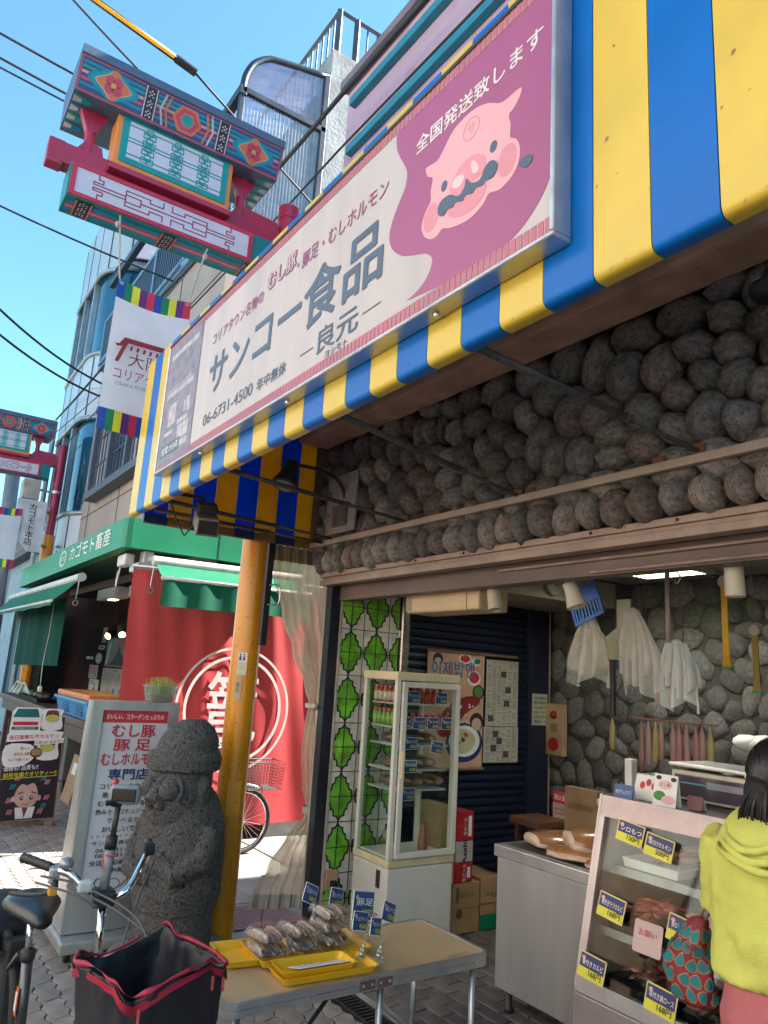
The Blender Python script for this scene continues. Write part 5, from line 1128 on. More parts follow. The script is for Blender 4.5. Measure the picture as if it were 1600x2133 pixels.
b = B(); b.line(F, ell(1.38, .39, .03, .025, 14), .004, .006, .0075, True); b.line(F, ell(1.46, .38, .04, .03, 16), .004, .006, .0075, True); b.line(F, [(1.33, .36), (1.36, .42)], .004, .006, .0075); b.line(F, [(1.5, .36), (1.55, .41), (1.54, .35)], .004, .006, .0075); b.build('line_drawing', INK, fc)
# sprouts in a clear tub on top
t = thing('sprout_tub', 'clear plastic tub of green sprouts on top of the menu stand', 'plant', (-4.98, 1.62, 1.456))
TUB = clear('tub_plastic', (.93, .96, .98), .05, .08, .22, (.65, .72, .78))
rg = lambda z, k: [Vector((-4.98 + .075 * k * p[0], 1.625 + .095 * k * p[1], z)) for p in rrect(-1, -1, 1, 1, .25, 3)]
b = B(); b.loft([rg(1.457, .8), rg(1.55, 1.0), rg(1.556, 1.06), rg(1.562, 1.06), rg(1.56, .98), rg(1.462, .78)], False); b.add(rg(1.459, .8), [tuple(range(16))]); b.build('tub', TUB, t, True, auto=40)
b = B(); b.loft([rg(1.463, .74), rg(1.50, .82), rg(1.505, .7)]); b.build('soil', mat('sprout_root', (.30, .24, .10), .9, bump=.6), t)
st = B(); lf = B()
for i in range(130):
    x = -4.98 + rnd.uniform(-.06, .06); y = 1.625 + rnd.uniform(-.08, .08); h = rnd.uniform(.05, .115); dx, dy = rnd.uniform(-.02, .02), rnd.uniform(-.02, .02)
    st.tube([(x, y, 1.49), (x + dx * .4, y + dy * .4, 1.5 + h * .6), (x + dx, y + dy, 1.5 + h)], .0018, 4)
    for s in (-1, 1):
        a = rnd.uniform(0, 6.28); p = Vector((x + dx, y + dy, 1.5 + h)); e = Vector((math.cos(a), math.sin(a), rnd.uniform(-.1, .5))) * .014 * s; q = Vector((-e.y, e.x, .002)).normalized() * .005
        lf.add([p, p + e * .6 + q, p + e * 1.3, p + e * .6 - q], [(0, 1, 2, 3)])
st.build('stem', mat('sprout_stem', (.42, .48, .10), .6), t); lf.build('leaf', mat('sprout_leaf', (.30, .46, .06), .6, col2=(.45, .42, .05)), t)

# ------------------------------------------------------------------ stone grandfather statue
BAS = mat('basalt', (.115, .11, .11), .9, var=.35, scale=90, bump=.8, bscale=90, spots=(.008, .008, .008), spotscale=48, spotamt=.61)
st = thing('stone_grandfather_statue', 'dark porous basalt statue with hat and bulging eyes beside the orange post', 'statue', (-4.55, 1.72, 0))
q = B()
def sring(z, rx, ry, cx=0, cy=0, n=28, p=2.4):
    o = []
    for i in range(n):
        a = 2 * math.pi * i / n; c, s = math.cos(a), math.sin(a)
        o.append(Vector((cx + rx * math.copysign(abs(c) ** (2 / p), c), cy + ry * math.copysign(abs(s) ** (2 / p), s), z)))
    return o
q.loft([sring(.1, .26, .22), sring(.33, .265, .225), sring(.335, .28, .235), sring(.42, .30, .25), sring(.6, .305, .25), sring(.78, .29, .235), sring(.88, .255, .21), sring(.95, .2, .18), sring(1.0, .15, .14)])
q.loft([sring(.80, .12, .09, 0, -.15), sring(.84, .175, .15, 0, -.11), sring(.92, .2, .18, 0, -.08), sring(1.02, .205, .185, 0, -.06), sring(1.15, .2, .18, 0, -.05)])
q.loft([sring(1.09, .215, .2, 0, -.05, 28, 2), sring(1.10, .25, .235, 0, -.05, 28, 2), sring(1.165, .258, .24, 0, -.05, 28, 2), sring(1.19, .24, .225, 0, -.045, 28, 2), sring(1.2, .218, .205, 0, -.035, 28, 2), sring(1.27, .2, .19, 0, -.02, 28, 2), sring(1.33, .155, .15, 0, -.01, 28, 2), sring(1.37, .09, .09, 0, 0, 28, 2), sring(1.38, .02, .02, 0, 0, 28, 2)])
for s in (-1, 1):
    q.blob((s * .09, -.24, 1.0), .068, .06, .062, 3); q.blob((s * .08, -.20, 1.07), .07, .05, .022, 2)
    q.tube([(s * .09 + .085 * math.cos(R(a)), -.215, 1.0 + .08 * math.sin(R(a))) for a in range(0, 361, 20)], .012, 8, False)
    q.blob((s * .205, -.05, .99), .04, .055, .09, 2)
    q.blob((s * .075, -.21, .88), .06, .05, .05, 2)
    q.tube([(s * .29, -.02, .78), (s * .30, -.1, .62), (s * .2, -.23, .55), (s * .05, -.255, .57 + s * .05)], [.07, .075, .06, .05], 12)
    for k in range(4): q.tube([(s * .1, -.255, .57 + s * .05 + k * .022 - .03), (s * .0, -.265, .575 + s * .05 + k * .022 - .03)], .014, 8)
q.tube([(0, -.22, 1.05), (0, -.265, .97), (0, -.295, .92)], [.03, .05, .066], 12)
for s in (-1, 1): q.blob((s * .045, -.275, .915), .035, .035, .028, 2)
q.tube([(-.085, -.225, .862), (0, -.262, .868), (.085, -.225, .862)], [.012, .018, .012], 8); q.tube([(-.075, -.215, .836), (0, -.245, .832), (.075, -.215, .836)], [.012, .018, .012], 8)
body = q.build('figure', BAS, st)
body.matrix_parent_inverse = Matrix.Identity(4); body.rotation_euler = (0, 0, R(26)); body.scale = (.85, .9, 1.0); WORLD[body.name] = Matrix.Identity(4)
m_ = body.modifiers.new('remesh', 'REMESH'); m_.mode = 'VOXEL'; m_.voxel_size = .0075; m_.use_smooth_shade = True
m_ = body.modifiers.new('soft', 'SMOOTH'); m_.iterations = 1; m_.factor = .5
for nm, sc, stg in (('lumps', .10, .010), ('pores', .017, .011)):
    tx = bpy.data.textures.new(nm, 'CLOUDS' if nm == 'lumps' else 'VORONOI'); tx.noise_scale = sc
    m_ = body.modifiers.new(nm, 'DISPLACE'); m_.texture = tx; m_.strength = stg; m_.mid_level = .5 if nm == 'lumps' else .35; m_.texture_coords = 'LOCAL'
b = B(); b.lathe((-4.55, 1.72, 0), [(.36, 0), (.36, .06), (.33, .1), (.2, .105)], 28); b.build('plinth', mat('plinth_stone', (.25, .24, .22), .9, var=.2, bump=.4), st, True, auto=40)

# ------------------------------------------------------------------ parked bicycle with covered basket (front)
CHR = mat('chrome', (.72, .72, .74), .12, 1.0, var=.04); RUB = mat('rubber', (.02, .02, .022), .7, bump=.2); SAD = mat('saddle_vinyl', (.008, .009, .011), .38, coat=.15, var=.1, bump=.1, bscale=200)
def wheel(t, c, ax, r, nm='wheel', spokes=28):
    ax = Vector(ax).normalized(); e1 = ax.cross(Vector((0, 0, 1))).normalized(); e2 = Vector((0, 0, 1)); c = Vector(c)
    cir = lambda rr, n: [c + e1 * rr * math.cos(2 * math.pi * i / n) + e2 * rr * math.sin(2 * math.pi * i / n) for i in range(n + 1)]
    w_ = B().tube(cir(r - .018, 40), .019, 8, False).build('tyre', RUB, t, True)
    B().tube(cir(r - .042, 40), .011, 6, False).build('rim', CHR, w_, True)
    s = B()
    for i in range(spokes):
        a = 2 * math.pi * i / spokes; p = c + (e1 * math.cos(a) + e2 * math.sin(a)) * (r - .045); s.tube([c + ax * (.025 if i % 2 else -.025), p], .0013, 3, False)
    s.build('spokes', ALU, w_)
    B().lathe(c - ax * .04, [(.012, 0), (.022, .01), (.016, .02), (.016, .06), (.022, .07), (.012, .08)], 12, ax).build('hub', ALU, w_, True)
bk = thing('parked_bicycle', 'parked black bicycle with a red-trimmed covered basket in the foreground', 'bicycle', (-2.7, .72, 0))
wheel(bk, (-2.22, .78, .33), (-.1, 1, 0), .33); wheel(bk, (-3.52, .63, .33), (-.1, 1, 0), .33)
FRM = mat('frame_black', (.012, .014, .02), .3, .2, coat=.4)
b = B(); b.tube([(-2.52, .755, .55), (-2.58, .75, .78)], .024, 14); b.build('head_tube', FRM, bk, True)
b = B(); b.tube(smooth([(-2.53, .755, .58), (-2.75, .73, .42), (-3.05, .69, .33), (-3.2, .675, .30)], 4, False), .026, 12); b.build('down_tube', FRM, bk, True)
b = B(); b.tube([(-3.17, .68, .28), (-3.175, .668, .64)], .02, 12); b.build('seat_tube', mat('tube_grey', (.13, .13, .14), .3, .6), bk, True)
b = B(); b.tube([(-3.175, .668, .6), (-3.175, .66, .775)], .013, 12); b.build('seat_post', CHR, bk, True)
b = B(); b.lathe((-3.175, .667, .615), [(.024, 0), (.026, .01), (.026, .035), (.02, .04)], 14); b.build('seat_clamp', DARKMET, bk, True)
b = B(); b.tube([(-3.2, .675, .3), (-3.52, .66, .33)], .012, 8); b.tube([(-3.2, .675, .3), (-3.52, .60, .33)], .012, 8); b.tube([(-3.24, .68, .62), (-3.52, .67, .33)], .011, 8); b.tube([(-3.24, .65, .62), (-3.52, .59, .33)], .011, 8); b.build('rear_stays', FRM, bk, True)
b = B(); b.tube([(-2.54, .79, .62), (-2.22, .815, .33)], [.016, .011], 8); b.tube([(-2.5, .72, .62), (-2.22, .745, .33)], [.016, .011], 8); b.build('fork', CHR, bk, True)
b = B(); b.bbox(-.05, -.04, 0, .05, .04, .3, .015, 2, Matrix.Translation((-3.33, .655, .34)) @ Matrix.Rotation(R(-6), 4, 'Y')); bat = b.build('battery', mat('battery_black', (.015, .015, .017), .45), bk)
b = B(); b.rect(FY(.652), -3.19, .44, -3.155, .53, 0, .002); b.build('orange_label', mat('label_orange', (.7, .16, .02), .5), bk); b = B(); b.rect(FY(.649), -3.184, .455, -3.161, .515, 0, .002); b.build('label_panel', PLAST, bk)
# stem, bars
b = B(); b.tube([(-2.58, .75, .76), (-2.61, .75, .955)], .0125, 12); b.build('stem', CHR, bk, True)
b = B(); b.bbox(-2.66, .715, .935, -2.585, .785, .985, .012, 2); b.build('stem_clamp', DARKMET, bk)
b = B(); b.tube(smooth([(-2.80, .565, 1.04), (-2.72, .605, 1.035), (-2.64, .65, 1.03), (-2.605, .69, .99), (-2.61, .73, .955), (-2.61, .78, .955), (-2.60, .825, .985), (-2.66, .875, 1.03), (-2.75, .92, 1.05), (-2.80, .935, 1.055)], 5, False), .0115, 12); b.build('handlebar', CHR, bk, True)
b = B(); b.tube(smooth([(-2.845, .535, 1.045), (-2.82, .55, 1.045), (-2.76, .583, 1.04), (-2.72, .605, 1.037)], 4, False), [.011, .016, .0155, .0145, .016, .0145, .0155, .014, .0155, .014, .015, .014, .0135], 14); b.build('grip', BLACK, bk, True)
b = B(); b.tube([(-2.76, .925, 1.052), (-2.88, .965, 1.06)], .015, 14); b.build('grip', BLACK, bk, True)
b = B(); b.tube(smooth([(-2.70, .61, 1.02), (-2.68, .61, .98), (-2.74, .57, .955), (-2.84, .515, .94)], 4, False), [.012] * 5 + [.007] * 8, 8); b.build('brake_lever', DARKMET, bk, True)
b = B(); b.bbox(-2.695, .595, .965, -2.665, .62, .99, .005); b.build('lever_tag', mat('tag_orange', (.75, .3, .02), .5), bk)
b = B(); b.bbox(-2.715, .595, .995, -2.68, .625, 1.045, .007, 2); b.build('lever_clamp', ALU, bk)
b = B(); b.lathe((-2.665, .635, 1.045), [(.01, 0), (.022, .005), (.024, .016), (.018, .029), (.002, .034)], 18); b.build('bell', mat('bell_grey', (.32, .33, .35), .3, .5), bk, True)
b = B(); b.bbox(-2.63, .665, .985, -2.59, .71, 1.02, .01, 2, None); b.build('control_box', mat('control_white', (.55, .56, .57), .4), bk)
b = B(); b.bbox(-2.775, .905, 1.045, -2.735, .945, 1.085, .008, 2); b.build('switch_box', BLACK, bk)
for pts in ([(-2.7, .57, 1.02), (-2.62, .68, 1.0), (-2.45, .82, .93), (-2.33, .86, .78)], [(-2.74, .95, 1.04), (-2.6, .86, .95), (-2.52, .80, .84), (-2.5, .77, .7)], [(-2.64, .64, 1.0), (-2.5, .78, .94), (-2.36, .88, .85), (-2.3, .86, .72)], [(-2.71, .56, 1.0), (-2.6, .65, .985), (-2.56, .72, .95)]):
    b = B(); b.tube(smooth(pts, 6, False), .0035, 6); b.build('brake_cable', mat('cable_grey', (.10, .10, .11), .4), bk, True)
# phone / camera pole
b = B(); b.tube([(-2.62, .75, .97), (-2.615, .755, 1.12)], .016, 12); b.build('pole_lower', mat('pole_grey', (.22, .24, .27), .5), bk, True)
b = B(); b.tube([(-2.615, .755, 1.12), (-2.61, .76, 1.25)], .0095, 12); b.build('pole_upper', DARKMET, bk, True)
b = B(); b.lathe((-2.616, .754, 1.105), [(.019, 0), (.019, .04)], 14); b.build('pole_collar', BLACK, bk, True)
b = B(); b.bbox(-.05, -.02, -.03, .05, .02, .03, .016, 3, Matrix.Translation((-2.6, .775, 1.275)) @ Matrix.Rotation(R(62), 4, 'Z')); b.build('action_camera', mat('camera_grey', (.25, .27, .29), .45), bk, True, auto=45)
b = B(); b.bbox(-.038, -.027, -.02, .038, -.016, .02, .004, 2, Matrix.Translation((-2.6, .775, 1.275)) @ Matrix.Rotation(R(62), 4, 'Z')); b.build('camera_lens', mat('lens_black', (.012, .012, .015), .12), bk)
b = B(); b.bbox(-2.635, .735, 1.235, -2.6, .77, 1.255, .006); b.lathe((-2.60, .715, 1.25), [(.008, 0), (.008, .04)], 8, (0, 1, 0)); b.build('mount', BLACK, bk)
b = B(); b.tube(smooth([(-2.63, .75, 1.25), (-2.64, .745, 1.29), (-2.63, .75, 1.315)], 4, False), .009, 8); b.build('red_strap', mat('strap_red', (.6, .04, .03), .5), bk, True)
b = B(); b.tube([p for p in [(-2.598, .737, 1.09), (-2.6, .772, 1.085), (-2.634, .772, 1.09), (-2.63, .738, 1.085), (-2.6, .73, 1.05)]], .003, 6); b.build('red_cord', MATS['strap_red'], bk, True)
# saddle
b = B()
def sadr(x, w_, z, h): return [Vector((x, .66 + w_ * math.cos(a), z + (h * math.sin(a) if math.sin(a) > 0 else .5 * h * math.sin(a)))) for a in [2 * math.pi * k / 20 for k in range(20)]]
b.loft([[p + Vector((.13, .0, -.06)) for p in r_] for r_ in (sadr(-3.42, .02, .855, .01), sadr(-3.405, .075, .86, .03), sadr(-3.37, .098, .862, .042), sadr(-3.31, .1, .86, .046), sadr(-3.25, .078, .855, .042), sadr(-3.19, .05, .85, .038), sadr(-3.13, .036, .848, .034), sadr(-3.105, .02, .845, .02))])
sd_ = b.build('saddle', SAD, bk, True); sd_.matrix_parent_inverse = WORLD[bk.name].inverted()
b = B(); b.tube([(-3.26, .62, .795), (-3.17, .64, .77), (-3.06, .647, .79)], .005, 6); b.tube([(-3.26, .69, .795), (-3.17, .67, .77), (-3.06, .663, .79)], .005, 6); b.build('saddle_rails', CHR, bk, True)
# covered basket
BAGM = mat('bag_nylon', (.013, .013, .02), .5, var=.2, scale=5, bump=.25, bscale=12); TRIM = mat('bag_trim', (.33, .008, .035), .5, var=.1)
bc = Vector((-2.14, .765, 0))
def bring(k, z, wob=0.0, lo=0):
    o = []
    base = [(-.165, -.15), (.15, -.175), (.165, .16), (-.15, .16)]
    pts = []
    for j in range(72):
        a = 2 * math.pi * j / 72; c_, s_ = math.cos(a), math.sin(a); pts.append((.168 * k * math.copysign(abs(c_) ** .55, c_), .168 * k * math.copysign(abs(s_) ** .55, s_)))
    ca, sa = math.cos(R(12)), math.sin(R(12))
    for i, (x, y) in enumerate(pts):
        t_ = i * 2 * math.pi / len(pts); zz = z + wob * (math.sin(3 * t_ + .6) * .6 + math.sin(5 * t_ + 1) * .45 + math.sin(11 * t_) * .15); bul = 1 + .035 * math.sin(7 * t_ + z * 9) + .02 * math.sin(13 * t_ - z * 20); x *= bul; y *= bul
        o.append(bc + Vector((x * ca - y * sa, x * sa + y * ca, zz)))
    return o
b = B(); b.loft([bring(.74, .52), bring(.8, .6, .004), bring(.86, .7, .01), bring(.92, .8, .012), bring(.97, .88, .018), bring(1.0, .925, .024), bring(.985, .93, .024), bring(.93, .88, .02), bring(.86, .8, .01), bring(.78, .7), bring(.7, .6)]); bag = b.build('basket_cover', BAGM, bk, True); soften(bag, 1, 0, ((.07, .02), (.025, .006)))
pp = bring(1.0, .932, .024); b = B(); b.tube(pp + [pp[0]], .0042, 8, False); soften(b.build('red_trim', TRIM, bag, True), 0, 0, ((.07, .022),))
hi = bring(1.012, .918, .026); lo = bring(1.006, .899, .032); n_ = len(hi); sel = [k % n_ for k in range(int(n_ * .60), int(n_ * 1.18))]
b = B(); b.add([hi[k] for k in sel] + [lo[k] for k in sel], [(i, i + 1, i + 1 + len(sel), i + len(sel)) for i in range(len(sel) - 1)]); soften(b.build('zip_band', TRIM, bag, True), 0, 0, ((.07, .022),))
for i in (4, 5, 8):
    p = bring(1.02, .90, .02)[{4: 4, 5: 7, 8: 66}[i]]; b = B(); b.bbox(p.x - .003, p.y - .004, p.z - .035, p.x + .003, p.y + .004, p.z, .002, 1); b.build('zip_pull', mat('zip_red', (.55, .08, .08), .4), bag)
ca, sa = math.cos(R(12)), math.sin(R(12))
BGF = Fr(bc + Vector((ca * .166, sa * .166, 0)), (-sa, ca, 0), (.06, .0, 1))
b = B(); b.rect(BGF, -.02, .70, .10, .725, -.012, -.004); b.build('reflector_strip', mat('reflect_grey', (.55, .55, .56), .35), bag)
# rear carrier with a dark cover
b = B(); b.loft([[Vector((-3.62 + p[0] * .17 * k, .60 + p[1] * .13 * k, z)) for p in rrect(-1, -1, 1, 1, .3, 3)] for z, k in ((.52, .8), (.57, 1), (.66, 1.04), (.71, .9), (.73, .5))]); b.build('rear_cover', mat('rear_nylon', (.014, .015, .02), .35, bump=.6, bscale=14), bk, True)
b = B(); b.tube([(-3.3, .6, .6), (-3.8, .56, .6)], .008); b.tube([(-3.3, .7, .6), (-3.8, .66, .6)], .008); b.tube([(-3.5, .64, .34), (-3.6, .66, .6)], .007); b.build('carrier', DARKMET, bk)
b = B()
for i in range(7): b.tube([(-3.42 - .05 * i, .55, .35), (-3.42 - .05 * i, .55, .6)], .0025, 4)
for i in range(6): b.tube([(-3.42, .55, .36 + .045 * i), (-3.75, .55, .36 + .045 * i)], .0025, 4)
b.build('side_guard', ALU, bk)

# ------------------------------------------------------------------ bicycle in the lane
b2 = thing('lane_bicycle', 'silver bicycle with a black wire basket parked in front of the red curtain', 'bicycle', (-6.9, 2.7, 0))
wheel(b2, (-6.9, 3.18, .30), (1, 0, 0), .30); wheel(b2, (-6.9, 2.12, .30), (1, 0, 0), .30)
SIL = mat('frame_champagne', (.50, .46, .40), .3, .6)
b = B(); b.tube(smooth([(-6.9, 2.98, .72), (-6.9, 2.85, .42), (-6.9, 2.62, .28)], 4, False), .02, 10); b.tube([(-6.9, 2.62, .28), (-6.9, 2.5, .72)], .017, 10); b.tube([(-6.9, 2.6, .28), (-6.9, 2.12, .3)], .012, 8); b.tube([(-6.9, 2.52, .62), (-6.9, 2.12, .3)], .011, 8); b.build('frame', SIL, b2, True)
b = B(); b.tube(smooth([(-6.94, 3.0, .66), (-6.945, 3.05, .5), (-6.945, 3.18, .3)], 4, False), .012, 8); b.tube(smooth([(-6.86, 3.0, .66), (-6.855, 3.05, .5), (-6.855, 3.18, .3)], 4, False), .012, 8); b.build('fork', SIL, b2, True)
b = B(); b.tube([(-6.9, 2.98, .7), (-6.9, 2.94, .95)], .012, 8); b.tube(smooth([(-6.65, 2.75, .98), (-6.75, 2.9, 1.0), (-6.9, 2.95, .95), (-7.05, 2.9, 1.0), (-7.15, 2.75, .98)], 4, False), .011, 8); b.build('handlebar', CHR, b2, True)
for x in (-6.65, -7.15):
    b = B(); b.tube([(x, 2.76, .98), (x, 2.64, .975)], .017, 10); b.build('grip', BLACK, b2, True)
b = B(); b.tube([(-6.9, 3.18 + .32 * math.cos(R(a)), .30 + .32 * math.sin(R(a))) for a in range(60, 190, 10)], .018, 6); b.build('mudguard', ALU, b2, True)
b = B(); b.tube([(-6.86, 3.36, .58), (-6.86, 3.19, .31)], .004, 5); b.tube([(-6.94, 3.36, .58), (-6.94, 3.19, .31)], .004, 5); b.build('basket_stay', CHR, b2)
b = B(); y0, y1, z0, z1 = 3.14, 3.52, .59, .84
for k in range(10):
    z = z0 + (z1 - z0) * k / 9; g = 1 - .1 * (1 - k / 9)
    b.tube([(-6.9 - .15 * g, 3.33 - .19 * g, z), (-6.9 + .15 * g, 3.33 - .19 * g, z), (-6.9 + .15 * g, 3.33 + .19 * g, z), (-6.9 - .15 * g, 3.33 + .19 * g, z), (-6.9 - .15 * g, 3.33 - .19 * g, z)], .0022 if 0 < k < 9 else .006, 4)
for k in range(13):
    for x in (-1, 1): b.tube([(-6.9 + x * .135, 3.33 - .17 + .34 * k / 12, z0), (-6.9 + x * .15, 3.33 - .19 + .38 * k / 12, z1)], .002, 4)
for k in range(11):
    for y in (-1, 1): b.tube([(-6.9 - .135 + .27 * k / 10, 3.33 + y * .17, z0), (-6.9 - .15 + .3 * k / 10, 3.33 + y * .19, z1)], .002, 4)
    b.tube([(-6.9 - .135 + .27 * k / 10, 3.16, z0), (-6.9 - .135 + .27 * k / 10, 3.5, z0)], .002, 4)
b.build('wire_basket', BLACK, b2)
b = B(); b.lathe((-6.9, 2.5, .78), [(.02, -.05), (.03, -.02), (.09, 0), (.08, .04), (.02, .05)], 14); b.build('saddle', SAD, b2, True)

# ------------------------------------------------------------------ vinyl curtain at the shop corner
vc = thing('vinyl_curtain', 'yellowed clear vinyl curtain tied twice at the shop corner', 'curtain', (-4.55, 2.5, .2))
VIN = clear('vinyl', (.92, .88, .76), .05, .2, .88, (.74, .65, .50), .4, 26)
prof = [(0, 2.20, 2.70), (.03, 2.21, 2.70), (.12, 2.30, 2.70), (.2, 2.42, 2.695), (.245, 2.545, 2.69), (.265, 2.55, 2.69), (.33, 2.50, 2.69), (.42, 2.475, 2.69), (.49, 2.485, 2.69), (.535, 2.50, 2.685), (.55, 2.505, 2.685), (.6, 2.46, 2.68), (.7, 2.35, 2.66), (.8, 2.25, 2.63), (.92, 2.16, 2.59), (1, 2.15, 2.58)]
def edges(v):
    for i in range(len(prof) - 1):
        if prof[i][0] <= v <= prof[i + 1][0]:
            k = (v - prof[i][0]) / (prof[i + 1][0] - prof[i][0]); k = k * k * (3 - 2 * k); return prof[i][1] * (1 - k) + prof[i + 1][1] * k, prof[i][2] * (1 - k) + prof[i + 1][2] * k
    return prof[-1][1:]
def VP(u, v):
    a, c = edges(v); wdt = c - a; amp = .012 + .03 * max(0, .3 - wdt)
    return (-4.55 + amp * math.sin(u * 38 + .8 * math.sin(v * 4)) + .006 * math.sin(u * 83 + v * 5) + .004 * math.sin(u * 17 + 3), a + wdt * u, .21 + v * 2.33 + (.05 * (1 - u) * (1 - v) if v < .1 else 0))
b = B(); b.grid(VP, 90, 60); b.build('sheet', VIN, vc, True)
b = B(); b.grid(lambda u, v: Vector(VP(u, v * .035)) + Vector((.006, 0, 0)), 90, 3); b.build('hem', mat('hem_pale', (.42, .38, .31), .7), vc, True)
b = B(); b.grid(lambda u, v: Vector(VP(u, .955 + v * .045)) + Vector((.004, 0, 0)), 90, 2); b.build('heading', mat('heading_brown', (.22, .14, .08), .8), vc, True)
for i in range(11):
    y = 2.16 + i * .042; b = B(); b.tube([(-4.548, y, 2.535), (-4.55, y + .012, 2.58), (-4.55, y, 2.6)], .005, 5); b.build('hook', DARKMET, vc)
for v, mm, hh in ((.542, mat('tie_cloth', (.52, .46, .38), .8), .03), (.252, MATS['tie_cloth'], .045)):
    a, c = edges(v); b = B(); ym = (a + c) / 2; ry = (c - a) / 2 + .015
    b.loft([[Vector((-4.55 + .062 * math.cos(t_), ym + ry * math.sin(t_), .21 + v * 2.33 + dz)) for t_ in [2 * math.pi * k / 24 for k in range(24)]] for dz in (0, hh)], False); b.build('tie', mm, vc, True)
b = B(); b.bbox(-.004, -.022, -.16, .004, .022, 0, .003, 1, Matrix.Translation((-4.485, 2.545, 1.46)) @ Matrix.Rotation(R(38), 4, 'X')); tg = b.build('name_tag', PLAST, vc)
b = B(); b.bbox(-.004, -.014, -.25, .004, .014, 0, .003, 1, Matrix.Translation((-4.485, 2.55, .82)) @ Matrix.Rotation(R(24), 4, 'X')); b.build('loose_tie', mat('tie_stripe', (.42, .38, .33), .8), vc)
b = B(); b.blob((-4.49, 2.52, 1.485), .02, .02, .02, 2); b.build('knot', MATS['tie_cloth'], vc, True)
b = B(); b.tube([(-4.55, 2.3, .26), (-4.545, 2.29, .1), (-4.54, 2.285, .03)], .003, 5); b.build('cord', WIRE, vc)
t = thing('roller_channel', 'narrow black metal channel with a handle hanging left of the vinyl curtain', 'channel', (-4.56, 2.12, 1.86))
b = B(); b.bbox(-4.58, 2.105, 1.86, -4.54, 2.15, 2.56, .004); b.build('channel', mat('channel_black', (.02, .02, .024), .4, .3), t)
b = B(); b.tube(smooth([(-4.54, 2.13, 2.26), (-4.5, 2.19, 2.255), (-4.5, 2.19, 2.14), (-4.54, 2.13, 2.13)], 4, False), .006, 6); b.build('handle', ALU, t)

# ------------------------------------------------------------------ folding table and what stands on it
TB = thing('folding_table', 'low folding table with pale wood top and aluminium edge', 'table', (-2.79, 1.78, 0))
TX0, TX1, TY0, TY1, TZ = -3.04, -2.555, 1.19, 2.375, .60
WOODT = mat('table_maple', (.52, .36, .20), .4, var=.1, scale=3, streak=False)
b = B(); b.prism(FZ(TZ - .006), rrect(TX0 + .008, TY0 + .008, TX1 - .008, TY1 - .008, .035, 5), 0, .004); b.build('top', WOODT, TB)
for k, (z0, z1, e) in enumerate(((TZ - .012, TZ + .001, 0), (TZ - .026, TZ - .013, .002), (TZ - .05, TZ - .027, 0.001))):
    b = B(); o = rrect(TX0 + e, TY0 + e, TX1 - e, TY1 - e, .042, 6); i = rrect(TX0 + .012, TY0 + .012, TX1 - .012, TY1 - .012, .034, 6); n = len(o)
    vs = [(x, y, z) for z in (z0, z1) for x, y in o] + [(x, y, z) for z in (z0, z1) for x, y in i]
    fs = []
    for j in range(n):
        j2 = (j + 1) % n; fs += [(j, j2, n + j2, n + j), (2 * n + j2, 2 * n + j, 3 * n + j, 3 * n + j2), (n + j, n + j2, 3 * n + j2, 3 * n + j), (j2, j, 2 * n + j, 2 * n + j2)]
    b.add(vs, fs); b.build('edge_rail', ALU, TB)
b = B(); b.box(TX0 + .02, TY0 + .02, TZ - .03, TX1 - .02, TY1 - .02, TZ - .012); b.build('underside', mat('ply_under', (.3, .22, .14), .8), TB)
for y in (1.72, 1.80):
    b = B(); b.bbox(TX1 - .001, y, TZ - .045, TX1 + .004, y + .07, TZ - .012, .002, 1); h_ = b.build('hinge', mat('hinge_brown', (.20, .13, .11), .4, .6), TB)
    for yy_ in (.015, .055):
        b = B(); b.lathe((TX1 + .004, y + yy_, TZ - .028), [(.006, 0), (.005, .003), (.001, .004)], 10, (1, 0, 0)); b.build('rivet', ALU, h_)
for y in (1.3, 1.5, 2.1, 2.3):
    b = B(); b.lathe((TX1, y, TZ - .03), [(.005, 0), (.004, .004), (.001, .005)], 10, (1, 0, 0)); b.build('rivet', ALU, TB)
for x in (TX0 + .045, TX1 - .045):
    for y in (TY0 + .06, TY1 - .06):
        b = B(); b.tube([(x, y, TZ - .05), (x, y, .02)], .0125, 12); l_ = b.build('leg', ALU, TB, True)
        b = B(); b.lathe((x, y, 0), [(.016, 0), (.016, .03), (.013, .035)], 12); b.build('foot', BLACK, l_, True)
b = B(); b.tube(smooth([(TX1 - .05, 1.86, TZ - .05), (TX1 - .05, 1.86, TZ - .12), (TX1 - .05, 1.95, TZ - .2), (TX1 - .05, 2.3, .12)], 4, False), .009, 8); b.build('brace', ALU, TB, True)
b = B(); b.tube([(TX1 - .05, 1.85, TZ - .05), (TX1 - .05, 1.85, .02)], .0125, 10); b.build('leg', ALU, TB, True)
b = B(); b.tube([(TX1 - .04, 1.62, TZ - .05), (TX1 - .04, 1.28, .2)], .008, 8); b.build('brace', DARKMET, TB, True)
text('CAPTAIN STAG', Fr((0, 0, TZ), Vector((-.1, 1, 0)), Vector((-1, -.1, 0))), 2.21 + .26, 2.60 - .24, .012, .11, INK, TB, .001)
TRY = mat('tray_yellow', (.82, .45, .015), .35, var=.05)
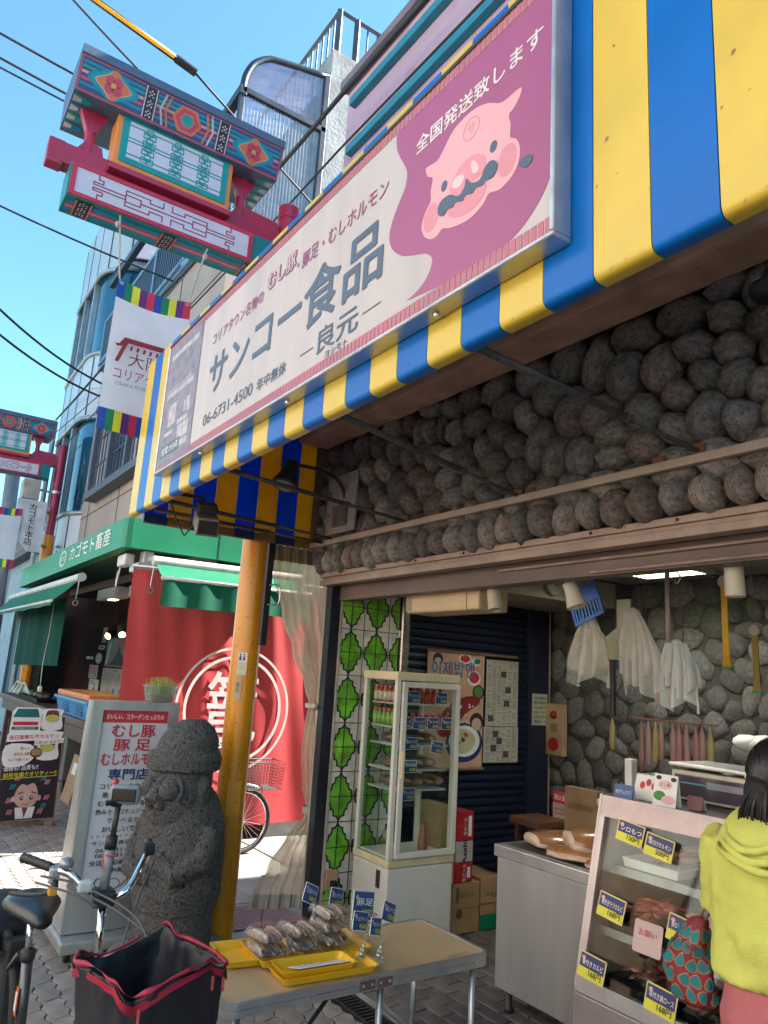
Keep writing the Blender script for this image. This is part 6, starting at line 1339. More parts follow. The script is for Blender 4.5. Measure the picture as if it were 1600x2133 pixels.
def tray(lab, x0, y0, x1, y1, z, h, rz=0.0):
    t = thing('yellow_tray', lab, 'tray', ((x0 + x1) / 2, (y0 + y1) / 2, z), group='yellow serving trays on the table')
    cx, cy = (x0 + x1) / 2, (y0 + y1) / 2; a, c = (x1 - x0) / 2, (y1 - y0) / 2
    Mz = Matrix.Translation((cx, cy, 0)) @ Matrix.Rotation(rz, 4, 'Z')
    rr = lambda k, zz: [Mz @ Vector((p[0], p[1], zz)) for p in rrect(-a + k, -c + k, a - k, c - k, .02, 4)]
    b = B(); b.loft([rr(.014, z), rr(.002, z + h - .004), rr(-.004, z + h), rr(.004, z + h), rr(.016, z + .005)], False)
    b.add(rr(.016, z + .005), [tuple(range(20))]); b.add(rr(.014, z), [tuple(reversed(range(20)))]); b.build('tray', TRY, t, False); return t
tray('yellow tray peeking out behind the meat packs', -3.03, 1.30, -2.80, 1.62, TZ + .002, .026, R(-8))
tray('yellow tray under the stacked meat packs', -3.0, 1.42, -2.74, 1.90, TZ + .006, .028, R(-4))
ft = tray('front yellow tray stacked lowest near the table edge', -2.745, 1.42, -2.575, 1.82, TZ + .002, .026, R(-3))
ft2 = tray('small yellow tray holding a handwritten card', -2.735, 1.43, -2.6, 1.735, TZ + .012, .03, R(-3))
t = thing('handwritten_card', 'white handwritten card lying in the small yellow tray', 'card', (-2.665, 1.6, TZ + .03))
CF = Fr((-2.665, 1.6, TZ + .0312), Vector((.06, -1, .05)), Vector((1, .06, .25)))
b = B(); b.rect(CF, -.12, -.04, .11, .045, -.002, 0); b.build('card', PLAST, t)
text('1パックにつき200円引', CF, 0, .02, .02, .2, INK, t, .002); text('になります。', CF, 0, -.018, .018, .14, INK, t, .002)
# packs of sliced meat
PK_ = clear('pack_clear', (.985, .985, .99), .10, .08, .0, (.8, .8, .8), .4, 60)
SLI = [mat('slice_%d' % i, c_, .45, var=.25, scale=40) for i, c_ in enumerate([(.42, .28, .21), (.54, .40, .32), (.28, .16, .11)])]
def pack(lab, x, y, z, rz):
    t = thing('meat_pack', lab, 'food pack', (x, y, z), rz, group='packs of sliced meat')
    rr = lambda k, zz: [Vector((p[0], p[1], zz)) for p in rrect(-.085 * k, -.062 * k, .085 * k, .062 * k, .014, 3)]
    b = B(); b.loft([rr(.86, .002), rr(.98, .026), rr(1.06, .027), rr(1.06, .029), rr(.99, .029), rr(.82, .056), rr(.78, .058)]); b.build('clamshell', PK_, t, False, True)
    for i in range(9):
        b = B(); yy_ = -.045 + i * .0112
        b.blob((rnd.uniform(-.008, .008), yy_, .027 + .006 * math.sin(i)), .062, .0075, .02, 2, .25, 2.5, i, Matrix.Rotation(R(rnd.uniform(-14, 14)), 4, 'Z') @ Matrix.Rotation(R(25), 4, 'X')); b.build('slice', SLI[i % 3], t, True, True)
    return t
for i, (y, n) in enumerate(((1.475, 2), (1.625, 2), (1.765, 3))):
    for k in range(n):
        pack('clear pack of sliced meat, %s of the %s stack' % (['bottom', 'second', 'top'][k], ['left', 'middle', 'right'][i]), -2.86 + rnd.uniform(-.01, .01), y + rnd.uniform(-.008, .008), TZ + .014 + k * .05, R(rnd.uniform(-9, 9)))
# clip-on price cards
CARDB = mat('card_blue', (.015, .07, .24), .35, var=.1); CYEL = mat('card_yellow', (.8, .68, .03), .5)
PIGM = PIGC
def price_card(parent, fr, a, b_, w_, h, l1, l2, rot=0.0, local=False, yband=False):
    c, s = math.cos(rot), math.sin(rot)
    F2 = Fr(fr(a, b_), fr.r * c + fr.u * s, fr.u * c - fr.r * s)
    p = B().prism(F2, rrect(-w_ / 2, -h / 2, w_ / 2, h / 2, .004, 2), -.0025, 0).build('price_card', PLAST if not yband else mat('card_border', (.72, .62, .2), .5), parent, False, local)
    if yband:
        B().rect(F2, -w_ * .46, -h * .1, w_ * .46, h * .44, 0, .0008).build('card_field', mat('card_indigo', (.035, .035, .15), .45), p, False, local); B().rect(F2, -w_ * .46, -h * .46, w_ * .46, -h * .1, 0, .0007).build('card_band', mat('card_lemon', (.78, .72, .04), .5), p, False, local)
    else: B().rect(F2, -w_ * .47, -h * .46, w_ * .47, h * .46, 0, .0008).build('card_field', CARDB, p, False, local)
    B().prism(F2, ell(-w_ * .34, h * .27, w_ * .07, w_ * .055, 12), .001, .0016).build('pig_mark', PIGC, p, False, local)
    text(l1, F2, w_ * .03, h * .12, h * .24, w_ * .78, PLAST, p, .0028, bold=.015, local=local); text(l2, F2, w_ * .16, -h * .24, h * .26, w_ * .46, CYEL if not yband else INK, p, .0032, bold=.02, local=local)
    return p
def clip_stand(lab, x, y, cards, z=TZ + .004):
    t = thing('price_clip', lab, 'price tag', (x, y, z), group='clip-on price cards')
    CL = clear('clip_clear', (.9, .93, .95), .15, .05, .15)
    b = B(); b.bbox(x - .015, y - .03, z, x + .015, y + .03, z + .02, .004); b.tube([(x, y, z + .02), (x, y + .01, z + .05)], .01, 8); b.build('clamp', CL, t)
    b = B(); b.blob((x + .005, y, z + .03), .011, .011, .011, 2); b.blob((x, y + .012, z + .055), .008, .008, .011, 2); b.build('joint', ALU, t, True)
    b = B(); b.tube([(x, y + .01, z + .05), (x, y + .02, z + .1)], .006, 8); b.build('arm', CL, t)
    for (a, bb_, w_, h, l1, l2, rot, dx) in cards: price_card(t, Fr((x + dx, y, z), Vector((-.35, 1, 0)), Vector((-.15, 0, 1))), a, bb_, w_, h, l1, l2, rot)
clip_stand('left clip-on blue price cards at the tray corner', -2.68, 1.80, [(.035, .19, .14, .11, '豚足', '¥350', R(-12), -.01), (.0, .145, .095, .07, 'チョジャン', '¥540', R(-14), .006)])
clip_stand('right clip-on blue price cards at the tray corner', -2.64, 1.855, [(-.005, .13, .07, .065, 'チョジャン', '¥320', R(-14), 0), (.085, .165, .085, .075, '豚足スライス', '¥700', R(-22), .0)])
clip_stand('light blue tilted price card behind the top meat pack', -2.96, 1.72, [(.01, .15, .085, .075, 'むし豚スライス', '¥400', R(-24), 0)], TZ + .034)
clip_stand('dark blue price card behind the packs beside the light blue one', -2.93, 1.83, [(.01, .13, .085, .08, '豚タンスライス', '¥500', R(-16), 0)], TZ + .034)
# ------------------------------------------------------------------ stained glass panel beside the jamb
sgp = thing('stained_glass_panel', 'green and white leaded glass panel beside the shop jamb', 'window', (-4.4, 2.87, .05))
GW = mat('glass_white', (.90, .84, .75), .3, var=.12, scale=14, bump=.4, bscale=90, translucent=.25)
GG = [mat('glass_green_%d' % i, c_, .2, var=.25, scale=10, bump=.7, bscale=55, coat=.3, translucent=.25) for i, c_ in enumerate([(.27, .74, .05), (.33, .80, .07), (.23, .66, .045)])]
LEAD = mat('lead_black', (.01, .01, .011), .5)
F = FX(-4.40)
Y0, Y1, Z0, Z1 = 2.625, 3.12, .04, 2.28
cw, chh = .212, .312; hc = cw / 2; hh = chh / 2
ycs = [2.62 + .09, 2.62 + .09 + cw, 2.62 + .09 + 2 * cw]; zcs = [2.17 - chh * i for i in range(-1, 8)]
q4 = [(0, 1), (.06, .91), (.16, .83), (.30, .79), (.43, .78), (.435, .66), (.48, .57), (.56, .53), (.67, .52), (.675, .40), (.72, .31), (.82, .27), (.92, .25), (.98, .14), (1, 0)]
shape = [(x, z) for x, z in q4] + [(x, -z) for x, z in reversed(q4[:-1])] + [(-x, -z) for x, z in q4[1:]] + [(-x, z) for x, z in reversed(q4[1:-1])]
def clip_poly(pts, y0, y1, z0, z1):
    def cut(P, f, inter):
        o = []
        for i in range(len(P)):
            a, c_ = P[i], P[(i + 1) % len(P)]
            if f(a): o.append(a)
            if f(a) != f(c_): o.append(inter(a, c_))
        return o
    for ax, v, s in ((0, y0, 1), (0, y1, -1), (1, z0, 1), (1, z1, -1)):
        pts = cut(pts, lambda p: s * (p[ax] - v) >= 0, lambda a, c_: tuple(a[k] + (c_[k] - a[k]) * (v - a[ax]) / (c_[ax] - a[ax]) for k in (0, 1)))
        if len(pts) < 3: return []
    return pts
b = B(); b.rect(F, Y0, Z0, Y1, Z1, -.003, 0); b.build('white_pane', GW, sgp)
for j, zc in enumerate(zcs):
    for i, yc in enumerate(ycs):
        outl = clip_poly([(yc + x * hc * .88, zc + z * hh * .97) for x, z in shape], Y0, Y1, Z0, Z1)
        if len(outl) < 3: continue
        b = B(); b.prism(F, outl, 0, .0025); b.build('green_pane', GG[(i + j) % 3], sgp)
        b = B(); b.line(F, outl, .009, .0026, .0065, True); b.build('lead', LEAD, sgp)
b = B()
for yc in ycs:
    b.line(F, [(yc, Z0), (yc, Z1)], .005, .0028, .0055)
    if yc + hc < Y1: b.line(F, [(yc + hc, Z0), (yc + hc, Z1)], .004, .0028, .005)
for zc in zcs:
    for z in (zc, zc + hh):
        if Z0 < z < Z1: b.line(F, [(Y0, z), (Y1, z)], .005, .0028, .0058)
b.build('lead_grid', LEAD, sgp)
t = thing('wall_socket', 'brown wall socket with a plug low on the stained glass panel', 'socket', (-4.39, 2.68, .35))
b = B(); b.bbox(-4.393, 2.64, .36, -4.378, 2.73, .48, .004); b.build('plate', mat('socket_tan', (.42, .27, .14), .6), t)
b = B(); b.bbox(-4.378, 2.67, .38, -4.34, 2.71, .42, .006); b.tube(smooth([(-4.36, 2.69, .38), (-4.35, 2.7, .3), (-4.36, 2.72, .2), (-4.33, 2.73, .05)], 4, False), .006, 6); b.build('plug', BLACK, t)

# ------------------------------------------------------------------ glass refrigerated showcase
FR = thing('glass_showcase_fridge', 'tall white framed glass showcase fridge with sauces and meats', 'fridge', (-4.095, 3.03, 0))
FX0, FX1, FY0, FY1 = -4.29, -3.90, 2.776, 3.28
FWT = mat('fridge_white', (.60, .58, .53), .4, var=.05); FCR = mat('fridge_cream', (.66, .56, .36), .45, var=.08)
b = B(); b.bbox(FX0, FY0, .03, FX1, FY1, .585, .012); b.build('base_cabinet', FWT, FR)
b = B(); b.bbox(FX0 - .004, FY0 - .004, .587, FX1 + .004, FY1 + .004, .63, .008); b.build('base_trim', FCR, FR)
b = B(); b.bbox(FX0 - .006, FY0 - .006, 1.69, FX1 + .006, FY1 + .006, 1.745, .012); b.build('top_cap', FCR, FR)
b = B()
for i in range(14): b.box(FX0 + .05, FY0 - .003, .09 + i * .017, FX0 + .16, FY0 + .001, .097 + i * .017); b.box(FX0 + .2, FY0 - .003, .09 + i * .017, FX0 + .31, FY0 + .001, .097 + i * .017)
b.build('vent_slots', mat('slot_grey', (.14, .14, .14), .6), FR)
b = B(); b.box(FX0 + .275, FY0 - .004, .46, FX0 + .315, FY0 + .001, .56); b.build('badge', DARKMET, FR)
for x in (FX0, FX1 - .032):
    for y in (FY0, FY1 - .032):
        b = B(); b.bbox(x, y, .63, x + .032, y + .032, 1.69, .005); b.build('corner_post', FWT, FR)
dr = B()
for (y0, y1, z0, z1) in ((FY0 + .035, FY1 - .002, .64, .675), (FY0 + .035, FY1 - .002, 1.65, 1.685), (FY0 + .035, FY0 + .07, .675, 1.65), (FY1 - .037, FY1 - .002, .675, 1.65)): dr.bbox(FX1 + .001, y0, z0, FX1 + .022, y1, z1, .004)
dr = dr.build('door', FWT, FR)
b = B(); b.bbox(FX1 + .022, FY0 + .038, 1.10, FX1 + .04, FY0 + .06, 1.26, .008); b.build('handle', FCR, dr)
b = B(); b.box(FX1 + .008, FY0 + .07, .675, FX1 + .012, FY1 - .037, 1.65); b.build('door_glass', GLASS, dr)
b = B(); b.box(FX0 + .032, FY0 + .008, .63, FX1 - .032, FY0 + .012, 1.69); b.box(FX0 + .032, FY1 - .012, .63, FX1 - .032, FY1 - .008, 1.69); b.box(FX0 + .008, FY0 + .032, .63, FX0 + .012, FY1 - .032, 1.69); b.build('glass_pane', GLASS, FR)
b = B(); b.box(FX0 + .03, FY0 + .03, .631, FX1 - .03, FY1 - .03, .64); b.build('floor_plate', FWT, FR)
SHZ = [1.545, 1.40, 1.29, 1.14, 1.02]
WIR = mat('shelf_wire', (.55, .55, .54), .4, .3)
for z in SHZ:
    b = B(); b.box(FX0 + .04, FY0 + .05, z - .006, FX1 - .04, FY0 + .056, z + .004); b.box(FX0 + .04, FY1 - .056, z - .006, FX1 - .04, FY1 - .05, z + .004); b.box(FX1 - .046, FY0 + .05, z - .006, FX1 - .038, FY1 - .05, z + .006)
    b.box(FX0 + .038, FY0 + .05, z - .006, FX0 + .046, FY1 - .05, z + .006)
    for i in range(16): b.box(FX0 + .04, FY0 + .065 + i * .025, z - .002, FX1 - .04, FY0 + .069 + i * .025, z + .002)
    b.build('shelf', WIR, FR)
# contents: bottles and trays (things of their own)
BR = mat('sauce_red', (.42, .03, .02), .3); BRL = mat('label_cream', (.66, .55, .42), .5); CAPP = mat('cap_pink', (.7, .12, .12), .4); BGR = mat('sauce_green', (.20, .30, .05), .3); BOR = mat('sauce_amber', (.45, .14, .02), .3)
def bottle(lab, x, y, z, h, body, cap, lbl):
    t = thing('sauce_bottle', lab, 'bottle', (x, y, z), group='sauce bottles in the showcase fridge')
    b = B(); b.lathe((0, 0, 0), [(.018, 0), (.02, .004), (.02, h * .72), (.012, h * .84), (.01, h * .86)], 12); b.build('body', body, t, True, True)
    b = B(); b.lathe((0, 0, h * .85), [(.012, 0), (.014, .003), (.014, h * .15), (.005, h * .16)], 12); b.build('cap', cap, t, True, True)
    b = B(); b.lathe((0, 0, h * .12), [(.0206, 0), (.0206, h * .5)], 12); b.build('label', lbl, t, True, True)
for i in range(6):
    bottle('red-capped sauce bottle in the front row of the top fridge shelf', -4.235 + i * .052, 2.85, SHZ[0] + .005, .105, [BOR, BR][i % 2], CAPP, BRL)
    bottle('pink-capped green sauce bottle in the front row of the second fridge shelf', -4.235 + i * .052, 2.85, SHZ[1] + .005, .105, BGR, CAPP, mat('label_lime', (.3, .45, .1), .5))
for i in range(6):
    bottle('red jar along the door side of the top fridge shelf', -3.965, 2.9 + i * .055, SHZ[0] + .005, .1, BR, CAPP, mat('label_red', (.45, .06, .05), .5))
    bottle('red jar along the door side of the second fridge shelf', -3.965, 2.9 + i * .055, SHZ[1] + .005, .085, BR, CAPP, MATS['label_red'])
MB_ = [mat('cooked_meat_%d' % i, c_, .4, var=.3, scale=14) for i, c_ in enumerate([(.26, .14, .085), (.34, .21, .13), (.20, .10, .07)])]
for k, (z, n) in enumerate(((SHZ[2], 4), (SHZ[3], 4), (SHZ[4], 5))):
    for i in range(n):
        t = thing('cooked_meat_pack', 'wrapped cooked meat on the %s shelf of the showcase fridge' % ['third', 'fourth', 'fifth'][k], 'food pack', (-4.1, 2.9 + i * .085, z + .004), group='wrapped meats in the fridge %d' % k)
        b = B(); b.blob((0, 0, .035), .12, .038, .032, 2, .35, 2.2, k * 7 + i); b.build('meat', MB_[(i + k) % 3], t, True, True)
        b = B(); b.blob((0, 0, .036), .13, .043, .037, 2, .3, 2.4, k * 7 + i + 30); b.build('wrap', PK_, t, True, True)
t = thing('brown_vase_bottle', 'tall brown tapered bottle alone on the floor of the showcase fridge', 'bottle', (-3.99, 3.1, .64))
b = B(); b.lathe((0, 0, 0), [(.022, 0), (.03, .01), (.033, .04), (.026, .09), (.017, .14), (.02, .165), (.018, .166)], 18); b.build('bottle', mat('vase_brown', (.34, .13, .06), .35, col2=(.22, .07, .05)), t, True, True)
CF = FX(FX1 + .03); CF.u = Vector((0, 0, 1))
for (y, z, l1, l2) in ((2.93, 1.59, 'チョジャン', '¥540'), (3.16, 1.59, 'チョジャン', '¥320'), (2.87, 1.43, 'ドレッシング', '¥540'), (2.985, 1.43, 'ドレッシング', '¥320'), (3.10, 1.43, 'タデギ', '¥540'), (3.215, 1.43, '焼肉のタレ', '¥540'), (2.925, 1.305, '豚足スライス', '¥400'), (3.14, 1.28, 'ミミスライス', '¥400'), (2.93, 1.165, '味付け豚足', '¥400'), (2.925, 1.0, 'チョッパル', '¥700')):
    price_card(FR, Fr((FX1 - .034 + .002, 0, 0), (0, 1, 0), (0, 0, 1)), y, z, .10, .075, l1, l2, R(-9) if z == 1.28 else 0)

# ------------------------------------------------------------------ navy roller shutter with papers on it
sh = thing('navy_shutter', 'dark navy ribbed roller shutter behind the fridge', 'shutter', (-4.7, 4.05, 0))
SHN = mat('shutter_navy', (.012, .018, .045), .4, .2, var=.15)
me = B().prism(Fr((0, 0, 0), (1, 0, 0), (0, 0, 1)), [(0, 0), (.012, .006), (.018, .03), (.012, .054), (0, .06), (-.006, .03)], -1.5, 0).mesh('slat', SHN)
for i in range(40):
    o = bpy.data.objects.new('slat', me); o.location = (-4.71, 3.2, .02 + i * .061); link(o, sh)
b = B(); b.bbox(-4.72, 4.70, 0, -4.665, 4.94, 2.4, .004); b.build('end_channel', mat('channel_navy', (.018, .022, .045), .4), sh)
b = B(); b.bbox(-4.70, 4.94, 0, -4.66, 4.955, 2.4, .003); b.build('edge_strip', mat('strip_tan', (.40, .30, .2), .5), sh)
PF = FX(-4.675)
o = poster('food_poster', 'colourful poster of red chilli and soup bowls on the navy shutter', 'poster', 3.60, 1.05, 4.19, 1.93, mat('poster_peach', (.62, .36, .24), .5, var=.1), [], [('이제밥엔', 3.86, 1.80, .12, .44, mat('ink_poster_blue', (.03, .18, .45), .5))], PF)
for a, c_, ra, rb, mm, d in ((3.98, 1.89, .07, .04, PLAST, .002), (3.98, 1.89, .05, .028, RED, .003), (4.1, 1.87, .05, .035, PLAST, .002), (4.11, 1.875, .035, .024, GREEN, .003), (4.08, 1.74, .07, .06, PLAST, .0025), (4.08, 1.745, .055, .045, RED, .0035), (3.7, 1.87, .05, .05, INK, .002), (3.7, 1.85, .035, .035, SKN, .003),
                          (4.0, 1.24, .19, .15, NAVY, .002), (4.0, 1.25, .16, .12, PLAST, .003), (3.98, 1.25, .13, .095, mat('soup', (.62, .55, .35), .5), .004), (4.12, 1.4, .07, .07, INK, .0025), (4.12, 1.38, .05, .05, SKN, .0035), (4.13, 1.63, .06, .06, INK, .002), (4.13, 1.635, .045, .045, mat('leafy', (.08, .25, .05), .6), .003)):
    B().prism(PF, ell(a, c_, ra, rb, 20), .004, .004 + d).build('print', mm, o)
b = B(); b.prism(PF, smooth([(3.72, 1.32), (3.78, 1.48), (3.95, 1.58), (4.12, 1.6), (4.14, 1.54), (4.0, 1.46), (3.88, 1.34), (3.8, 1.28)], 3), .004, .0085); b.build('print', mat('chilli', (.28, .02, .02), .5), o)
for i in range(22): B().prism(PF, ell(3.78 + rnd.uniform(0, .3), 1.36 + rnd.uniform(0, .18), .008, .008, 6), .0085, .0092).build('print', PLAST, o)
for i in range(9): B().prism(PF, ell(3.93 + rnd.uniform(-.07, .1), 1.25 + rnd.uniform(-.06, .06), .02, .014, 8), .008, .0095).build('print', [MATS['leafy'], CO, PIGD][i % 3], o)
for ya, yb, zz in ((3.59, 4.55, 1.935), (3.62, 4.2, 1.04)): B().tube([PF(ya, zz, .012), PF(yb, zz, .012)], .012, 8).build('wood_rod', mat('rod_wood', (.28, .15, .08), .6), o)
NEWS = mat('newsprint', (.47, .43, .35), .8, var=.08)
for k, (z0, z1) in enumerate(((1.37, 1.90), (1.085, 1.365))):
    o = poster('newspaper_page', ['upper', 'lower'][k] + ' newspaper cutting pinned beside the chilli poster', 'newspaper', 4.215 - .012 * k, z0, 4.575 + .01 * k, z1, NEWS, [], [], PF)
    bb = B()
    for r in range(int((z1 - z0) / .012)):
        for c_ in range(6):
            if rnd.random() < .25: continue
            z = z0 + .012 + r * .0118; y = 4.225 + c_ * .058
            bb.rect(PF, y, z, y + rnd.uniform(.035, .05), z + .0045, .004, .0046)
    for c_ in range(4):
        y = 4.23 + rnd.random() * .25; z = z0 + .03 + (c_ + .2 * rnd.random()) * (z1 - z0 - .06) / 4; B().rect(PF, y, z, y + .06, z + .05, .0047 + c_ * .0002, .0052 + c_ * .0003).build('news_photo', mat('news_photo', (.09, .09, .09), .8, var=.4, scale=60), o)
    bb.build('newsprint_text', mat('news_ink', (.20, .185, .16), .8), o)
o = poster('handwritten_notice', 'small white handwritten notice at the right end of the navy shutter', 'notice', 4.735, 1.385, 4.915, 1.645, mat('notice_white', (.56, .54, .44), .6), [], [], FX(-4.662))
for i, s in enumerate(('当店の豚足は', '鹿児島産の', '活〆豚を', '使用しています。', '※お取り置きは', '電話にて')): text(s, FX(-4.658), 4.825, 1.61 - i * .039, .024, .15, INK, o, .004, bold=.005)
# stacked cartons
CARD = mat('cardboard', (.40, .25, .13), .8, var=.1, scale=4, bump=.1)
def carton(lab, y0, y1, z0, z1, m, x1=-4.3, x0=-4.62, extra=None, cat='box', name='carton'):
    t = thing(name, lab, cat, ((x0 + x1) / 2, (y0 + y1) / 2, z0), group='stacked cartons')
    b = B(); b.bbox(x0, y0, z0, x1, y1, z1, .006); bx_ = b.build('box', m, t)
    F_ = FX(x1 + .001); H_ = z1 - z0
    b = B(); b.rect(F_, y0 + .002, z0 + H_ * .49, y1 - .002, z0 + H_ * .51, -.0005, .0006); b.build('seam', mat('seam_brown', (.26, .15, .08), .8), t)
    if extra: extra(t, F_, y0, y1, z0, z1)
    return t
def ex1(t, F_, y0, y1, z0, z1):
    B().rect(F_, y0 + .03, z0 + .2, y0 + .05, z0 + .3, 0, .001).build('print', mat('print_brown', (.16, .09, .05), .7), t); text('取扱注意', F_, (y0 + y1) / 2, z0 + .25, .025, .14, MATS['print_brown'], t); B().prism(F_, ell(y0 + .06, z0 + .13, .03, .03, 16), 0, .001).build('print', MATS['print_brown'], t)
carton('lower brown carton standing on the shop floor nearest the fridge', 3.63, 3.875, .0, .325, CARD, extra=ex1)
def ex2(t, F_, y0, y1, z0, z1):
    B().rect(F_, y0, z0 + .003, y1, z0 + .1, 0, .001).build('print', GREEN, t); text('◎ ▲ 全', F_, (y0 + y1) / 2, z0 + .24, .03, .1, GREEN, t)
carton('brown carton with a green band, right of the other on the floor', 3.885, 4.10, .0, .345, CARD, extra=ex2)
def ex3(t, F_, y0, y1, z0, z1): text('Asahi', F_, (y0 + y1) / 2, (z0 + z1) / 2, .04, .16, INK, t, bold=.03, rot=R(90))
def ex4(t, F_, y0, y1, z0, z1): text('生ビール', F_, (y0 + y1) / 2, (z0 + z1) / 2, .03, .12, PLAST, t, bold=.02, rot=R(90)); B().rect(F_, y1 - .05, z0 + .03, y1 - .02, z1 - .03, 0, .001).build('print', PLAST, t)
REDB = mat('carton_red', (.45, .02, .03), .5, var=.08)
carton('lowest red beer carton on the brown cartons', 3.64, 3.80, .33, .46, REDB, extra=ex4, name='beer_carton')
carton('silver beer carton between two red ones', 3.64, 3.80, .463, .60, mat('carton_silver', (.48, .46, .43), .5), extra=ex3, name='beer_carton')
carton('topmost red beer carton with an open flap', 3.64, 3.80, .603, .80, REDB, extra=ex4, name='beer_carton')
carton('plain brown carton wedged between the beer cartons and fridge', 3.50, 3.632, .33, .84, CARD)

# ------------------------------------------------------------------ overhead fittings inside
t = thing('air_curtain_box', 'yellowed cream box unit with tape marks under the header', 'air conditioner', (-3.43, 2.8, 2.1))
b = B(); b.bbox(-3.78, 2.72, 2.10, -3.1, 2.95, 2.335, .02, 3); b.build('casing', mat('unit_cream', (.62, .45, .28), .5, var=.08), t)
b = B(); b.rect(FY(2.719), -3.5, 2.235, -3.16, 2.25, 0, .0012); b.rect(FY(2.719), -3.4, 2.215, -3.34, 2.224, 0, .0012); b.rect(FY(2.719), -3.46, 2.285, -3.28, 2.297, 0, .0012); b.build('tape_mark', mat('tape_ochre', (.40, .24, .08), .6), t)
b = B(); b.box(-3.77, 2.716, 2.115, -3.72, 2.721, 2.32); b.box(-3.2, 2.716, 2.105, -3.196, 2.722, 2.33); b.build('end_seam', mat('seam_tan', (.36, .28, .19), .6), t)
def spot(lab, x, y, z, ax, bell=False):
    t = thing('ceiling_spotlight', lab, 'lamp', (x, y, 2.22), group='cream spotlights under the header')
    A = Vector(ax).normalized(); c_ = Vector((x, y, z))
    CR = mat('spot_cream', (.56, .48, .38), .45, var=.05)
    pr = [(.02, -.01), (.036, 0), (.038, .12), (.033, .12), (.03, .03)] if not bell else [(.02, -.01), (.036, 0), (.036, .05), (.05, .12), (.046, .12), (.03, .05)]
    b = B(); b.lathe(c_, pr, 20, A); b.build('head', CR, t, True, auto=50)
    b = B(); b.lathe(c_, [(.03, .03), (.02, .06), (.001, .07)], 16, A); b.build('bulb', mat('bulb_off', (.6, .58, .52), .3), t, True)
    b = B(); b.tube([c_, (x, y, 2.26)], .009, 8); b.bbox(x - .016, y - .016, 2.2, x + .016, y + .016, 2.26, .004); b.build('stem', CR, t)
spot('cream spotlight next to the yellowed box unit', -3.0, 2.74, 2.205, (.25, -.1, -.95))
spot('cream bell spotlight in front of the blue slotted plate', -2.46, 2.74, 2.20, (.3, .1, -.95), True)
spot('cream spotlight at the right beside the yellow fly strip', -1.62, 2.74, 2.21, (.02, 0, -1))
t = thing('ceiling_light', 'lit recessed fluorescent ceiling light with louvres', 'lamp', (-3.07, 4.26, 2.53))
b = B(); b.box(-3.3, 4.05, 2.535, -2.84, 4.48, 2.55); b.build('tube_panel', lamp_mat('fluorescent', (1.0, 1.0, .90), 7.5), t)
fr = B()
for a in ((-3.34, 4.01, -3.3, 4.52), (-2.84, 4.01, -2.8, 4.52), (-3.3, 4.01, -2.84, 4.05), (-3.3, 4.48, -2.84, 4.52)): fr.box(a[0], a[1], 2.5, a[2], a[3], 2.551)
fr.build('frame', mat('fitting_green', (.45, .55, .38), .5), t)
for i in range(5):
    b = B(); b.box(-3.3, 4.12 + i * .075, 2.505, -2.84, 4.126 + i * .075, 2.53); b.build('louvre', MATS['fitting_green'], t)
t = thing('wall_clock', 'round cream wall clock on the soffit by the ceiling', 'clock', (-3.94, 4.2, 2.46))
b = B(); b.lathe((-3.945, 4.2, 2.465), [(.085, 0), (.085, .03), (.075, .035)], 28, (1, 0, 0)); b.build('case', mat('clock_tan', (.40, .33, .24), .5), t, True, auto=40)
b = B(); b.lathe((-3.912, 4.2, 2.465), [(.072, 0), (.072, .003)], 28, (1, 0, 0)); b.build('dial', mat('dial_pale', (.55, .58, .50), .5), t)
b = B(); b.line(FX(-3.908), [(4.2, 2.465), (4.2, 2.515)], .006, 0, .002); b.line(FX(-3.908), [(4.2, 2.465), (4.225, 2.47)], .006, 0, .002); b.build('hand', INK, t)
# plastic bags in bunches
BAGW = clear('bag_plastic', (.97, .95, .92), .12, .16, .30, (.95, .9, .8), .9, 70)
def bag_bunch(lab, cx, y, ztop, zbot, w0, w1, seed, m, skew=0.0, hang=.2):
    t = thing('plastic_bag_bunch', lab, 'bags', (cx, y, ztop), group='bunches of carrier bags')
    for k in range(4):
        wz = zbot + .05 * k; r_ = random.Random(seed * 10 + k)
        b = B()
        def P(u, v, k=k, wz=wz, ph=r_.uniform(0, 6)):
            ww = w0 + (w1 - w0) * min(1, (v * 1.6)) ** .8
            return Vector((cx + skew * v * (1 - .4 * k) + (u - .5) * ww * (1 - .1 * k), y - .03 - .012 * k + .022 * math.sin(u * 19 + ph + 2 * v) * (.4 + v) + .015 * k * v, ztop - (ztop - wz) * v + .03 * math.sin(u * 8 + ph) * v))
        b.grid(P, 26, 14); b.build('bag', m, t, True)
    b = B(); b.tube([(cx, y, ztop - .02), (cx + .01, y, ztop + .04), (cx, y, ztop + hang)], .003, 6); b.build('hook_wire', DARKMET, t)
    b = B(); b.blob((cx, y - .03, ztop - .005), .03, .025, .025, 2, .3, 3, seed); b.build('knot', m, t, True)
    return t
bag_bunch('bunch of creamy plastic bags hanging left below the blue plate', -2.51, 2.98, 2.05, 1.745, .06, .27, 1, BAGW)
bag_bunch('bunch of clear pleated plastic bags hanging in the middle', -2.27, 3.0, 2.08, 1.71, .07, .24, 2, clear('bag_milky', (.97, .95, .92), .12, .16, .36, (.9, .84, .78), .9, 70), .05)
bag_bunch('white carrier bags hanging right in front of the thin ceiling pipe', -2.05, 3.02, 1.93, 1.66, .10, .19, 3, mat('bag_white', (.66, .66, .62), .5, var=.06, translucent=.3), .02)
t = thing('slotted_plate', 'bright blue slotted plastic plate behind the bell spotlight', 'plate', (-2.5, 2.9, 2.05))
M = Matrix.Translation((-2.5, 2.9, 2.12)) @ Matrix.Rotation(R(-20), 4, 'Y')
BPL = mat('plate_blue', (.01, .09, .42), .4)
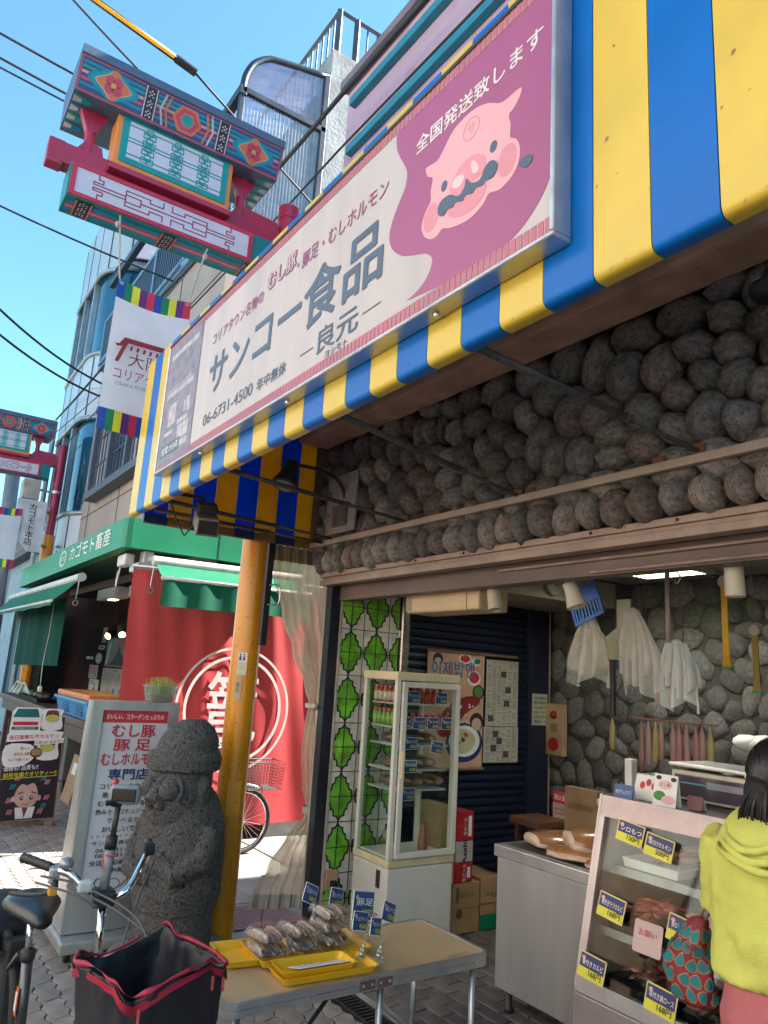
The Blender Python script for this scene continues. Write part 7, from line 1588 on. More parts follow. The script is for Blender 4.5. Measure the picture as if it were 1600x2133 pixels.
b = B(); b.box(-.095, -.004, -.085, -.08, .004, .085, M); b.box(.08, -.004, -.085, .095, .004, .085, M); b.box(-.08, -.004, .0, .08, .004, .085, M); b.box(-.08, -.004, -.085, .08, .004, -.07, M); b.build('frame', BPL, t)
for i in range(8):
    b = B(); b.box(-.075 + i * .02, -.003, -.07, -.068 + i * .02, .003, .0, M); b.build('slat', mat('plate_sky', (.05, .22, .6), .4), t)
b = B(); b.tube([(-2.5, 2.9, 2.2), (-2.48, 2.9, 2.55)], .002, 4); b.build('string', mat('string_green', (.05, .2, .08), .6), t)
t = thing('cutting_template', 'pale arrow-shaped board with holes behind the middle bags', 'board', (-2.43, 3.1, 1.88))
b = B(); b.prism(FY(3.1), [(-2.47, 2.16), (-2.39, 2.16), (-2.39, 2.02), (-2.32, 1.96), (-2.32, 1.86), (-2.56, 1.86), (-2.56, 1.96), (-2.47, 2.02)], -.01, 0); b.build('board', mat('board_pale', (.52, .50, .36), .6), t)
for z in (2.08, 2.055, 2.03):
    b = B(); b.prism(FY(3.098), ell(-2.43, z, .006, .006, 10), 0, .001); b.build('hole', INK, t)
t = thing('ceiling_pipe', 'thin pinkish pipe with a small switch box hanging from the ceiling', 'pipe', (-2.31, 3.3, 1.66))
b = B(); b.tube([(-2.31, 3.3, 2.56), (-2.315, 3.3, 1.78)], .013, 10); b.build('pipe', mat('pipe_rose', (.45, .36, .33), .5), t, True)
b = B(); b.bbox(-2.38, 3.27, 1.655, -2.25, 3.33, 1.72, .005); b.build('switch_box', mat('switch_tan', (.38, .30, .22), .5), t)
b = B(); b.tube([(-2.315, 3.29, 1.9), (-2.28, 3.28, 1.86), (-2.31, 3.29, 1.80), (-2.33, 3.28, 1.75)], .006, 6); b.tube([(-2.32, 3.3, 1.66), (-2.32, 3.3, 1.48)], .003, 4); b.build('wire', BLACK, t)
for lab, x, y, z0, z1, w_, mm in (('bright yellow fly strip hanging beside the right spotlight', -2.005, 3.3, 1.845, 2.235, .03, YEL2), ('dull yellow fly strip hanging further back on the right', -2.26, 4.0, 1.75, 2.07, .035, mat('strip_olive', (.30, .22, .03), .5))):
    t = thing('fly_strip', lab, 'fly strip', (x, y, z0), group='hanging fly strips')
    b = B(); b.loft([[Vector((x + s_ * w_ * k, y + d, z)) for s_, d in ((-.5, -.004), (.5, -.004), (.5, .004), (-.5, .004))] for z, k in ((z0, 1.5), (z0 + .04, 1.0), (z1, .95))]); b.build('strip', mm, t)
    b = B(); b.lathe((x, y - .005, z1 + .01), [(.03, 0), (.03, .012)], 16, (0, 1, 0)); b.build('roll', mat('roll_cream', (.5, .48, .38), .5), t)
    b = B(); b.tube([(x, y, z1), (x, y, 2.56)], .002, 4); b.build('string', WIRE, t)
    b = B(); b.box(x - w_ * .8, y - .006, z0 - .01, x + w_ * .8, y + .006, z0); b.build('weight', GREEN, t)
# S hooks
for i, (x, y) in enumerate(((-2.12, 3.1), (-2.6, 3.05))):
    b = B(); b.tube(smooth([(x, y, 2.56), (x, y, 2.3), (x + .02, y, 2.25), (x, y, 2.22), (x - .015, y, 2.24)], 4, False), .004, 6); o = b.build('meat_hook', ALU, None, True); tag(o, ['thin hook hanging between the pipe and the yellow strip', 'thin green wire hook left of the creamy bags'][i], 'hook', 'ceiling hooks')

# ------------------------------------------------------------------ back of the shop
t = thing('fire_alarm_panel', 'beige fire alarm panel with red lamp and red button on the inner stone wall', 'alarm', (-4.57, 4.97, 1.15))
b = B(); b.bbox(-4.66, 4.90, 1.15, -4.47, 4.96, 1.57, .008); b.build('panel', mat('alarm_tan', (.45, .32, .18), .5), t)
b = B(); b.lathe((-4.565, 4.9, 1.48), [(.035, 0), (.03, .02), (.015, .035), (.002, .04)], 18, (0, -1, 0)); b.build('lamp', mat('alarm_red', (.28, .01, .015), .2), t, True)
b = B(); b.lathe((-4.565, 4.9, 1.24), [(.055, 0), (.055, .01), (.04, .014), (.02, .01), (.002, .01)], 24, (0, -1, 0)); b.build('button', mat('button_red', (.42, .02, .03), .4), t, True, auto=40)
b = B(); b.rect(FY(4.899), -4.6, 1.34, -4.53, 1.41, 0, .002); b.build('plate', mat('plate_olive', (.25, .2, .13), .5), t)
t = thing('extinguisher_sign', 'small red and white fire extinguisher sign on a stake', 'sign', (-4.02, 4.4, .45))
b = B(); b.rect(FY(4.4), -4.10, .76, -3.955, .955, -.006, 0); b.build('board', mat('sign_pale', (.5, .45, .42), .5), t); b = B(); b.rect(FY(4.4), -4.10, .875, -3.955, .955, 0, .001); b.build('red_field', RED, t)
text('消火器', FY(4.4), -4.028, .915, .04, .12, PLAST, t, .004, bold=.02)
b = B(); b.tube([(-4.03, 4.41, .76), (-4.03, 4.41, .3)], .01, 6); b.build('stake', mat('stake_wood', (.4, .3, .2), .7), t)
b = B(); b.box(-4.09, 4.396, .8, -3.965, 4.399, .806); b.box(-4.09, 4.396, .83, -3.98, 4.399, .836); b.build('small_print', RED, t)
b = B(); b.lathe((-4.03, 4.43, 0), [(.07, 0), (.07, .3), (.04, .36), (.02, .4)], 16); b.build('extinguisher', RED, t, True)
carton('open brown carton with writing behind the roast pork', 3.86, 3.93, .62, 1.09, mat('cardboard_dim', (.26, .155, .08), .85, var=.12), -3.23, -3.50)
t = thing('low_stand', 'low dark stand holding the flattened carton behind the roast pork', 'stand', (-3.36, 3.9, 0))
b = B(); b.bbox(-3.52, 3.8, 0, -3.2, 4.0, .62, .006); b.build('stand', DARKMET, t)
text('鹿児島黒豚', FY(3.857), -3.365, .98, .04, .2, mat('print_brown', (.16, .09, .05), .7), [o_ for o_ in bpy.data.objects if o_.get('label', '').startswith('open brown carton')][0], .004, bold=.01)
t = thing('wooden_stool', 'low dark brown stool near the navy shutter', 'stool', (-4.1, 4.25, 0))
b = B(); b.bbox(-4.25, 4.1, .72, -3.95, 4.4, .77, .006); b.build('seat', mat('stool_wood', (.13, .055, .03), .5), t)
for x in (-4.22, -4.0):
    for y in (4.13, 4.35):
        b = B(); b.box(x, y, 0, x + .03, y + .03, .72); b.build('leg', MATS['stool_wood'], t)
t = thing('hanging_packets', 'row of pink and yellow packets hanging on hooks before the stone wall', 'packets', (-2.83, 4.0, 1.25))
b = B(); b.tube([(-3.1, 4.0, 1.55), (-2.5, 4.0, 1.55)], .006, 6); b.build('rail', MATS['rust'], t)
for i, (x, mm, h) in enumerate(((-3.22, 'y', .2), (-3.0, 'd', .3), (-2.95, 'p', .26), (-2.9, 'y', .24), (-2.86, 'p', .22), (-2.78, 'p', .24), (-2.74, 'r', .27), (-2.69, 'p', .3), (-2.63, 'r', .25), (-2.59, 'p', .22), (-2.54, 'y', .24))):
    m2 = {'y': mat('packet_yellow', (.30, .24, .08), .4), 'p': mat('packet_pink', (.32, .18, .15), .4), 'd': mat('packet_brown', (.22, .12, .10), .4), 'r': mat('packet_rose', (.33, .13, .13), .4)}[mm]
    b = B(); b.loft([[Vector((x + .022 * k * math.cos(a), 3.99 + .012 * k * math.sin(a), 1.54 - h * u)) for a in [2 * math.pi * j / 8 for j in range(8)]] for u, k in ((0, .2), (.1, .5), (.3, 1), (.7, 1.1), (.95, .8), (1, .4))]); b.build('packet', m2, t, True)
b = B(); b.tube([(-3.22, 4.0, 1.55), (-3.22, 4.0, 2.0)], .02, 8); b.build('post', BLACK, t)
t = thing('storage_shelf', 'dim shelf with bags, bottles and boxes behind the scale', 'shelf', (-2.6, 4.5, 0))
b = B(); b.bbox(-3.3, 4.3, .0, -1.4, 4.9, 1.15, .01); b.build('cabinet', DARKW, t)
for i, (x, z, c_) in enumerate(((-2.55, 1.15, 'w'), (-2.45, 1.15, 'w'), (-2.3, 1.15, 'b'), (-2.2, 1.15, 'r'), (-2.1, 1.15, 'b'), (-2.02, 1.15, 'r'))):
    b = B()
    if c_ == 'w': b.blob((x, 4.4, 1.45), .1, .08, .05, 2, .3, 3, i)
    else: b.lathe((x, 4.4, z), [(.03, 0), (.032, .1), (.012, .15), (.012, .18)], 10)
    b.build('bag' if c_ == 'w' else 'bottle', {'w': PLAST, 'b': BOR, 'r': BR}[c_], t, True)
b = B(); b.tube([(-2.5, 4.4, 1.15), (-2.5, 4.4, 1.42)], .012, 6); b.box(-2.6, 4.35, 1.15, -2.4, 4.45, 1.165); b.build('stand', PLAST, t)
b = B(); b.bbox(-3.05, 4.1, 1.0, -2.85, 4.3, 1.2, .01); b.build('machine', DARKMET, t)
t = thing('work_bench', 'dim work bench behind the meat case', 'table', (-2.6, 3.9, 0))
b = B(); b.bbox(-3.15, 3.75, 1.03, -1.2, 4.25, 1.07, .006); b.build('top', STEEL, t)
for x in (-3.1, -1.3): 
    b = B(); b.box(x, 3.8, 0, x + .05, 3.85, 1.03); b.build('leg', STEEL, t)
b = B(); b.bbox(-2.95, 3.85, 1.07, -2.75, 4.05, 1.24, .008); b.build('carton', mat('carton_pale', (.4, .38, .33), .6), t)
b = B(); b.bbox(-2.98, 3.8, 1.07, -2.93, 3.85, 1.32, .004); b.build('roll', PLAST, t)
b = B(); b.tube(smooth([(-3.1, 3.85, 1.08), (-3.0, 3.8, 1.2), (-2.93, 3.85, 1.1), (-2.85, 3.8, 1.16)], 4, False), .007, 6); b.build('cable', BLACK, t)

# ------------------------------------------------------------------ stainless counter with roast pork
ct = thing('steel_counter', 'brushed stainless steel counter box left of the meat case', 'counter', (-2.95, 3.4, 0))
SCT = mat('counter_steel', (.42, .40, .395), .42, .55, var=.12, scale=5, streak=True)
b = B(); b.bbox(-3.30, 3.1, .11, -2.53, 3.72, .765, .006); b.build('cabinet', SCT, ct)
b = B(); b.bbox(-3.315, 3.085, .767, -2.53, 3.735, .83, .006); b.build('rim', mat('rim_steel', (.5, .49, .48), .35, .7), ct)
b = B(); b.box(-3.27, 3.12, .8305, -2.53, 3.7, .834); b.build('top', mat('top_steel', (.3, .3, .3), .3, .8), ct)
for x, y in ((-3.24, 3.15), (-2.6, 3.15), (-3.24, 3.66), (-2.6, 3.66)):
    b = B(); b.lathe((x, y, 0), [(.028, 0), (.028, .02), (.018, .03), (.022, .11)], 12); b.build('foot', DARKMET, ct, True)
SKI = mat('pork_skin', (.42, .19, .08), .28, var=.2, scale=9, coat=.5); FAT = mat('pork_fat', (.66, .50, .40), .5, var=.12, scale=12)
def pork(lab, x, y, z, L, W, H, rz, seed):
    t = thing('roast_pork_slab', lab, 'meat', (x, y, z), rz, group='roast pork slabs')
    n = 22; rings = []
    for k in range(11):
        u = k / 10; sc_ = (1 - abs(2 * u - 1) ** 4 * .22); r_ = []
        for j in range(n):
            a = 2 * math.pi * j / n; yy_ = W / 2 * math.copysign(abs(math.cos(a)) ** .7, math.cos(a)) * sc_; zz = H / 2 * math.copysign(abs(math.sin(a)) ** .8, math.sin(a)) * sc_
            zz += H * .25 * (1 - (2 * yy_ / W) ** 2); zz += .008 * noise.noise(Vector((u * 5, yy_ * 20, seed))); r_.append(Vector(((u - .5) * L, yy_, zz + H * .5)))
        rings.append(r_)
    b = B(); b.loft(rings); o = b.build('slab', FAT, t, True, True)
    b = B()
    top = [[r_[j] + Vector((0, 0, .004)) for j in range(0, n // 2 + 1)] for r_ in rings]; m_n = n // 2 + 1
    b.add([p for r_ in top for p in r_], [(i * m_n + j, i * m_n + j + 1, (i + 1) * m_n + j + 1, (i + 1) * m_n + j) for i in range(10) for j in range(m_n - 1)]); b.build('skin', SKI, t, True, True)
    return t
pork('whole slab of roast pork skin at the left back of the counter', -3.06, 3.34, .834, .34, .26, .07, R(70), 1)
pork('cut roast pork slab showing a white edge, topmost on the counter', -2.79, 3.32, .86, .30, .24, .10, R(62), 2)
pork('small cut pork piece in front of the big slab', -2.83, 3.18, .834, .24, .12, .05, R(25), 3)
pork('flat pork piece at the counter edge beside the meat case', -2.62, 3.17, .834, .16, .1, .03, R(10), 4)

# ------------------------------------------------------------------ slanted meat display case
MC = thing('meat_display_case', 'pinkish steel meat display case with slanted glass and price cards', 'display case', (-1.7, 3.1, 0))
CX0, CX1 = -2.5, -.75
SLF = Fr((0, 2.85, .42), (1, 0, 0), Vector((0, .18, .78)))   # the slanted front: b = 0 at the foot of the glass, .80 at its head
PST_ = mat('case_steel', (.50, .42, .40), .35, .6, var=.08)
b = B(); b.bbox(CX0, 2.83, .1, CX1, 3.75, .40, .006); b.build('base', PST_, MC)
b = B(); b.rect(SLF, CX0, -.02, CX1, .04, -.05, .012); b.build('sill', mat('sill_steel', (.42, .40, .40), .35, .7), MC)
b = B(); b.rect(SLF, CX0, .72, CX1, .815, -.06, .012); b.build('head_rail', mat('head_rose', (.55, .42, .40), .4, .3), MC)
b = B(); b.rect(SLF, CX0, .04, CX0 + .03, .72, -.03, .012); b.build('edge_post', PST_, MC)
sidep = [(2.83, .1), (3.75, .1), (3.75, 1.19), (3.02, 1.22), (2.84, .42)]
b = B(); b.prism(FX(CX0), sidep, -.012, .0); b.build('side_panel', mat('case_side', (.55, .47, .44), .4, .5), MC)
b = B(); b.rect(SLF, CX0 + .03, .04, CX1, .72, -.012, -.006); b.build('front_glass', GLASS, MC)
b = B(); b.bbox(CX0, 3.04, 1.17, CX1, 3.75, 1.2, .004); b.build('roof', mat('case_roof', (.10, .09, .09), .35), MC)
b = B(); b.box(CX0, 3.70, .4, CX1, 3.74, 1.17); b.build('rear_panel', mat('case_rear', (.03, .012, .012), .5), MC)
for z, y0 in ((.43, 2.9), (.655, 2.98), (.905, 3.06)):
    b = B(); b.box(CX0 + .015, y0, z - .012, CX1, 3.7, z); s_ = b.build('shelf', mat('shelf_dark', (.10, .06, .055), .35, .3), MC)
    b = B(); b.box(CX0 + .015, y0 - .012, z - .03, CX1, y0 - .002, z + .004); b.build('shelf_edge', STEEL, s_)
b = B(); b.tube([(CX0 + .05, 3.06, .885), (CX1, 3.06, .885)], .009, 8); b.build('lamp_tube', lamp_mat('case_tube', (1, .55, .38), 1.2), MC)
b = B(); b.tube([(CX0 + .05, 3.1, 1.145), (CX1, 3.1, 1.145)], .009, 8); b.build('lamp_tube', MATS['case_tube'], MC)
for (a, b_, w_, h, l1, l2, rot) in ((-2.315, .585, .165, .105, 'シロもつ', '130円', R(-7)), (-2.16, .555, .165, .105, '味付けホルモン', '500円', R(-7)), (-2.365, .26, .165, .115, '骨付きテジカルビ', '168円', R(-6)), (-2.01, .265, .16, .115, '骨なしテジカルビ', '168円', R(-6)), (-2.425, .0, .165, .115, '骨付きカルビ', '168円', R(-4)), (-2.075, -.01, .165, .115, '味付き肩ロース', '168円', R(-4))):
    price_card(MC, Fr(SLF(0, 0, .016), SLF.r, SLF.u), a, b_ + .09, w_ * .88, h * .88, l1, l2, rot, yband=True)
b = B(); b.prism(Fr(SLF(0, 0, .008), SLF.r, SLF.u), rrect(-2.24, .22, -2.10, .345, .01), 0, .001); o = b.build('pink_notice', mat('notice_blush', (.62, .45, .42), .5), MC); text('お願い', Fr(SLF(0, 0, .01), SLF.r, SLF.u), -2.17, .3, .025, .09, RED, o, .002)
RAW = [mat('raw_meat_%d' % i, c_, .35, var=.35, scale=24, col2=(.52, .22, .19)) for i, c_ in enumerate([(.42, .035, .04), (.48, .06, .05), (.30, .025, .03)])]
def meat_tray(lab, x0, x1, y0, y1, z, n, mats, tr):
    t = thing('meat_tray', lab, 'meat', ((x0 + x1) / 2, (y0 + y1) / 2, z), group='trays in the meat case')
    b = taper_box(x0, y0, z + .001, x1, y1, z + .04, .01, .006); b.build('tray', tr, t)
    for i in range(n):
        b = B(); b.blob((rnd.uniform(x0 + .04, x1 - .04), rnd.uniform(y0 + .04, y1 - .04), z + .045 + rnd.uniform(0, .05)), rnd.uniform(.03, .05), rnd.uniform(.025, .04), .012, 2, .5, 2.6, i, Matrix.Rotation(rnd.uniform(0, 3), 4, 'Z') @ Matrix.Rotation(rnd.uniform(-.6, .6), 4, 'X')); b.build('slice', mats[i % len(mats)], t, True)
GRT = mat('tray_green', (.02, .10, .05), .5)
meat_tray('tray of sliced red meat on the middle shelf', -2.2, -1.72, 3.0, 3.4, .655, 110, RAW, GRT)
meat_tray('dark red meat at the left of the middle shelf', -2.46, -2.22, 3.0, 3.4, .655, 44, RAW[2:], BLACK)
meat_tray('pale offal in a white tray on the upper shelf left', -2.45, -2.15, 3.1, 3.45, .905, 14, [mat('offal', (.42, .28, .24), .4), mat('offal_rose', (.45, .2, .16), .4)], PLAST)
meat_tray('white tub on the upper shelf beside the shopper', -2.02, -1.6, 3.1, 3.4, .905, 8, [FAT], PLAST)
meat_tray('dark marinated meat on the bottom shelf', -2.44, -1.95, 2.94, 3.3, .43, 60, [RAW[2], mat('marinade', (.14, .04, .03), .35)], BLACK)
# scale and small things on the case
t = thing('weighing_scale', 'cream commercial scale with a dark display on the meat case', 'scale', (-2.1, 3.45, 1.2))
b = B(); b.bbox(-2.40, 3.42, 1.205, -1.9, 3.60, 1.345, .015, 2); b.build('housing', mat('scale_cream', (.58, .52, .38), .5), t)
b = B(); b.bbox(-2.375, 3.412, 1.22, -1.92, 3.425, 1.325, .004); b.build('display', mat('display_plum', (.07, .045, .07), .15), t)
b = B(); b.rect(FY(3.411), -2.2, 1.275, -2.0, 1.305, 0, .001); b.build('display_window', mat('display_grey', (.25, .24, .28), .3), t); b = B(); b.rect(FY(3.411), -2.34, 1.285, -2.17, 1.292, 0, .0012); b.build('display_bar', mat('display_cyan', (.06, .30, .38), .4), t)
b = B(); b.bbox(-2.4, 3.40, 1.36, -1.9, 3.72, 1.378, .006); b.build('pan', STEEL, t); b = B(); b.tube([(-2.15, 3.52, 1.345), (-2.15, 3.52, 1.36)], .04, 12); b.build('pan_support', STEEL, t)
for x in (-2.36, -1.94):
    b = B(); b.lathe((x, 3.45, 1.2), [(.015, 0), (.012, .006)], 10); b.build('foot', BLACK, t)
def leaflet(lab, x, y, w_, h, tilt, base, fn):
    t = thing('leaflet_stand', lab, 'leaflet', (x, y, 1.2), group='leaflets on the meat case')
    F_ = Fr((x, y, 1.201), Vector((1, .12, 0)), Vector((0, tilt, 1)))
    B().rect(F_, -w_ / 2, 0, w_ / 2, h, -.004, 0).build('sheet', base, t); B().add([F_(-w_ / 2, h, -.004), F_(w_ / 2, h, -.004), F_(w_ / 2, 0, -.06), F_(-w_ / 2, 0, -.06)], [(0, 1, 2, 3)]).build('prop', PLAST, t)
    fn(t, F_)
leaflet('small blue price leaflet on the case top', -2.44, 3.09, .1, .07, .3, CARDB, lambda t, F_: text('オデンバジ', F_, 0, .035, .022, .08, PLAST, t, .002, bold=.01))
leaflet('white leaflet with red print behind the small blue one', -2.4, 3.2, .12, .12, .35, PLAST, lambda t, F_: [B().prism(F_, ell(-.02 + i * .03, .07 + .015 * (i % 2), .014, .018, 10), 0, .001).build('print', RED, t) for i in range(3)])
leaflet('white food leaflet with a green and pink picture', -2.24, 3.13, .115, .14, .2, PLAST, lambda t, F_: [B().prism(F_, p, 0, .001 + .0005 * i).build('print', mm, t) for i, (p, mm) in enumerate(((ell(-.025, .045, .03, .022, 12), MATS['leafy']), (ell(.02, .03, .035, .02, 12), PIGC), (ell(0, .095, .035, .022, 14), PIGL), (ell(-.035, .125, .014, .01, 8), INK), (ell(.038, .122, .014, .01, 8), INK)))] + [text('むし豚', F_, 0, .095, .016, .05, INK, t, .004)])
leaflet('small dark card right of the food leaflet', -2.13, 3.2, .07, .06, .2, mat('card_plum', (.16, .05, .06), .5), lambda t, F_: None)

# ------------------------------------------------------------------ shopper in a yellow hoodie
wm = thing('person', 'person in a yellow short-sleeved hoodie and pink trousers at the meat case', 'person', (-1.28, 2.36, 0))
SK = mat('skin', (.50, .29, .20), .5, var=.05); HOOD = mat('hoodie_yellow', (.63, .63, .14), .85, var=.07, scale=5, bump=.35, bscale=160, spec=.2); PNT = mat('trousers_pink', (.48, .13, .14), .75, var=.08, bump=.25, bscale=18); HAIR = mat('hair', (.010, .008, .008), .75, var=.3, scale=60)
cx, cy = -1.28, 2.36
def skinned(name, verts, edges_, m, parent, sub=2):
    me = bpy.data.meshes.new(name); me.from_pydata([v[:3] for v in verts], edges_, []); me.materials.append(m)
    o = bpy.data.objects.new(name, me); link(o, parent)
    md = o.modifiers.new('skin', 'SKIN'); md.use_smooth_shade = True
    for i, v in enumerate(verts): me.skin_vertices[0].data[i].radius = v[3]; me.skin_vertices[0].data[i].use_root = (i == 0)
    s = o.modifiers.new('sub', 'SUBSURF'); s.levels = s.render_levels = sub
    return o
V = [(cx, cy, .82, (.15, .11)), (cx, cy, 1.0, (.13, .10)), (cx, cy + .01, 1.2, (.15, .10)), (cx, cy, 1.29, (.12, .08)), (cx, cy + .01, 1.36, (.05, .05)), (cx, cy + .03, 1.42, (.07, .08)), (cx, cy + .035, 1.49, (.075, .09)), (cx, cy + .03, 1.535, (.05, .06))]
E_ = [(i, i + 1) for i in range(7)]
for s in (-1, 1):
    k = len(V); V += [(cx + s * .09, cy, .74, (.09, .09)), (cx + s * .09, cy + .015, .42, (.058, .058)), (cx + s * .09, cy - .005, .09, (.038, .04)), (cx + s * .09, cy + .1, .035, (.04, .03))]
    E_ += [(0, k), (k, k + 1), (k + 1, k + 2), (k + 2, k + 3)]
    k = len(V); V += [(cx + s * .175, cy, 1.28, (.05, .05)), (cx + s * .21, cy + .03, 1.06, (.04, .04)), (cx + s * .15, cy + .24, 1.10, (.03, .03)), (cx + s * .13, cy + .30, 1.11, (.026, .018))]
    E_ += [(3, k), (k, k + 1), (k + 1, k + 2), (k + 2, k + 3)]
    for f in range(4):
        k2 = len(V); V += [(cx + s * .13 - .024 + f * .016, cy + .345, 1.105, (.009, .009)), (cx + s * .13 - .024 + f * .017, cy + .375, 1.09, (.008, .008))]; E_ += [(k + 3, k2), (k2, k2 + 1)]
    k2 = len(V); V += [(cx + s * .13 - s * .035, cy + .315, 1.10, (.01, .01)), (cx + s * .13 - s * .045, cy + .345, 1.095, (.009, .009))]; E_ += [(k + 3, k2), (k2, k2 + 1)]
skinned('body', V, E_, SK, wm)
def oring(c_, rx, ry, tilt=0.0, n=28, wob=0.0, ph=0.0):
    o = []
    for i in range(n):
        a = 2 * math.pi * i / n; kx = 1 + wob * math.sin(5 * a + ph) + wob * .6 * math.sin(9 * a + ph * 2)
        o.append(Vector((c_[0] + rx * kx * math.cos(a), c_[1] + ry * kx * math.sin(a), c_[2] + tilt * math.sin(a))))
    return o
b = B(); b.loft([oring((cx, cy, .885), .225, .155, -.01, wob=.02), oring((cx, cy, .893), .23, .16, -.01, wob=.02), oring((cx, cy, .94), .228, .16, wob=.03, ph=1), oring((cx, cy, 1.0), .222, .155, wob=.022, ph=2), oring((cx, cy, 1.1), .216, .152, wob=.02, ph=2.6), oring((cx, cy, 1.2), .214, .148, wob=.012, ph=3), oring((cx, cy, 1.28), .20, .13, wob=.01), oring((cx, cy + .005, 1.325), .155, .105), oring((cx, cy + .005, 1.36), .095, .085), oring((cx, cy + .01, 1.375), .06, .065)], True)
for s in (-1, 1):
    sh_ = Vector((cx + s * .165, cy, 1.275)); el_ = Vector((cx + s * .225, cy + .03, 1.055)); d = (el_ - sh_)
    rs = []
    for u, r_ in ((0, .085), (.2, .088), (.45, .078), (.7, .072), (.95, .07), (1.05, .069), (1.06, .06)):
        p = sh_ + d * u; z_ = d.normalized(); x_ = z_.cross(Vector((0, 1, 0))).normalized(); y_ = z_.cross(x_); rs.append([p + (x_ * math.cos(a) + y_ * math.sin(a)) * r_ * (1 + .04 * math.sin(4 * a + u * 6)) for a in [2 * math.pi * j / 20 for j in range(20)]])
    b.loft(rs, True)
top = soften(b.build('hoodie', HOOD, wm, True), 0, .011, ((.13, .030), (.05, .012)))
b = B(); b.loft([oring((cx, cy - .005, 1.325), .15, .105, .02), oring((cx, cy - .03, 1.30), .165, .135, .05, wob=.03), oring((cx, cy - .045, 1.315), .158, .145, .06, wob=.03, ph=1), oring((cx, cy - .05, 1.35), .14, .13, .06, wob=.02), oring((cx, cy - .03, 1.385), .105, .105, .035), oring((cx, cy - .01, 1.385), .082, .085, .015), oring((cx, cy, 1.36), .07, .07)], False); soften(b.build('hood', HOOD, top, True), 1, 0, ((.07, .018),))
b = B()
for k in range(3):
    pp = [Vector((cx + (.155 - .016 * k) * math.cos(a), cy - .05 + (.145 - .004 * k) * math.sin(a), 1.29 + .026 * k + .055 * math.sin(a) + .01 * math.cos(3 * a + k))) for a in [R(195 + 150 * j / 16) for j in range(17)]]
    b.tube(pp, [.004 + .009 * math.sin(math.pi * j / 16) for j in range(17)], 8)
soften(b.build('hood_folds', HOOD, top, True), 1, 0, ((.06, .012),))
pp = oring((cx, cy, .893), .214, .146, -.01, wob=.02); b = B(); b.tube(pp + [pp[0]], .006, 8, False); soften(b.build('hem', HOOD, top, True), 0, 0, ((.13, .030),))
b = B(); b.loft([oring((cx, cy, .92), .17, .13), oring((cx, cy, .8), .205, .15, wob=.02), oring((cx, cy, .72), .205, .148, wob=.02), oring((cx, cy, .68), .19, .135)], True)
for s in (-1, 1): b.loft([oring((cx + s * .098, cy + dy, z), r_, r_ * .98, wob=.03, ph=z * 9) for z, r_, dy in ((.76, .105, 0), (.6, .1, .005), (.42, .085, .012), (.25, .075, .0), (.1, .068, -.005), (.07, .066, -.005))], True)
soften(b.build('trousers', PNT, wm, True), 0, .012, ((.1, .02),))
b = B(); hd = Vector((cx, cy + .02, 1.475))
b.blob(hd, .098, .112, .118, 3, .06, 2.2, 3)
b.lathe(hd + Vector((0, -.06, -.02)), [(.075, 0), (.072, .06), (.055, .12), (.03, .18), (.008, .2)], 16, (-.12, -.15, -1)); soften(b.build('hair', HAIR, wm, True), 0, .008, ((.03, .008),))
st_ = B()
for i in range(220):
    a = rnd.uniform(0, 6.28); e = rnd.uniform(.15, 1.2); d0 = Vector((math.cos(a) * math.sin(e), math.sin(a) * math.sin(e), math.cos(e)))
    pts = []
    for k in range(7):
        u = k / 6; d1 = Vector((d0.x * (1 - u), d0.y * (1 - u) - 1.0 * u, d0.z * (1 - u) - .25 * u)).normalized(); pts.append(hd + Vector((d1.x * .100, d1.y * .114, d1.z * .120)))
    st_.tube(pts, .0022, 5)
for i in range(120):
    x = rnd.uniform(-.05, .05); y = rnd.uniform(-.03, .03); st_.tube(smooth([hd + Vector((x * .5, -.10 + y, -.02)), hd + Vector((x - .02, -.115 + y, -.1)), hd + Vector((x * 1.2 - .03, -.10 + y, -.2 - rnd.uniform(0, .05)))], 3, False), .0026, 4)
st_.build('hair_strands', mat('hair_gloss', (.014, .010, .010), .35), wm, True)
b = B(); b.bbox(cx - .095, cy - .03, 1.46, cx - .085, cy + .02, 1.475, .003); b.build('hair_clip', mat('clip_gold', (.6, .45, .2), .3, .8), wm)
for s in (-1, 1):
    b = B(); b.loft([[Vector((cx + s * .09 + .045 * math.cos(a) * k, cy + .04 + .12 * math.sin(a) * k, z)) for a in [2 * math.pi * j / 14 for j in range(14)]] for z, k in ((.0, 1), (.03, 1.02), (.06, .8), (.085, .5))]); b.build('shoe', mat('shoe_white', (.5, .5, .5), .6), wm, True)
# patterned tote on her arm
tt = thing('patterned_tote', 'dark red tote bag with teal leaf pattern hanging from the arm of the shopper', 'bag', (-1.66, 2.46, .72))
TOT = mat('tote_red', (.22, .022, .03), .7, var=.12); LEAF = mat('leaf_teal', (.01, .17, .19), .6); LEAF2 = mat('leaf_edge', (.40, .16, .09), .6)
tc = Vector((-1.665, 2.43, .72))
def tg_(a, z): return 1 + .09 * math.sin(3 * a + z * 22) + .07 * math.sin(5 * a - z * 33) + .05 * math.sin(2 * a + z * 9 + 1)
def tring(z, rx, ry, dx): return [Vector((tc.x + dx + rx * math.cos(a) * tg_(a, z), tc.y + ry * math.sin(a) * tg_(a, z), tc.z + z)) for a in [2 * math.pi * j / 56 for j in range(56)]]
TR = [(0, .05, .03, .03), (.01, .072, .038, .02), (.03, .08, .044, .014), (.06, .083, .047, .008), (.09, .082, .047, .006), (.12, .076, .045, .01), (.15, .068, .042, .016), (.18, .066, .047, .025), (.21, .052, .036, .035), (.23, .043, .03, .042), (.26, .03, .02, .055), (.27, .012, .01, .06)]
b = B(); b.loft([tring(*r_) for r_ in TR]); b.build('bag', TOT, tt, True)
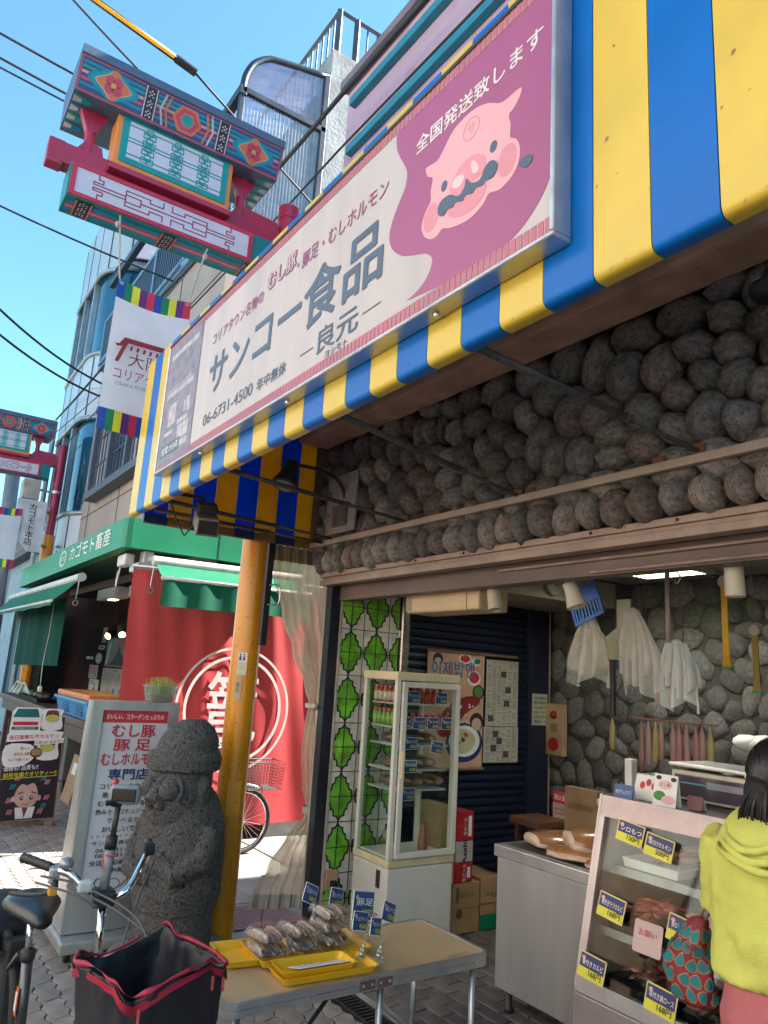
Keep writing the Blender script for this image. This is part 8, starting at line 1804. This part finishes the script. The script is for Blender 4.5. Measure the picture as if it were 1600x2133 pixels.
def tsurf(a, z):
    for i in range(len(TR) - 1):
        if TR[i][0] <= z <= TR[i + 1][0]:
            k = (z - TR[i][0]) / (TR[i + 1][0] - TR[i][0]); rx, ry, dx = [TR[i][j] * (1 - k) + TR[i + 1][j] * k for j in (1, 2, 3)]; break
    g = tg_(a, z)
    return Vector((tc.x + dx + rx * math.cos(a) * g, tc.y + ry * math.sin(a) * g, tc.z + z))
for r_ in range(5):
    for c_ in range(7):
        a0 = R(180 + 22 + c_ * 31 + (15 if r_ % 2 else 0) + rnd.uniform(-5, 5)); z0 = .033 + r_ * .046 + rnd.uniform(-.005, .005); rot_ = rnd.uniform(-.6, .6)
        if a0 > R(400): continue
        for sc_, mm, off in ((1.0, LEAF2, .003), (.8, LEAF, .0045)):
            pts = []
            for j in range(10):
                t_ = 2 * math.pi * j / 10; w_ = (.24 + .02 * r_) * sc_; ex_ = math.cos(t_) * (1 - .35 * math.sin(t_)); ey_ = math.sin(t_) * (1.15 if math.sin(t_) > .9 else 1); ex_, ey_ = ex_ * math.cos(rot_) - ey_ * math.sin(rot_), ex_ * math.sin(rot_) + ey_ * math.cos(rot_); p = tsurf(a0 + w_ * ex_, min(.255, max(.006, z0 + .0215 * sc_ * ey_)))
                n_ = (p - Vector((tc.x, tc.y, p.z))).normalized(); pts.append(p + n_ * off)
            B().add(pts, [tuple(range(10))]).build('leaf_print', mm, tt)
for dx in (-.008, .014):
    b = B(); b.tube([(tc.x + .055 + dx, tc.y, tc.z + .25), (tc.x + .11 + dx, tc.y, tc.z + .35), (-1.50 + dx, 2.40, 1.14)], .005, 6); b.build('strap', mat('strap_tan', (.35, .22, .11), .7), tt, True)
flush_text()
for o in COL.objects:
    if o.type == 'MESH' and o.parent is None and 'label' not in o and 'kind' not in o: tag(o, o.name.replace('_', ' '), 'object')
SC.cycles.max_bounces = 8; SC.cycles.diffuse_bounces = 4; SC.cycles.transparent_max_bounces = 24
SC.cycles.caustics_reflective = False; SC.cycles.caustics_refractive = False; SC.cycles.sample_clamp_indirect = 6
